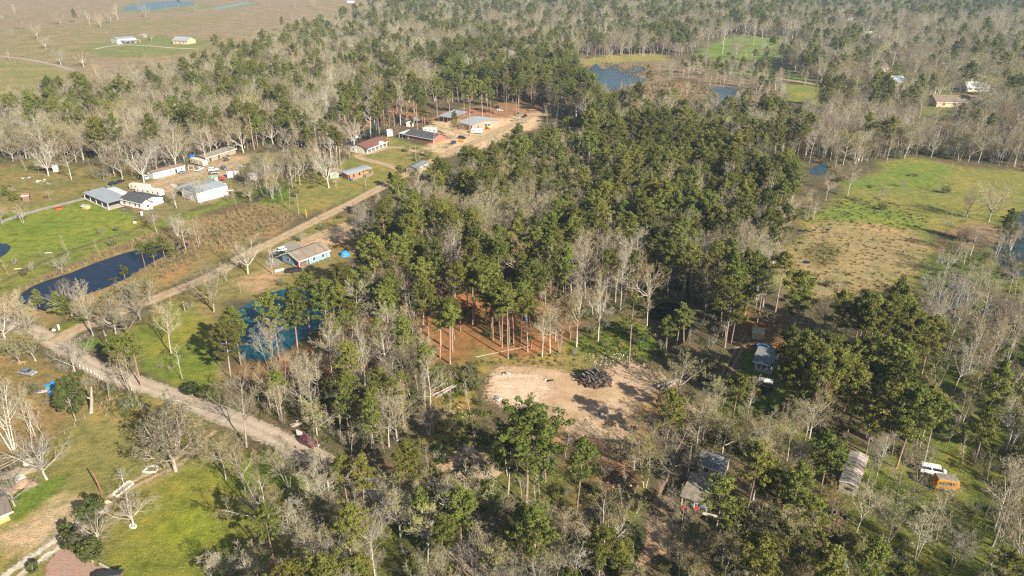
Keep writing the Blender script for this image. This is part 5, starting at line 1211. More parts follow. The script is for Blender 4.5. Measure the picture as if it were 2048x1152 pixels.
# -- blue house beside the lane
def blue_house():
    a, r, L = frame((600, 538), (659.4, 515.3)); c = Vector((*G(560, 523), 0)); W = (c - a).length * .86
    root = empty('bungalow', a, r, 'light blue bungalow with white trim and weathered brown gable roof', 'house')
    wh, rise, y0, x0 = 3.0, 1.9, 3.6, L * .34
    m = MB(); k = rise / (W / 2)
    m.prism_x([(y0, .35), (W, .35), (W, wh), (W / 2, wh + rise), (y0, wh + k * y0)], 0, L); m.prism_x([(0, .35), (y0 + .01, .35), (y0 + .01, wh + k * y0), (0, wh)], x0, L)
    m.build('wall', BLUE, root); gable_roof(L, W, wh, rise, .5).build('roof', SHINGLE, root)
    t = MB(); t.box(-.52, L + .52, -.56, -.505, wh - .35, wh - .02); t.bar((-.54, -.5, wh - .1), (-.54, W / 2, wh + rise + .05), .06, .26); t.bar((-.54, W / 2, wh + rise + .05), (-.54, W + .5, wh - .1), .06, .26); t.build('fascia', TRIM, root)
    for x in (x0 + .06, L - .06): c_ = MB(); c_.box(x - .12, x + .12, -.03, .1, .35, wh); c_.build('corner_board', TRIM, root)
    f = MB(); f.box(-.1, x0 + .1, -.1, y0, .12, .36); f.build('porch_floor', WOOD, root); p = MB(); p.box(.02, .2, .02, .2, .3, wh); p.build('porch_post', TRIM, root)
    for i in range(7): q = MB(); x = L * (i + .5) / 7; q.box(x - .2, x + .2, .3, .7, -.05, .36); q.build('foundation_block', CONC, root)
    window(root, 'front', x0 + (L - x0) * .22, 1.1, 1.1, 1.3, L, W); window(root, 'front', x0 + (L - x0) * .66, 1.1, 1.1, 1.3, L, W); window(root, 'left', W * .62, 1.6, 1.0, 1.0, L, W)
    d = MB(); d.box(x0 - .05, x0 + .02, 1.2, 2.2, .36, 2.4); d.build('door', WHITE, root)
    return root
blue_house()
# -- homestead
canopy('carport', 'open carport with flat grey metal roof joined to the dark roofed mobile home', 'carport', (170.5, 398), (218, 419.5), 8.5, 2.9, 3.3, TIN, 5, floor=CONC)
house('lean_to', 'small white flat roofed lean to between carport and mobile home', 'shed', (206, 392), (228, 402), 6, 2.6, .3, WHITE, TIN2, ov=.2)
house('mobile_home', 'white mobile home with charcoal roof and brick skirting', 'mobile home', (242, 411), (285.5, 421), 10.5, 3.1, 1.5, WHITE, DARKROOF, wins=[('front', 3, 1.3, 1.4, 1.2), ('front', 6.5, 1.5, .8, .7), ('front', 10, 1.3, 1.0, 1.2), ('front', 12.6, 1.3, .9, 1.2)], doors=[('front', 8.4)], skirt=BRICK)
house('annex', 'white gabled annex with brown roof at the end of the mobile home', 'annex', (287, 420), (305.5, 418), 8.2, 2.7, 1.4, WHITE, BROWNROOF, along='y', wins=[('front', 2, 1.1, 1.1, 1.1)])
house('workshop', 'big white metal workshop with low grey roof', 'workshop', (367, 394), (396.8, 405.5), 14.5, 4.4, .9, WHITE, TIN, along='y', ov=.25, doors=[('front', 6.3)], seam=1.5)
canopy('side_shelter', 'dark open shelter on the side of the white workshop', 'shelter', (352, 388), (366, 393.5), 8, 2.7, 3.3, TIN, 2)
house('trailer_house', 'long narrow white trailer house with patchy brown roof', 'trailer house', (308, 358.5), (371, 342.5), 5.2, 2.8, .8, WHITE2, BROWNROOF, ov=.25, wins=[('front', 9.0, 1.2, .8, .9), ('front', 15, 1.2, .8, .9)], doors=[('front', 12, DARK)])
house('storage_shed', 'small white storage shed with low white roof beside a leaning pole', 'shed', (489.5, 359), (501.5, 363), 4.0, 2.5, .5, WHITE, TIN2, along='y', ov=.35, doors=[('front', 1.6, DARK)])
house('tool_shed', 'box shaped white tool shed among the wrecks', 'shed', (455.5, 356.5), (467, 355), 2.6, 2.5, .25, WHITE, TIN2, ov=.1, doors=[('front', 1.4)])
house('long_barn', 'long low barn with mossy pale green roof behind the wrecks', 'barn', (413, 326), (472, 307), 8, 2.6, .9, WOOD, OLDROOF, ov=.6, doors=[('front', 3, DARK), ('front', 9, DARK)])
canopy('rusty_shelter', 'low rusty open shelter with one white wall at the wood edge', 'shelter', (78, 345), (108, 343.5), 5, 2.2, 2.5, RUST, 3, beam=WOOD)
house('white_closet', 'narrow white hut against the rusty open shelter', 'shed', (107, 344), (117, 343), 3.4, 2.6, .3, WHITE, TIN2, ov=.1)
house('brown_shed', 'little brown shed with reddish roof above the homestead drive', 'shed', (46, 403.5), (60, 402), 3.2, 2.6, .5, simple('brown_boards', (.20, .125, .085), .8), simple('red_brown_roof', (.36, .17, .09), .8), ov=.2)
house('dog_house', 'tiny wooden dog house with grey roof on the bright lawn', 'dog house', (164, 417.5), (173, 419), 2.0, 1.2, .5, WOODNEW, TIN, ov=.2)
# -- far farm
house('metal_barn', 'far white metal barn with grey roof and an open side', 'barn', (223, 86.2), None, 22, 5, 1.6, WHITE, TIN, 'y', rz=R(-40), L=17, ov=.2, doors=[('front', 8, DARK), ('front', 12.5, DARK)], seam=2.5)
canopy('barn_shelter', 'grey open sided shelter joined to the far white barn', 'shelter', (251, 88.6), (280, 85.2), 9, 3.2, 4.4, TIN, 4, L=20)
house('farmhouse', 'far tan farmhouse with grey metal roof and front porch', 'house', (346, 87.6), None, 15, 4.2, 3.2, TANW, TIN, 'x', rz=R(-16), L=20, ov=.8, wins=[('front', 4, 1.2, 1.4, 1.4), ('front', 15, 1.2, 1.4, 1.4), ('right', 5, 1.2, 1.2, 1.4)], doors=[('front', 10, DARK)], seam=2.5)
house('garden_shed', 'far little grey roofed shed behind the white barn', 'shed', (279, 75), None, 6, 2.8, 1.2, WOOD, TIN, 'y', rz=R(-20), L=7, doors=[('front', 4, DARK)])
house('tank_house', 'far white hut at the edge of the brown field by the trees', 'shed', (694, 5.5), None, 8, 3, .8, WHITE, TIN2, 'x', rz=0, L=14)
# -- houses along the upper lane
def porch_house():
    a, r, L = frame((736, 308), (774, 293)); c = Vector((*G(700, 302), 0)); W = (c - a).length * .9
    root = empty('porch_house', a, r, 'white brick house with maroon shingle roof and a columned front porch', 'house')
    wh, rise = 2.9, 1.9; m = MB(); k = rise / (W * .55); y0 = 3.2
    m.prism_x([(y0, -.05), (W, -.05), (W, wh), (W * .55, wh + rise), (y0, wh + k * y0)], 0, L); m.build('wall', simple('pale_brick', (.52, .47, .40), .85, .25, 2), root)
    gable_roof(L, W, wh, rise, .6, split=.55).build('roof', MAROON, root)
    t = MB(); t.box(-.62, L + .62, -.66, -.605, wh - .4, wh - .06); t.build('fascia', TRIM, root)
    for i in range(6): p = MB(); x = L * i / 5; p.box(x - .16, x + .16, .05, .37, -.05, wh + .1); p.build('porch_column', TRIM, root)
    f = MB(); f.box(-.2, L + .2, -.2, y0, -.05, .15); f.build('porch_floor', CONC, root)
    g = MB(); g.prism([(L * .62, wh + .15), (L * .84, wh + .15), (L * .73, wh + 1.3)], -.5, 1.0); g.build('porch_gable', WHITE, root)
    window(root, 'left', W * .8, 1.2, .9, 1.0, L, W); d = MB(); d.box(-.06, .02, W * .62, W * .62 + .9, 0, 2.1); d.build('door', WHITE, root)
    for x in (.25, .55, .85): w_ = MB(); w_.box(L * x - .6, L * x + .6, y0 - .06, y0 + .02, .9, 2.2); w_.build('window', GLASS, root)
porch_house()
house('brick_house', 'long low red brick house with charcoal roof', 'house', (812, 277.5), (865.7, 287.5), 11, 2.8, 1.9, BRICK, DARKROOF, ov=.7, wins=[('front', 4 + 4.2 * i, 1.0, 1.1, 1.2) for i in range(5)], doors=[('front', 2)])
canopy('patio_cover', 'white flat patio cover at the end of the long brick house', 'patio cover', (798.5, 275), (811, 277), 10, 2.5, 2.8, TIN2, 3)
house('well_house', 'tall white metal hut with pale roof beside the swamp pool', 'shed', (774.5, 272.8), (786, 272), 3.6, 3.4, .3, WHITE, TIN2, ov=.15, doors=[('front', 1.4)])
house('play_cabin', 'small cream cabin with brown roof at the edge of the swamp pool', 'cabin', (813, 253), (827, 253), 5, 2.4, 1.0, CREAM, BROWNROOF, along='y', doors=[('front', 3, DARK)])
canopy('porch_shed', 'dark open porch shed between the pines', 'shed', (828, 249), (840, 249), 5, 2.6, 3.2, TIN, 2, beam=DARK)
canopy('tin_barn', 'open tin roofed barn shaded by a broad pine', 'barn', (878, 243.5), (905, 247.5), 16, 3.6, 5.0, TIN, 4, beam=WOOD)
house('machine_barn', 'large tin roofed machine barn with an open dark front', 'barn', (918, 256), (944, 262.5), 22, 3.6, 1.8, WOOD, TIN, ov=.6, doors=[('front', 3, DARK), ('front', 7, DARK), ('right', 5, DARK)], seam=2.2)
def stable():
    a, r, L = frame((698, 361), (744, 348)); root = empty('stable', a, r, 'orange boarded stable with curved grey metal roof', 'stable'); W = 7.5
    m = MB(); n = 8; top = [(W * i / n, 2.5 + .9 * math.sin(math.pi * (i / n * .8 + .1))) for i in range(n + 1)]
    m.prism_x([(y, z) for y, z in top] + [(y, z + .12) for y, z in reversed(top)], -.6, L + .5); m.build('roof', TIN, root)
    b = MB(); b.box(L * .08, L * .62, .5, W - .3, -.05, 2.5); b.build('stall_block', ORANGEW, root)
    for i in range(10): p = MB(); x = L * .08 + L * .54 * (i + .5) / 10; p.box(x - L * .024, x + L * .024, .44, .52, .1, 1.7 if i % 3 else 1.2); p.build('board', ORANGEW, root)
    for x in (.2, .45): d = MB(); d.box(L * x, L * x + 1.3, .42, .5, .9, 2.2); d.build('stall_window', DARK, root)
    b = MB(); b.box(L * .62, L, 2.6, W - .3, -.05, 2.6); b.build('hay_store', ORANGEW, root)
    for i in range(5): p = MB(); x = L * i / 4; p.box(x - .1, x + .1, .05, .25, -.05, 2.7); p.build('post', WOOD, root)
    b = MB(); b.box(.3, 1.9, -.8, .2, 0, .8); b.build('water_trough', BLUETARP, root)
stable()
house('green_shed', 'pale green shed with rusty white flat roof next to the stable', 'shed', (660.5, 357), (678, 356), 8.5, 2.5, .25, GREENW, RUST, ov=.3, along='y')
house('tarp_shed', 'long dark grey roofed shed half hidden under the wood edge', 'shed', (834, 348), (857, 336), 6, 2.6, .9, WOOD, SLATE, ov=.4)
# -- right hand side
house('cottage', 'grey cottage with three dark windows beside the woodland drive', 'house', (1507, 740), (1541, 749), 8.5, 2.9, 2.0, simple('grey_siding', (.46, .47, .48), .7, .15), SLATE, ov=.5, wins=[('front', 1.2, 1.2, .8, 1.3), ('front', 2.5, 1.2, .8, 1.3), ('front', 3.8, 1.2, .8, 1.3)])
house('tan_shed', 'tan metal shed in the shade of the pines', 'shed', (1503.5, 677), (1526.5, 680), 3.0, 2.1, .5, TANW, simple('tan_roof', (.50, .43, .31), .7), ov=.15)
house('old_house', 'old tan house with slate grey roof behind the junk filled carport', 'house', (1395, 948), (1445, 963.5), 5.0, 2.7, 1.5, CREAM, SLATE, ov=.3, wins=[('front', 1.6, 1.2, 1.0, 1.0), ('front', 4.3, 1.2, 1.0, 1.0)])
canopy('old_carport', 'wide carport with mossy grey roof in front of the old tan house', 'carport', (1363, 1011), (1412, 1027), 7.6, 2.4, 2.6, OLDROOF, 3, beam=WHITE2)
house('rusty_mobile_home', 'derelict mobile home with rust streaked roof among white trees', 'mobile home', (1675, 983), (1711, 995.5), 11.5, 2.7, .35, CREAM, PLANKROOF, along='y', ov=.15, wins=[('front', 1.9, 1.2, 1.6, .7), ('right', 3, 1.2, .9, .9), ('right', 7, 1.2, .9, .9)])
house('tin_shed', 'blue grey tin roofed shed under the pines at the bottom edge', 'shed', (1650, 1160), (1690, 1168), 4.5, 2.4, .5, WOOD, simple('blue_grey_tin', (.36, .41, .46), .5, .3, .8, metal=.2), ov=.3)
house('log_hut', 'wooden hut with dark boarded roof at the frame edge by the brush piles', 'hut', (-46, 1068), (21, 1040), 7, 2.3, 1.1, WOODNEW, simple('dark_boards', (.17, .14, .12), .8, .3, 1, streak=(3, .3, 1)), ov=.8)
house('white_shack', 'white shack glimpsed behind the pine stand', 'shed', (1637, 775), (1652, 770), 3.5, 2.4, .5, WHITE, TIN2, ov=.2)
# -- far houses among the trees
for nm, lb, px, py, rz, L, W, wh, ri, wm, rm in (
        ('villa', 'far brown roofed villa with white posts among the trees', 1872, 214, -4, 32, 16, 3.6, 3.4, TANW, BROWNROOF),
        ('blue_roofed_house', 'far house with pale blue green gable roof', 1764, 172, 6, 20, 13, 3.2, 3.6, CREAM, simple('pale_teal_roof', (.42, .52, .54), .6)),
        ('domed_house', 'far house with pale hipped roof near a green lawn', 1934, 183, 0, 17, 13, 3.0, 3.4, CREAM, simple('pale_grey_roof', (.50, .55, .56), .6)),
        ('cream_house', 'far cream gabled house below tall trees', 1742, 145, 12, 18, 12, 3.4, 3.6, CREAM, BROWNROOF),
        ('flat_warehouse', 'distant low warehouse with pale grey roof beside an orange block', 1664, 43, 3, 46, 26, 5, 2, WHITE, TIN),
        ('white_barn', 'distant white roofed barn in the woods', 1722, 76, 2, 26, 18, 5, 2, WHITE, TIN2),
        ('distant_cabin', 'distant white cabin in the woods beyond the marsh pond', 1222, 86, 0, 12, 8, 3, 2, WHITE, TIN2)):
    house(nm, lb, 'house' if 'house' in nm or nm in ('villa', 'distant_cabin') else 'barn', (px, py), None, W, wh, ri, wm, rm, 'x', rz=R(rz), L=L, ov=.7, wins=[('front', L * t, 1.1, 1.6, 1.5) for t in (.15, .38, .62, .85)], doors=[('front', L * .5, DARK)])
m = MB(); m.box(-8, 8, -5, 5, 0, 9); o = m.build('orange_block', ORANGEP, None, loc=(*G(1692, 40), 0)); tag(o, 'distant orange block shaped building beside the low warehouse', 'building')

# ------------------------------------------------------------------ vehicles
PROF = {
    'sedan': ([(-2.3, .34), (2.3, .34), (2.34, .70), (1.15, .92), (-1.45, .95), (-2.32, .88)], [(-1.75, .92), (-1.15, 1.40), (.25, 1.42), (1.10, .90)]),
    'suv': ([(-2.4, .40), (2.4, .40), (2.42, .86), (1.25, 1.06), (-2.4, 1.08)], [(-2.36, 1.06), (-2.15, 1.74), (.35, 1.78), (1.20, 1.04)]),
    'pickup': ([(-2.7, .48), (2.7, .48), (2.72, .92), (1.55, 1.10), (.2, 1.12), (-2.7, 1.08)], [(-.45, 1.08), (-.30, 1.78), (.75, 1.82), (1.5, 1.08)]),
    'van': ([(-2.5, .42), (2.5, .42), (2.52, .95), (1.9, 1.15), (-2.5, 1.15)], [(-2.48, 1.13), (-2.44, 2.05), (1.15, 2.05), (1.95, 1.13)]),
}
def car(name, label, kind, px, py, to, paint, group=None, cat='car', s=1.0, roofm=None):
    a = Vector((*G(px, py), 0)); b = Vector((*G(*to), 0)); d = b - a
    root = empty(name, a, math.atan2(d.y, d.x), label, cat, group); root.scale = (s, s, s)
    body, top = PROF[kind]; w = .92
    m = MB(); m.prism(body, -w, w); m.build('body', paint, root, bevel=.06)
    m = MB(); x0, x1 = top[0][0], top[-1][0]; n = len(m.v); ins = [0, .16, .16, 0]
    for sgn in (-1, 1): m.v += [(x, sgn * (w - .06 - i), z) for (x, z), i in zip(top, ins)]
    m.f += [(0, 1, 2, 3), (7, 6, 5, 4), (0, 4, 5, 1), (1, 5, 6, 2), (2, 6, 7, 3)]; m.m += [0] * 5; m.build('cabin', roofm or paint, root, bevel=.04)
    def lerp(p, q, t): return (p[0] + (q[0] - p[0]) * t, p[1] + (q[1] - p[1]) * t)
    for i, nm in ((2, 'windscreen'), (0, 'rear_window')):
        p, q = top[i], top[i + 1]; u = lerp(p, q, .14); v = lerp(p, q, .86); e = .03 * (1 if i else -1)
        m = MB(); m.quad((u[0] + e, -w + .2, u[1] + .02), (u[0] + e, w - .2, u[1] + .02), (v[0] + e, w - .3, v[1] + .02), (v[0] + e, -w + .3, v[1] + .02)); m.build(nm, GLASS, root)
    for sgn in (-1, 1):
        g = MB(); l0 = lerp(top[0], top[1], .2); l1 = lerp(top[0], top[1], .85); r0 = lerp(top[3], top[2], .2); r1 = lerp(top[3], top[2], .85)
        yo, yi = sgn * (w - .06 - .16 * .2 + .012), sgn * (w - .06 - .16 * .85 + .012); mx0, mx1 = (l0[0] + r0[0]) / 2, (l1[0] + r1[0]) / 2
        for p, q in ((0, .47), (.53, 1)):
            g.quad((l0[0] + (r0[0] - l0[0]) * p, yo, l0[1]), (l0[0] + (r0[0] - l0[0]) * q, yo, r0[1]), (l1[0] + (r1[0] - l1[0]) * q, yi, r1[1]), (l1[0] + (r1[0] - l1[0]) * p, yi, l1[1]))
        g.build('side_window', GLASS, root)
        fx = body[2][0]; h = MB(); h.box(fx - .06, fx + .03, sgn * .62 - .17, sgn * .62 + .17, body[2][1] - .16, body[2][1] - .02); h.build('headlight', LAMP, root)
        t = MB(); bx = body[0][0]; t.box(bx - .03, bx + .05, sgn * .7 - .12, sgn * .7 + .12, .74, .95); t.build('tail_light', REDP, root)
        for x in (body[0][0] * .62, body[1][0] * .64):
            wl_ = MB(); wl_.tube((x, sgn * (w - .12), .33), (x, sgn * (w + .04), .33), .33, .33, 12); wo = wl_.build('wheel', BLACKP, root)
            rm = MB(); rm.tube((x, sgn * (w + .03), .33), (x, sgn * (w + .055), .33), .19, .17, 8); rm.build('rim', CHROME, wo)
    if kind == 'pickup': m = MB(); m.box(-2.6, -.55, -w + .1, w - .1, 1.08, 1.13); m.build('bed', DARK, root)
    bm = MB(); fx = body[1][0]; bm.box(fx - .05, fx + .09, -w + .06, w - .06, .36, .56); bm.build('bumper', CHROME, root)
    return root
def camper(name, label, A, B, W=2.5, h=2.9, mat=None, group=None, cat='caravan'):
    a, r, L = frame(A, B); root = empty(name, a, r, label, cat, group)
    m = MB(); m.prism([(0, .5), (L, .5), (L, 1.4), (L - .25, h - .2), (L - .6, h), (.5, h), (.1, h - .25), (0, 1.3)], 0, W); m.build('body', mat or WHITE2, root, bevel=.08)
    for i in range(max(2, int(L / 2.6))):
        x = L * (i + .6) / max(2, int(L / 2.6)); p = MB(); p.box(x - .45, x + .25, -.03, .02, 1.55, 2.15); p.build('window', GLASS, root)
    p = MB(); p.box(.05, L - .1, -.025, .02, 1.05, 1.22); p.build('stripe', GREYC, root); p = MB(); p.box(L * .62, L * .62 + .6, -.05, .02, .6, 2.3); p.build('door', WHITE, root)
    p = MB(); p.box(L * .4, L * .4 + .8, W * .4, W * .4 + .7, h, h + .22); p.build('roof_vent', CREAM, root)
    for x in (L * .42, L * .54):
        for y in (.05, W - .05): w_ = MB(); w_.tube((x, y - .1, .34), (x, y + .1, .34), .34, .34, 10); w_.build('wheel', BLACKP, root)
    t = MB(); t.bar((L, W / 2, .5), (L + 1.1, W / 2, .45), .12); t.build('tow_bar', GREYM, root)
    return root
car('sport_utility_car', 'maroon car parked on the verge of the gravel road', 'suv', 619, 890, (632, 897), MAROONP)
car('old_saloon_car', 'silver saloon car standing on the brown yard', 'sedan', 56, 748, (72, 751), SILVER, roofm=GREYC)
car('pickup_truck', 'white pickup truck beside the cream travel trailer', 'pickup', 399, 341, (408, 337), WHITEC, cat='pickup truck')
car('grey_car', 'grey car nosed up to the long white trailer house', 'sedan', 367, 346.5, (374, 345), GREYC)
car('white_van', 'white van parked at the end of the trailer house', 'van', 292, 358, (297, 361), WHITEC, cat='van', s=.9)
car('white_car', 'white car parked behind the dark car in the wreck yard', 'suv', 427, 341.5, (434, 341), WHITEC)
car('dark_car', 'dark blue car in the wreck yard', 'sedan', 428, 348, (436, 347), NAVYC)
car('parked_car', 'dark grey car standing apart on the yard track', 'suv', 449, 339, (455, 342), GREYC)
car('red_truck', 'red pickup truck among the wrecks by the white workshop', 'pickup', 440, 360.5, (448, 359), REDP, cat='pickup truck')
car('wrecked_car', 'dark wrecked car at the back of the mobile home', 'suv', 229, 369, (237, 367), BLACKC)
car('wrecked_car', 'second dark wreck with its nose in the scrub', 'sedan', 241, 365, (248, 362), BLACKC)
car('black_pickup', 'dark pickup truck parked beside the blue bungalow', 'pickup', 555, 512, (545, 516), BLACKC, cat='pickup truck')
car('blue_car', 'white and blue car parked tight behind the dark pickup', 'suv', 560, 504.5, (549, 508), simple('pale_blue_paint', (.42, .50, .62), .3, .1), roofm=WHITEC)
car('black_car', 'black car parked on the sandy yard behind the yellow one', 'suv', 924.5, 277.5, (931, 278), BLACKC)
car('yellow_car', 'bright yellow car parked on the sandy yard', 'sedan', 923.5, 283.5, (932, 285), YELP)
car('navy_car', 'dark car parked nearest the long brick house', 'suv', 906, 288.5, (900, 291), NAVYC)
car('flatbed_truck', 'grey flatbed truck at the far end of the sandy yard', 'pickup', 1037, 230.5, (1045, 229), GREYC, cat='truck')
car('dark_pickup', 'black pickup truck hitched to a flat trailer on the sandy yard', 'pickup', 1050, 234, (1056, 231), BLACKC, cat='pickup truck')
car('parked_van', 'white van body half buried in trees above the orange bus', 'van', 1865, 947, (1880, 950), WHITEC, cat='van')
car('yellow_truck', 'yellow and white truck at the corner of the machine barn', 'van', 973, 256.5, (979, 258), YELP, cat='truck', s=1.5, roofm=WHITEC)
camper('travel_trailer', 'long pale travel trailer behind the mobile home', (272, 387.5), (321, 394.5), 2.6, 3.1)
camper('travel_trailer', 'dented grey white travel trailer at the back of the other one', (259, 379), (296, 383.5), 2.5, 2.9, CREAM)
camper('travel_trailer', 'cream travel trailer standing beyond the white pickup', (381, 327), (407, 334), 2.6, 3.0, CREAM)
camper('cargo_trailer', 'white enclosed cargo trailer beside the machine barn', (942, 267), (963, 268), 2.6, 3.0, WHITE, cat='trailer')
camper('motor_caravan', 'white caravan behind the long brick house', (846, 265), (872, 267), 2.6, 3.0, WHITE)
def old_bus():
    a, r, L = frame((1869, 982), (1915, 987)); root = empty('old_bus', a, r, 'orange old bus rusting in the overgrown lawn', 'bus')
    m = MB(); m.prism([(0, .5), (L, .5), (L + .1, 1.5), (L - .1, 2.6), (L - .5, 2.85), (.3, 2.85), (0, 2.5)], 0, 2.4); m.build('body', ORANGEP, root, bevel=.1)
    m = MB(); m.box(.2, L - .3, .15, 2.25, 2.85, 2.95); m.build('roof', OLDROOF, root)
    for i in range(6): p = MB(); x = .5 + (L - 1.4) * i / 6; p.box(x, x + (L - 1.4) / 6 * .75, -.03, .02, 1.75, 2.4); p.build('window', GLASS, root)
    p = MB(); p.box(L + .02, L + .1, .3, 2.1, 1.5, 2.35); p.build('windscreen', GLASS, root)
    for x in (1.4, L - 1.3): w_ = MB(); w_.tube((x, -.02, .45), (x, .25, .45), .45, .45, 12); w_.build('wheel', BLACKP, root)
old_bus()
def flat_trailer(label, A, B, W=2.0, mat=WOOD, name='flat_trailer', rails=False):
    a, r, L = frame(A, B); root = empty(name, a, r, label, 'trailer')
    n = 5
    for i in range(n): m = MB(); m.box(0, L, W * i / n + .02, W * (i + 1) / n - .02, .6, .66); m.build('plank', mat, root)
    f = MB(); f.box(0, L, 0, .1, .48, .6); f.box(0, L, W - .1, W, .48, .6); f.bar((L, 0, .54), (L + 1.2, W / 2, .5), .1); f.bar((L, W, .54), (L + 1.2, W / 2, .5), .1); f.build('chassis', GREYM, root)
    for y in (-.12, W + .12): w_ = MB(); w_.tube((L * .42, y - .1, .33), (L * .42, y + .1, .33), .33, .33, 10); w_.build('wheel', BLACKP, root)
    if rails:
        for y in (.03, W - .03): q = MB(); q.bar((0, y, 1.15), (L, y, 1.15), .08); q.build('rail', GREYM, root)
        for x in (0, L / 2, L):
            for y in (.03, W - .03): q = MB(); q.bar((x, y, .6), (x, y, 1.2), .07); q.build('rail_post', GREYM, root)
    return root
flat_trailer('empty flat trailer behind the black pickup on the sandy yard', (1026, 243), (1046, 238))
flat_trailer('flat trailer at the far corner of the sandy yard', (1058, 222), (1072, 220))
flat_trailer('dark railed trailer loaded with scrap below the rusty mobile home', (1666, 1043), (1690, 1050), 2.6, DARK, rails=True)
flat_trailer('open trailer hitched behind the maroon car', (601, 881), (611, 886), 1.5, WOOD, rails=True)
flat_trailer('low pale plank trailer on the grass beside the white workshop drive', (506, 330), (524, 331), 1.8)
# ------------------------------------------------------------------ smaller things
def put(name, label, cat, px, py, parts, rz=0.0, group=None, s=1.0):
    """parts: list of (part name, material, function that fills a MB)"""
    root = empty(name, (*G(px, py), 0), rz, label, cat, group); root.scale = (s, s, s)
    for nm, mat, fn in parts:
        m = MB(); fn(m); m.build(nm, mat, root)
    return root
put('sign_board', 'white board standing at the roadside behind the maroon car', 'sign', 600, 876, [('board', WHITE, lambda m: m.box(-.9, .9, -.04, .04, .7, 2.0)), ('leg', WOOD, lambda m: m.box(-.75, -.65, -.04, .04, 0, .72)), ('leg', WOOD, lambda m: m.box(.65, .75, -.04, .04, 0, .72))], R(-30))
# blue tent
def dome(m, rx, ry, h, n=12, k=5):
    for j in range(k):
        t0, t1 = math.pi / 2 * j / k, math.pi / 2 * (j + 1) / k
        for i in range(n):
            a0, a1 = 6.2832 * i / n, 6.2832 * (i + 1) / n
            P = lambda a, t: (rx * math.cos(a) * math.cos(t), ry * math.sin(a) * math.cos(t), h * math.sin(t))
            m.quad(P(a0, t0), P(a1, t0), P(a1, t1), P(a0, t1))
put('dome_tent', 'bright blue dome tent on the grass beyond the bungalow', 'tent', 690, 511, [('canopy', BLUETARP, lambda m: dome(m, 1.8, 1.6, 1.9)), ('flap', simple('pale_blue_cloth', (.25, .45, .75), .5), lambda m: m.quad((-.5, -1.58, .05), (.5, -1.58, .05), (.35, -1.2, 1.25), (-.35, -1.2, 1.25))), ('pole', GREYM, lambda m: (m.bar((-1.83, 0, 0), (0, 0, 1.95), .05), m.bar((1.83, 0, 0), (0, 0, 1.95), .05)))])
put('fire_pit', 'small black fire pit near the blue tent', 'fire pit', 709, 504, [('bowl', BLACKP, lambda m: m.tube((0, 0, .1), (0, 0, .55), .55, .7, 10)), ('rim', GREYM, lambda m: m.tube((0, 0, .55), (0, 0, .6), .74, .74, 10))])
put('covered_boat', 'black tarpaulin covered trailer in front of the blue bungalow porch', 'boat', 588, 544, [('cover', BLACKP, lambda m: m.prism([(-2.6, .5), (2.6, .5), (2.3, 1.1), (.4, 1.45), (-2.4, 1.15)], -1.1, 1.1)), ('chassis', GREYM, lambda m: m.box(-2.6, 3.4, -.08, .08, .35, .5)), ('wheel', BLACKP, lambda m: m.tube((-.6, -1.2, .35), (-.6, -1.0, .35), .35, .35, 10)), ('wheel', BLACKP, lambda m: m.tube((-.6, 1.0, .35), (-.6, 1.2, .35), .35, .35, 10))], R(15))
put('fishing_boat', 'white upturned boat lying on the grass in front of the bungalow', 'boat', 559, 541, [('hull', WHITE, lambda m: m.hexa([(-1.8, -.75, .05), (1.3, -.7, .05), (1.3, .7, .05), (-1.8, .75, .05), (-1.6, -.4, .6), (1.6, -.2, .5), (1.6, .2, .5), (-1.6, .4, .6)])), ('keel', GREYC, lambda m: m.box(-1.6, 1.6, -.04, .04, .55, .66))], R(40))
put('red_armchair', 'red chair standing on the corner of the blue bungalow porch', 'chair', 599, 534, [('seat', REDP, lambda m: m.box(-.5, .5, -.5, .5, .35, .75)), ('backrest', REDP, lambda m: m.box(-.5, .5, .35, .55, .7, 1.5)), ('arm', REDP, lambda m: m.box(-.6, -.45, -.5, .5, .5, 1.0)), ('arm', REDP, lambda m: m.box(.45, .6, -.5, .5, .5, 1.0))], R(20))
# toys and junk at the cedar
def heap(name, label, cat, px, py, spec, seed, spread, mats, group=None):
    r = random.Random(seed); root = empty(name, (*G(px, py), 0), 0, label, cat, group)
    for nm, cnt, size in spec:
        for _ in range(cnt):
            m = MB(); x, y = r.gauss(0, spread * .5), r.gauss(0, spread * .5); z = r.uniform(0, .5) * size; a = r.uniform(0, 3.14); L = size * r.uniform(.6, 1.3)
            if nm in ('log', 'pole', 'branch'):
                d = Vector((math.cos(a), math.sin(a), r.uniform(-.25, .35))) * L / 2; c = Vector((x, y, .15 + z * .4 + abs(d.z))); m.tube(c - d, c + d, .06 * size ** .5, .045 * size ** .5, 6)
            elif nm in ('barrel', 'tyre', 'drum'):
                m.tube((x, y, 0), (x, y, L * .7), L * .35, L * .35, 9)
            else:
                d = Vector((math.cos(a), math.sin(a), r.uniform(-.1, .3))) * L / 2; m.bar(Vector((x, y, z * .4 + .25)) - d, Vector((x, y, z * .4 + .25)) + d, L * r.uniform(.4, .7), L * r.uniform(.1, .45))
            m.build(nm, r.choice(mats), root)
    return root
heap('toy_heap', 'heap of blue and teal plastic toys beside the shaggy cedar', 'toys', 104, 776, [('slide', 3, 1.6), ('panel', 6, .9), ('drum', 3, .9)], 3, 1.9, [BLUETARP, TEALP, BLUETARP, BLACKP, GREYC])
put('paddling_pool', 'round blue paddling pool with pale inside in the toy heap', 'paddling pool', 105, 785, [('wall', BLUETARP, lambda m: m.tube((0, 0, 0), (0, 0, .4), 1.05, 1.1, 14)), ('water', simple('pale_pool_water', (.55, .65, .70), .2), lambda m: m.tube((.15, 0, .38), (.15, 0, .415), .75, .75, 12))])
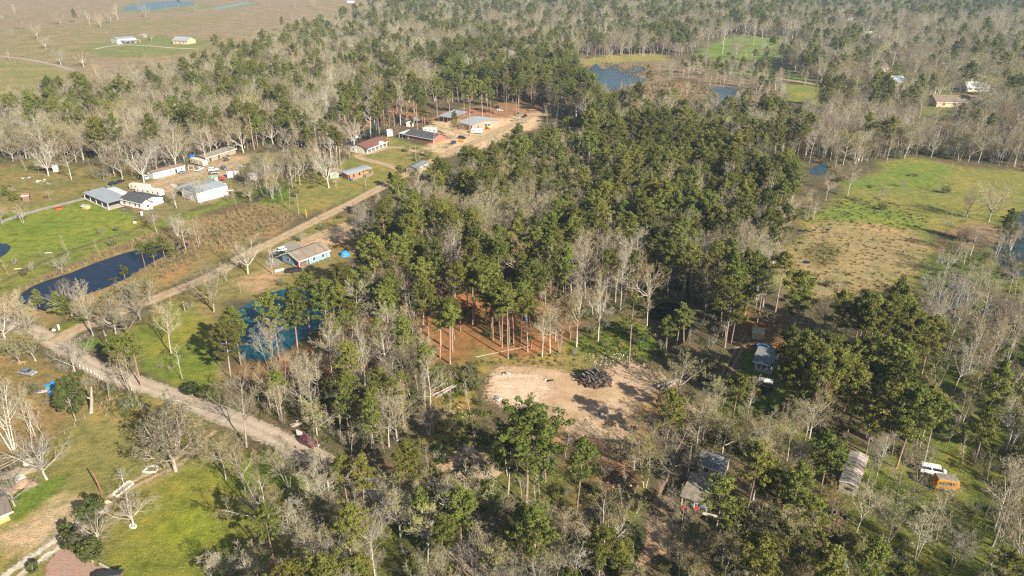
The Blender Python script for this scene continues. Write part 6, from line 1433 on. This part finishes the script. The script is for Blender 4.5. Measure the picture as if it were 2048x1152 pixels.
put('pink_mat', 'faded pink mat lying beside the toy heap', 'mat', 86, 783, [('sheet', PINKT, lambda m: m.hexa([(-1.1, -.5, .03), (.9, -.6, .03), (1.1, .5, .03), (-.8, .55, .03), (-1.05, -.45, .12), (.85, -.55, .16), (1.0, .45, .1), (-.8, .5, .15)]))], R(20))
put('scrap_table', 'rusty metal frame table behind the silver car', 'table', 45, 730, [('top', WOODNEW, lambda m: m.box(-.9, .9, -.4, .4, .75, .82)), *[('leg', RUST, lambda m, x=x, y=y: m.box(x - .05, x + .05, y - .05, y + .05, 0, .76)) for x in (-.8, .8) for y in (-.3, .3)]], R(10))
for px, py, lb, sd, mats, sp in ((214, 375, 'green scrap machine among the wrecks behind the carport', 5, [GREENP, GREYM, GREENP], [('panel', 7, 1.3), ('drum', 2, .9)]), (191, 381, 'rusty dark machine at the end of the carport', 6, [RUST, BLACKP, GREYM], [('panel', 6, 1.4), ('tyre', 3, .9)]),
                              (428, 355, 'pile of pale green and white boat parts in the wreck yard', 7, [GREENW, WHITE, TEALP], [('panel', 8, 1.8)]), (470, 346, 'heap of white scrap panels behind the tool shed', 8, [WHITE2, GREYM, WHITE], [('panel', 9, 1.6)]),
                              (455, 316, 'long pile of scrap in front of the mossy barn', 9, [GREYM, RUST, WHITE2, BLACKP], [('panel', 14, 1.8), ('drum', 4, 1.0)]), (488, 333, 'scrap heap beside the leaning pole', 10, [GREYM, WHITE2, BLACKP, RUST], [('panel', 12, 1.6)]),
                              (80, 364, 'scatter of pale green rubbish on the back lawn', 11, [GREENW, WHITE2, GREENP], [('panel', 8, 1.2)]), (101, 368, 'low heap of rusty rubbish on the back lawn', 12, [RUST, WOOD, GREYM], [('panel', 6, 1.0)]), (54, 357, 'heap of white and grey rubbish at the wood edge', 14, [WHITE2, GREYM], [('panel', 7, 1.1)]),
                              (20, 384, 'grey brush heap at the edge of the homestead', 13, [WOOD, BARK_GREY], [('branch', 26, 3.5)]), (345, 372, 'heap of metal scrap beside the white workshop', 15, [GREYM, RUST, WHITE2], [('panel', 9, 1.4)]), (446, 394, 'rusty scrap heap against the workshop end wall', 16, [RUST, GREYM, WHITE2], [('panel', 6, 1.1)]),
                              (1390, 1017, 'jumble of red and blue junk under the old carport', 17, [REDP, BLUETARP, BLACKP, WHITE, GREYM], [('panel', 12, 1.0), ('drum', 4, .7)]), (1094, 951, 'pair of black and white rubbish bags at the foot of a thin pine', 18, [BLACKP, GREYC, NAVYC, WHITE2], [('panel', 5, .6)]),
                              (1404, 928, 'few pale odds and ends beside the old tan house', 19, [WHITE, CREAM], [('panel', 3, .6)]), (915, 258, 'red and dark machinery under the machine barn roof', 20, [REDP, DARK, GREYM], [('panel', 8, 1.6)]), (958, 260, 'red tractor parts beside the cargo trailer', 21, [REDP, REDP, BLACKP], [('panel', 5, 1.6), ('tyre', 3, 1.2)]),
                              (994, 216, 'black machinery wreck on the needle covered yard', 22, [BLACKP, BLACKC], [('panel', 6, 2.0)]), (996, 221, 'white scrap pile on the needle covered yard', 23, [WHITE2, WHITE], [('panel', 5, 1.6)]), (835, 262, 'odds and ends scattered behind the long brick house', 24, [WHITE2, RUST, GREYM], [('panel', 9, 1.2)])):
    heap('scrap_heap', lb, 'scrap heap', px, py, sp, sd, 2.6, mats)
put('tarped_boat', 'blue tarpaulin over a hump behind the cream travel trailer', 'tarpaulin', 385, 314, [('tarp', BLUETARP, lambda m: dome(m, 2.2, 1.5, 1.5, 10, 4)), ('ridge', simple('pale_blue_cloth2', (.2, .4, .7), .5), lambda m: m.bar((-1.6, 0, 1.35), (1.6, 0, 1.4), .25, .2))])
put('swing_frame', 'pale swing frame beside the white pickup truck', 'swing', 383, 341, [('post', TRIM, lambda m: m.bar((-1.4, 0, 0), (-1.4, 0, 2.4), .14)), ('post', TRIM, lambda m: m.bar((1.4, 0, 0), (1.4, 0, 2.4), .14)), ('beam', TRIM, lambda m: m.bar((-1.5, 0, 2.4), (1.5, 0, 2.4), .14)), ('seat', WHITE, lambda m: m.box(-.6, .6, -.3, .3, .4, .5))], R(-10))
put('fire_ring', 'round rust red fire ring on the bright lawn', 'fire ring', 118, 417.5, [('wall', simple('rust_red', (.36, .085, .04), .8), lambda m: m.tube((0, 0, 0), (0, 0, .75), 1.7, 1.65, 16, False)), ('ash', DARK, lambda m: m.tube((0, 0, 0), (0, 0, .25), 1.6, 1.6, 14))])
put('white_cooler', 'white box lying on the bright lawn', 'box', 270, 446, [('box', WHITE, lambda m: m.box(-.5, .5, -.35, .35, 0, .5)), ('lid', WHITE2, lambda m: m.box(-.53, .53, -.38, .38, .5, .6))])
put('propane_tank', 'white tank by the fence corner of the mobile home', 'tank', 284, 430, [('tank', WHITE, lambda m: m.tube((0, 0, .0), (0, 0, 1.5), .5, .5, 12)), ('cap', GREYM, lambda m: m.tube((0, 0, 1.5), (0, 0, 1.7), .3, .2, 10))])
put('hand_cart', 'grey cart standing on the lawn by the carport', 'cart', 248, 421, [('tray', GREYM, lambda m: m.box(-.7, .7, -.45, .45, .4, .75)), ('wheel', BLACKP, lambda m: m.tube((-.3, -.55, .25), (-.3, -.42, .25), .25, .25, 9)), ('wheel', BLACKP, lambda m: m.tube((-.3, .42, .25), (-.3, .55, .25), .25, .25, 9))])
put('small_boat', 'slim white boat lying on the grass by the white workshop', 'boat', 443, 370, [('hull', WHITE, lambda m: m.hexa([(-2, -.5, .05), (1.6, -.4, .05), (1.6, .4, .05), (-2, .5, .05), (-2.1, -.75, .65), (2.2, -.1, .7), (2.2, .1, .7), (-2.1, .75, .65)])), ('seat', WOOD, lambda m: m.box(-.8, -.5, -.55, .55, .5, .7))], R(20))
put('upright_door', 'white door leaning upright next to the red pickup truck', 'door panel', 434, 366, [('panel', WHITE, lambda m: m.box(-.7, .7, -.08, .08, 0, 2.6)), ('frame', TRIM, lambda m: m.box(-.78, -.7, -.1, .1, 0, 2.65))], R(25))
put('feed_trough', 'long white feeder on posts by the workshop fence', 'feeder', 458, 391, [('tray', WHITE2, lambda m: m.box(-2.2, 2.2, -.4, .4, 2.2, 2.45)), ('post', WOOD, lambda m: m.box(-.1, .1, -.1, .1, 0, 2.2)), ('brace', WOOD, lambda m: m.bar((-1.2, 0, 2.2), (0, 0, 1.4), .08))], R(20))
put('yellow_gate', 'yellow playground frame behind the maroon roofed house', 'climbing frame', 770, 282, [('post', YELP, lambda m: m.bar((-2, 0, 0), (-2, 0, 2.2), .18)), ('post', YELP, lambda m: m.bar((2, 0, 0), (2, 0, 2.2), .18)), ('bar', YELP, lambda m: m.bar((-2.1, 0, 2.2), (2.1, 0, 2.2), .18)), ('bar', YELP, lambda m: m.bar((-2, 0, 1.3), (2, 0, 1.3), .14))], R(15))
put('satellite_dish', 'satellite dish on a mast behind the maroon roofed house', 'satellite dish', 715, 290, [('mast', GREYM, lambda m: m.bar((0, 0, 0), (0, 0, 4.6), .1)), ('dish', WHITE, lambda m: m.tube((0, -.1, 4.6), (.1, -.35, 4.75), .2, .7, 10))])
put('round_disc', 'white round dish on the grass verge by the sandy turnaround', 'satellite dish', 1260, 1088, [('dish', WHITE, lambda m: m.tube((0, 0, .62), (0, 0, .7), .30, .42, 14)), ('stand', GREYM, lambda m: m.bar((0, 0, 0), (0, 0, .65), .08))])
put('white_post', 'leaning white post beside the sandy turnaround', 'post', 1265, 1103, [('post', WHITE, lambda m: m.bar((0, 0, 0), (.15, .25, 2.6), .14)), ('cap', GREYM, lambda m: m.box(.05, .25, .15, .35, 2.58, 2.66))])
put('wire_reel', 'white curled hose reel in the bushes near the round dish', 'hose reel', 1232, 1080, [('drum', WHITE, lambda m: m.tube((-.3, 0, .45), (.3, 0, .45), .42, .42, 12)), ('hose', GREENP, lambda m: m.tube((-.15, 0, .45), (.15, 0, .45), .5, .5, 12)), ('stand', GREYM, lambda m: m.box(-.4, .4, -.1, .1, 0, .2))])
put('work_bench', 'pale plank bench propped beneath the leaning pine', 'bench', 1425, 1040, [('plank', CREAM, lambda m: m.box(-2.0, 2.0, -.36, -.01, 1.0, 1.08)), ('plank', CREAM, lambda m: m.box(-2.0, 2.0, .01, .36, 1.0, 1.08)), ('leg', WOOD, lambda m: m.bar((-1.3, 0, 0), (-1.3, 0, 1.0), .12)), ('leg', WOOD, lambda m: m.bar((1.3, 0, 0), (1.3, 0, 1.0), .12))], R(-22))
put('water_tank', 'white upright tank standing on the green lawn', 'tank', 2014, 849, [('tank', simple('pale_blue_tank', (.60, .66, .72), .4, .1), lambda m: m.tube((0, 0, .25), (0, 0, 2.3), .68, .66, 14)), ('dome', WHITE, lambda m: m.tube((0, 0, 2.3), (0, 0, 2.6), .66, .25, 14)), ('base', CONC, lambda m: m.box(-.8, .8, -.8, .8, 0, .25))])
put('trampoline', 'round blue edged trampoline in the shade behind the grey cottage', 'trampoline', 1525, 699, [('pad', BLUETARP, lambda m: m.tube((0, 0, .8), (0, 0, .86), 1.9, 1.9, 18)), ('mat', BLACKP, lambda m: m.tube((0, 0, .86), (0, 0, .88), 1.45, 1.45, 16)), *[('leg', GREYM, lambda m, t=t: m.bar((1.7 * math.cos(t), 1.7 * math.sin(t), 0), (1.7 * math.cos(t), 1.7 * math.sin(t), .8), .08)) for t in (0, 1.57, 3.14, 4.71)]])
put('gas_tank', 'white oval gas tank on the grass before the grey cottage', 'tank', 1516, 713, [('tank', WHITE, lambda m: m.tube((-.9, 0, .75), (.9, 0, .75), .5, .5, 14)), ('cradle', GREYM, lambda m: (m.box(-.6, -.45, -.4, .4, 0, .4), m.box(.45, .6, -.4, .4, 0, .4)))])
def deck():
    a, r, L = frame((1498, 779), (1522, 793)); root = empty('timber_deck', a, r, 'half built timber deck with board walls next to the grey cottage', 'deck'); D = 6.5
    for i in range(8): m = MB(); m.box(.1, L - .1, D * i / 8 + .03, D * (i + 1) / 8 - .03, .5, .56); m.build('plank', DARK, root)
    m = MB(); m.box(0, L, 0, .1, 0, 1.6); m.build('front_wall', ORANGEW, root); m = MB(); m.box(0, .12, .1, D, 1.0, 1.25); m.build('side_rail', WOODNEW, root)
    for y in (.1, D / 2, D): m = MB(); m.box(0, .12, y - .06, y + .06, 0, 1.3); m.build('post', WOODNEW, root)
deck()
put('white_trailer', 'white topped utility trailer beside the timber deck', 'trailer', 1531, 768, [('lid', WHITE, lambda m: m.box(-1.7, 1.7, -.8, .8, .9, 1.25)), ('box', GREYC, lambda m: m.box(-1.6, 1.6, -.75, .75, .45, .9)), ('wheel', BLACKP, lambda m: m.tube((0, -.95, .32), (0, -.76, .32), .32, .32, 10)), ('wheel', BLACKP, lambda m: m.tube((0, .76, .32), (0, .95, .32), .32, .32, 10))], R(-25))
put('white_bin', 'white bin at the mouth of the gravel lane', 'bin', 217, 678, [('bin', WHITE, lambda m: m.hexa([(-.4, -.4, .05), (.4, -.4, .05), (.4, .4, .05), (-.4, .4, .05), (-.5, -.5, 1.2), (.5, -.5, 1.2), (.5, .5, 1.2), (-.5, .5, 1.2)])), ('lid', WHITE2, lambda m: m.box(-.54, .54, -.54, .54, 1.2, 1.3))])
put('mail_box', 'white mailbox post at the road junction', 'mailbox', 118.5, 659, [('post', WHITE, lambda m: m.box(-.2, .2, -.2, .2, 0, 1.1)), ('box', WHITE, lambda m: m.box(-.28, .28, -.4, .4, 1.1, 1.55))], R(30))
put('rubbish_bag', 'black and white rubbish bags on the verge next to the mailbox', 'rubbish bags', 103, 660, [('bag', BLACKP, lambda m: dome(m, .8, .6, .7, 9, 3)), ('bag', WHITE, lambda m: m.hexa([(.5, -.7, 0), (1.3, -.8, 0), (1.4, -.1, 0), (.6, 0, 0), (.65, -.6, .6), (1.15, -.65, .55), (1.2, -.25, .5), (.7, -.15, .6)]))])
def post_fence(label, pts, mat, h=1.2, rails=2, step=2.6, name='rail_fence', cat='fence', rail=.09):
    P = [Vector((*G(*p), 0)) for p in pts]; root = empty(name, P[0], 0, label, cat); o = P[0]
    for a, b in zip(P[:-1], P[1:]):
        n = max(1, int((b - a).length / step))
        for i in range(n + 1 if b is P[-1] else n):
            q = a.lerp(b, i / n) - o; m = MB(); m.box(q.x - .07, q.x + .07, q.y - .07, q.y + .07, -.05, h); m.build('post', mat, root)
        for k in range(rails): m = MB(); z = h * (k + 1) / rails - .1; m.bar(a - o + Vector((0, 0, z)), b - o + Vector((0, 0, z)), rail); m.build('rail', mat, root)
    return root
post_fence('grey timber rail fence behind the brush piles', [(-20, 952), (0, 943), (30, 928), (60, 911)], WOOD, 1.3, 2, 2.2, rail=.16)
post_fence('thin post fence curving along the brown yard', [(60, 911), (95, 888), (130, 868), (170, 838), (205, 812), (235, 798), (262, 790)], WOOD, 1.1, 1, 3.0, rail=.035)
post_fence('dark rail fence along the bright lawn', [(0, 569), (60, 540), (120, 512), (200, 484), (262, 465), (292, 452)], simple('dark_timber', (.13, .09, .065), .85), 1.2, 2, 4.0)
post_fence('row of white topped posts on the verge of the gravel road', [(160, 734), (175, 741), (190, 749), (205, 760)], WHITE, .8, 0, 1.4)
post_fence('grey field gate beside the lane mouth', [(150, 690), (172, 675)], WOOD, 1.3, 3, 1.8, name='field_gate', cat='gate')
post_fence('grey corral fence in front of the orange stable', [(704, 363), (713, 359.5), (724, 356)], WOOD, 1.5, 4, 2.2, name='corral_fence', rail=.2)
post_fence('grey corral fence at the far end of the orange stable', [(733, 356), (741, 353), (747, 349.5)], WOOD, 1.6, 4, 2.2, name='corral_fence', rail=.2)
post_fence('white board fence on the sandy yard beyond the machine barn', [(978, 249), (986, 246), (992, 243)], WHITE, 1.4, 3, 3, name='board_fence', rail=.16)
post_fence('wire fence along the bottom of the rough lot', [(1000, 1000), (1060, 1020), (1120, 1040), (1180, 1058), (1240, 1078)], WOOD, 1.1, 1, 5, name='wire_fence', rail=.03)
def pole(px, py, ty, label, lean=(0, 0), mat=WOOD, arm=True):
    h = height_at(px, py, ty); root = empty('utility_pole', (*G(px, py), 0), 0, label, 'utility pole')
    m = MB(); m.tube((0, 0, -.2), (lean[0], lean[1], h), .16, .11, 8); m.build('pole', mat, root)
    if arm: m = MB(); m.bar((lean[0] - .9, lean[1], h - .6), (lean[0] + .9, lean[1], h - .6), .12); m.build('crossarm', mat, root); m = MB(); m.tube((lean[0] + .3, lean[1], h - 1.6), (lean[0] + .3, lean[1], h - .9), .22, .22, 8); m.build('transformer', GREYM, root)
pole(598, 430, 386, 'utility pole at the edge of the brown reeds'); pole(731.6, 374.5, 328, 'utility pole in front of the orange stable'); pole(832.5, 328.5, 290, 'utility pole on the green beside the sandy track'); pole(613, 434, 418, 'short yellow marker post beside the lane', mat=YELP, arm=False)
pole(497, 368, 338, 'leaning utility pole beside the storage shed', (-1.5, 1)); pole(545, 548, 500, 'slim pole at the front of the blue bungalow', arm=False); pole(370, 623, 603, 'short pole on the lawn by the lane', arm=False); pole(205, 988, 944, 'rust red pole rising from the shrubs by the planter', (-.9, .3), simple('rust_red_pole', (.30, .12, .07), .7), False)
pole(1298, 905, 880, 'short grey pole beside the woodland drive', arm=False); pole(1375, 955, 893, 'thin pale pole in front of the old tan house', arm=False, mat=WHITE2); pole(219, 705, 660, 'wooden pole at the mouth of the lane', arm=False)
# brush and soil piles, planter, tree ring, patio at the lower left
SOILP = simple('reddish_earth_heap', (.40, .24, .16), .95, .35, 1.6, c2=(.30, .20, .13)); BRUSHP = simple('grey_brush_heap', (.28, .23, .17), .95, .4, 1.8)
def mound(name, label, px, py, rx, ry, h, mat, seed, rz=0):
    r = random.Random(seed); root = empty(name, (*G(px, py), 0), R(rz), label, 'pile'); m = MB(); n, k = 18, 6; pts = []
    for j in range(k + 1):
        t = j / k; row = []
        for i in range(n):
            a = 6.2832 * i / n; q = (1 - t) * (1 + .16 * math.sin(3 * a + seed) + r.uniform(-.07, .07)); row.append((rx * q * math.cos(a), ry * q * math.sin(a), -.03 + h * math.sin(t * 1.57) * r.uniform(.85, 1.1)))
        pts.append(row)
    for j in range(k):
        for i in range(n): m.quad(pts[j][i], pts[j][(i + 1) % n], pts[j + 1][(i + 1) % n], pts[j + 1][i])
    m.build('heap', mat, root)
    for _ in range(14): s_ = MB(); a = r.uniform(0, 6.28); d = r.uniform(.1, .8); c = Vector((rx * d * math.cos(a), ry * d * math.sin(a), h * (1 - d) + .05)); e = Vector((r.uniform(-1, 1), r.uniform(-1, 1), r.uniform(-.2, .4))).normalized() * r.uniform(.4, 1.1); s_.tube(c - e, c + e, .05, .03, 5); s_.build('branch', BARK_GREY, root)
mound('brush_pile', 'reddish soil pile nearest the wooden hut', 6, 985, 2.4, 1.8, 1.0, SOILP, 1); mound('brush_pile', 'reddish soil pile with a pale boulder on top', 50, 968, 2.2, 1.7, 1.0, SOILP, 2); mound('brush_pile', 'grey brush pile along the rail fence', 38, 945, 3.4, 1.6, 1.1, BRUSHP, 3, 25); mound('brush_pile', 'grey brush pile at the far end of the rail fence', 62, 938, 1.7, 1.2, .8, BRUSHP, 4, 10)
def stump(label, px, py, s, seed):
    root = empty('tree_stump', (*G(px, py), 0), 0, label, 'stump'); r = random.Random(seed); m = MB(); n = 11; z = 0; ring = []
    for k_, (q, zz) in enumerate(((1.15, -.03), (1.0, .35), (.85, .62))): ring.append([(s * q * (1 + r.uniform(-.12, .12)) * math.cos(6.283 * i / n), s * q * (1 + r.uniform(-.12, .12)) * math.sin(6.283 * i / n), s * zz * 1.3) for i in range(n)])
    for k_ in range(2):
        for i in range(n): m.quad(ring[k_][i], ring[k_][(i + 1) % n], ring[k_ + 1][(i + 1) % n], ring[k_ + 1][i])
    m.build('trunk', BARK_PALE, root); t = MB(); t.poly(ring[2]); t.build('cut_face', CREAM, root)
stump('pale cut stump on top of the reddish pile', 41, 958, .95, 1); stump('pale cut stump at the end of the grey brush pile', 57, 926, .9, 2)
def curb(name, label, cat, pts, w=.28, h=.3, mat=None):
    P = [Vector((*G(*p), 0)) for p in pts]; root = empty(name, P[0], 0, label, cat)
    for a, b in zip(P, P[1:] + P[:1]): m = MB(); m.bar(a - P[0] + Vector((0, 0, h / 2)), b - P[0] + Vector((0, 0, h / 2)), w, h); m.build('curb', mat or WHITE2, root)
curb('planter_bed', 'long white edged planter bed beside the two track drive', 'planter', [(225, 989), (258, 963), (267, 968), (234, 994)]); curb('tree_ring', 'white stone ring around the small bare lawn tree', 'tree ring', [(266 + 6.6 * math.cos(t), 1053 + 4.2 * math.sin(t)) for t in [6.283 * i / 10 for i in range(10)]], .25, .25)
curb('flower_bed', 'small kerbed flower bed at the end of the two track drive', 'flower bed', [(286, 944), (300, 932), (318, 934), (312, 944), (300, 946)])
sheet('brick_patio', [(98, 1118), (128, 1094), (164, 1110), (203, 1131), (240, 1152), (250, 1190), (120, 1190), (84, 1150)], .09, sheet_mat('worn_red_bricks', (.36, .20, .15), (.30, .235, .19), .9), .8)
post_fence('low grey wall along the red brick patio', [(200, 1131), (216, 1140), (236, 1152)], CONC, .7, 3, 1.0, name='patio_wall', cat='wall', rail=.22)
house('patio_shed', 'dark roofed shed at the edge of the red brick patio', 'shed', (192, 1196), (236, 1190), 3.5, 2.0, .7, BRICK, DARKROOF, ov=.4)
put('yard_rock', 'tan boulder beside the rounded shrubs', 'rock', 214, 1004, [('stone', TANW, lambda m: dome(m, .7, .5, .5, 9, 3)), ('chip', CREAM, lambda m: m.box(.6, .9, -.2, .1, 0, .2))])
put('black_cart', 'dark box cart on the edge of the gravel drive', 'cart', 63, 1138, [('box', BLACKC, lambda m: m.box(-.7, .7, -.5, .5, .25, .9)), ('handle', GREYM, lambda m: m.bar((.7, 0, .8), (1.3, 0, 1.1), .07)), ('wheel', BLACKP, lambda m: m.tube((-.3, -.6, .22), (-.3, -.48, .22), .22, .22, 9)), ('wheel', BLACKP, lambda m: m.tube((-.3, .48, .22), (-.3, .6, .22), .22, .22, 9))], R(40))
# the clearing: burnt pile, rubble, logs, drums
CHAR = simple('charred_wood', (.06, .054, .05), .8, .4, 1.2, c2=(.016, .015, .014)); CHARG = simple('ash_grey_wood', (.16, .15, .145), .9, .4, 1.5); CHARB = simple('scorched_brown_wood', (.12, .065, .04), .85, .4, 1.4)
def burn_pile():
    r = random.Random(4); c = Vector((*G(1190, 762), 0)); root = empty('burn_pile', c, 0, 'big blackened pile of burnt logs on the sandy clearing', 'burn pile')
    m = MB(); n = 16; ring = [[(4.6 * q * math.cos(6.283 * i / n) * (1 + .1 * math.sin(2.3 * i)), 3.9 * q * math.sin(6.283 * i / n), z) for i in range(n)] for q, z in ((1, -.03), (.8, .8), (.5, 1.5), (.14, 2.0))]
    for j in range(3):
        for i in range(n): m.quad(ring[j][i], ring[j][(i + 1) % n], ring[j + 1][(i + 1) % n], ring[j + 1][i])
    m.build('ash_heap', CHARB, root)
    for i in range(150):
        a = r.uniform(0, 6.283); d = math.sqrt(r.random()); x, y = 4.2 * d * math.cos(a), 3.5 * d * math.sin(a); z = max(.15, 3.2 * (1 - d * .92)) + r.uniform(-.2, .45)
        L = r.uniform(1.2, 3.4); t = r.gauss(-.8, .55); e = Vector((math.cos(t), math.sin(t), r.gauss(0, .38))).normalized() * L / 2; q = r.uniform(.1, .26)
        b = MB(); b.tube(Vector((x, y, z)) - e, Vector((x, y, z)) + e, q, q * .7, 6); b.build('log', r.choice([CHAR, CHAR, CHARG, CHARG, CHARB]), root)
burn_pile()
def litter(name, polys, n, mats, seed, s0, s1):
    """loose stones and chips: one object, too many and too small to pick apart"""
    r = random.Random(seed); m = MB(); W = [[G(*p) for p in poly] for poly in polys]
    cnt = 0
    while cnt < n:
        w = r.choice(W); xs = [p[0] for p in w]; ys = [p[1] for p in w]; x, y = r.uniform(min(xs), max(xs)), r.uniform(min(ys), max(ys))
        if not in_poly(np.array([x]), np.array([y]), w)[0]: continue
        s = r.uniform(s0, s1) * (1 if r.random() < .9 else 1.8); a = r.uniform(0, 6.28); ca, sa = math.cos(a) * s, math.sin(a) * s; h = s * r.uniform(.5, 1.1); m.mi = r.randrange(len(mats))
        m.hexa([(x - ca, y - sa, -.02), (x + sa, y - ca, -.02), (x + ca, y + sa, -.02), (x - sa, y + ca, -.02), (x - ca * .6, y - sa * .7, h), (x + sa * .7, y - ca * .5, h * .8), (x + ca * .6, y + sa * .6, h), (x - sa * .5, y + ca * .7, h * .7)]); cnt += 1
    o = m.build(name, mats); o['kind'] = 'stuff'
PALE_ST = simple('pale_rubble', (.50, .44, .36), .9, .2); GREY_ST = simple('grey_rubble', (.40, .37, .33), .9, .2); TAN_ST = simple('tan_rubble', (.46, .35, .24), .9, .2)
litter('rubble', [[(1150, 712), (1220, 695), (1330, 735), (1345, 790), (1230, 790), (1215, 740)]], 620, [PALE_ST, TAN_ST, GREY_ST, TAN_ST], 1, .06, .2)
litter('rubble', [[(1200, 960), (1250, 950), (1270, 980), (1225, 990)]], 110, [PALE_ST, GREY_ST, DARK], 2, .08, .2)
litter('wood_chips', [[(960, 800), (975, 745), (1100, 735), (1160, 770), (1280, 850), (1290, 900), (1150, 875), (1020, 835)]], 420, [TAN_ST, simple('dark_chips', (.22, .15, .10), .9), GREY_ST], 3, .05, .16)
litter('rubble', [[(870, 820), (920, 800), (950, 830), (900, 860)]], 130, [PALE_ST, TAN_ST], 4, .06, .16)
def logs(name, label, cat, A, B, n, L, r0, mat, seed):
    r = random.Random(seed); a, rz, l = frame(A, B); root = empty(name, a, rz, label, cat)
    for i in range(n):
        m = MB(); y = r.uniform(-.9, .9); z = .15 + r.uniform(0, .5); t = r.uniform(-.18, .18); e = Vector((math.cos(t), math.sin(t), r.uniform(-.04, .08))) * L * r.uniform(.6, 1.1) / 2; c = Vector((l / 2 + r.uniform(-1, 1), y, z)); q = r0 * r.uniform(.7, 1.2)
        m.tube(c - e, c + e, q, q * .7, 7); m.build('log', mat, root)
logs('log_pile', 'stack of grey poles lying in the brush beside the thicket', 'log pile', (868, 793), (908, 774), 16, 6.5, .12, BARK_GREY, 1)
logs('fallen_log', 'thick pale fallen trunk at the corner of the clearing', 'log', (1322, 782), (1352, 766), 3, 7.0, .4, BARK_GREY, 2); logs('fallen_log', 'long thin fallen trunk across the needle covered floor', 'log', (955, 714), (1062, 692), 1, 17, .10, BARK_PALE, 3); logs('fallen_log', 'grey fallen trunk on the strip below the clearing', 'log', (952, 932), (974, 936), 2, 4.5, .16, BARK_GREY, 4)
logs('fallen_log', 'pale fallen trunk inside the thicket', 'log', (690, 776), (720, 783), 1, 5.5, .2, BARK_GREY, 5); logs('fallen_log', 'dead white limb lying across the brush by the gravel road', 'log', (580, 770), (608, 786), 2, 6, .2, BARK_GREY, 6); logs('fallen_log', 'pale root wood pile near the gravel road', 'log', (590, 850), (614, 842), 9, 4, .14, BARK_GREY, 7)
for px, py, lb, mats, sd in ((1096, 763, 'dark drum and white bucket in the middle of the scraped soil', [BLACKC, WHITE, GREYC], 31), (1015, 750, 'white bag and dark box on the scraped soil', [WHITE, DARK], 32), (997, 799, 'white box at the edge of the scraped soil', [WHITE, GREYM], 33), (1086, 813, 'pale stump like block with dark sides on the scraped soil', [CREAM, GREYM], 34), (1206, 829, 'charred engine block and white bags on the orange soil', [BLACKP, WHITE, BLACKC, GREYM], 35)):
    heap('rubbish_clump', lb, 'rubbish', px, py, [('piece', 4 if sd != 35 else 7, .8)], sd, .9, mats)
put('blue_drum', 'blue plastic drum under the pines above the clearing', 'drum', 1052, 640, [('drum', simple('blue_plastic', (.06, .22, .50), .45), lambda m: m.tube((0, 0, 0), (0, 0, 1.3), .55, .55, 12)), ('lid', WHITE2, lambda m: m.tube((0, 0, 1.3), (0, 0, 1.38), .5, .45, 12))])
put('board_stack', 'grey sheet lying in the wood behind the silvery trees', 'sheet', 745, 493, [('sheet', GREYM, lambda m: m.box(-1.6, 1.6, -.5, .5, .2, .3)), ('prop', WOOD, lambda m: m.box(-.1, .1, -.4, .4, 0, .2))])
for px, py, lb in ((97, 506, 'pale board lying on the olive grass near the dark pond'), (36, 538, 'pale wooden pallet on the lawn by the rail fence'), (515, 469, 'white boat shaped trough on the reedy verge of the lane')):
    put('lying_board', lb, 'board', px, py, [('plank', WHITE2, lambda m: m.box(-1.2, 1.2, -.35, -.02, .08, .16)), ('plank', WHITE2, lambda m: m.box(-1.2, 1.2, .02, .35, .08, .16)), ('batten', WOOD, lambda m: m.box(-.9, -.7, -.35, .35, 0, .08))], R(15))
# ------------------------------------------------------------------ haze: the air of a mild afternoon
def haze():
    m = bpy.data.materials.new('air'); m.use_nodes = True; n = m.node_tree.nodes; l = m.node_tree.links
    for x in list(n):
        if x.type == 'BSDF_PRINCIPLED': n.remove(x)
    v = n.new('ShaderNodeVolumePrincipled'); v.inputs['Color'].default_value = (.58, .78, 1.0, 1); v.inputs['Density'].default_value = .00012
    v.inputs['Anisotropy'].default_value = .1
    out = [x for x in n if x.type == 'OUTPUT_MATERIAL'][0]; l.new(v.outputs['Volume'], out.inputs['Volume'])
    b = MB(); b.box(-5100, 5100, -5100, 5100, -1, 112); o = b.build('haze', m); o['kind'] = 'stuff'
haze()
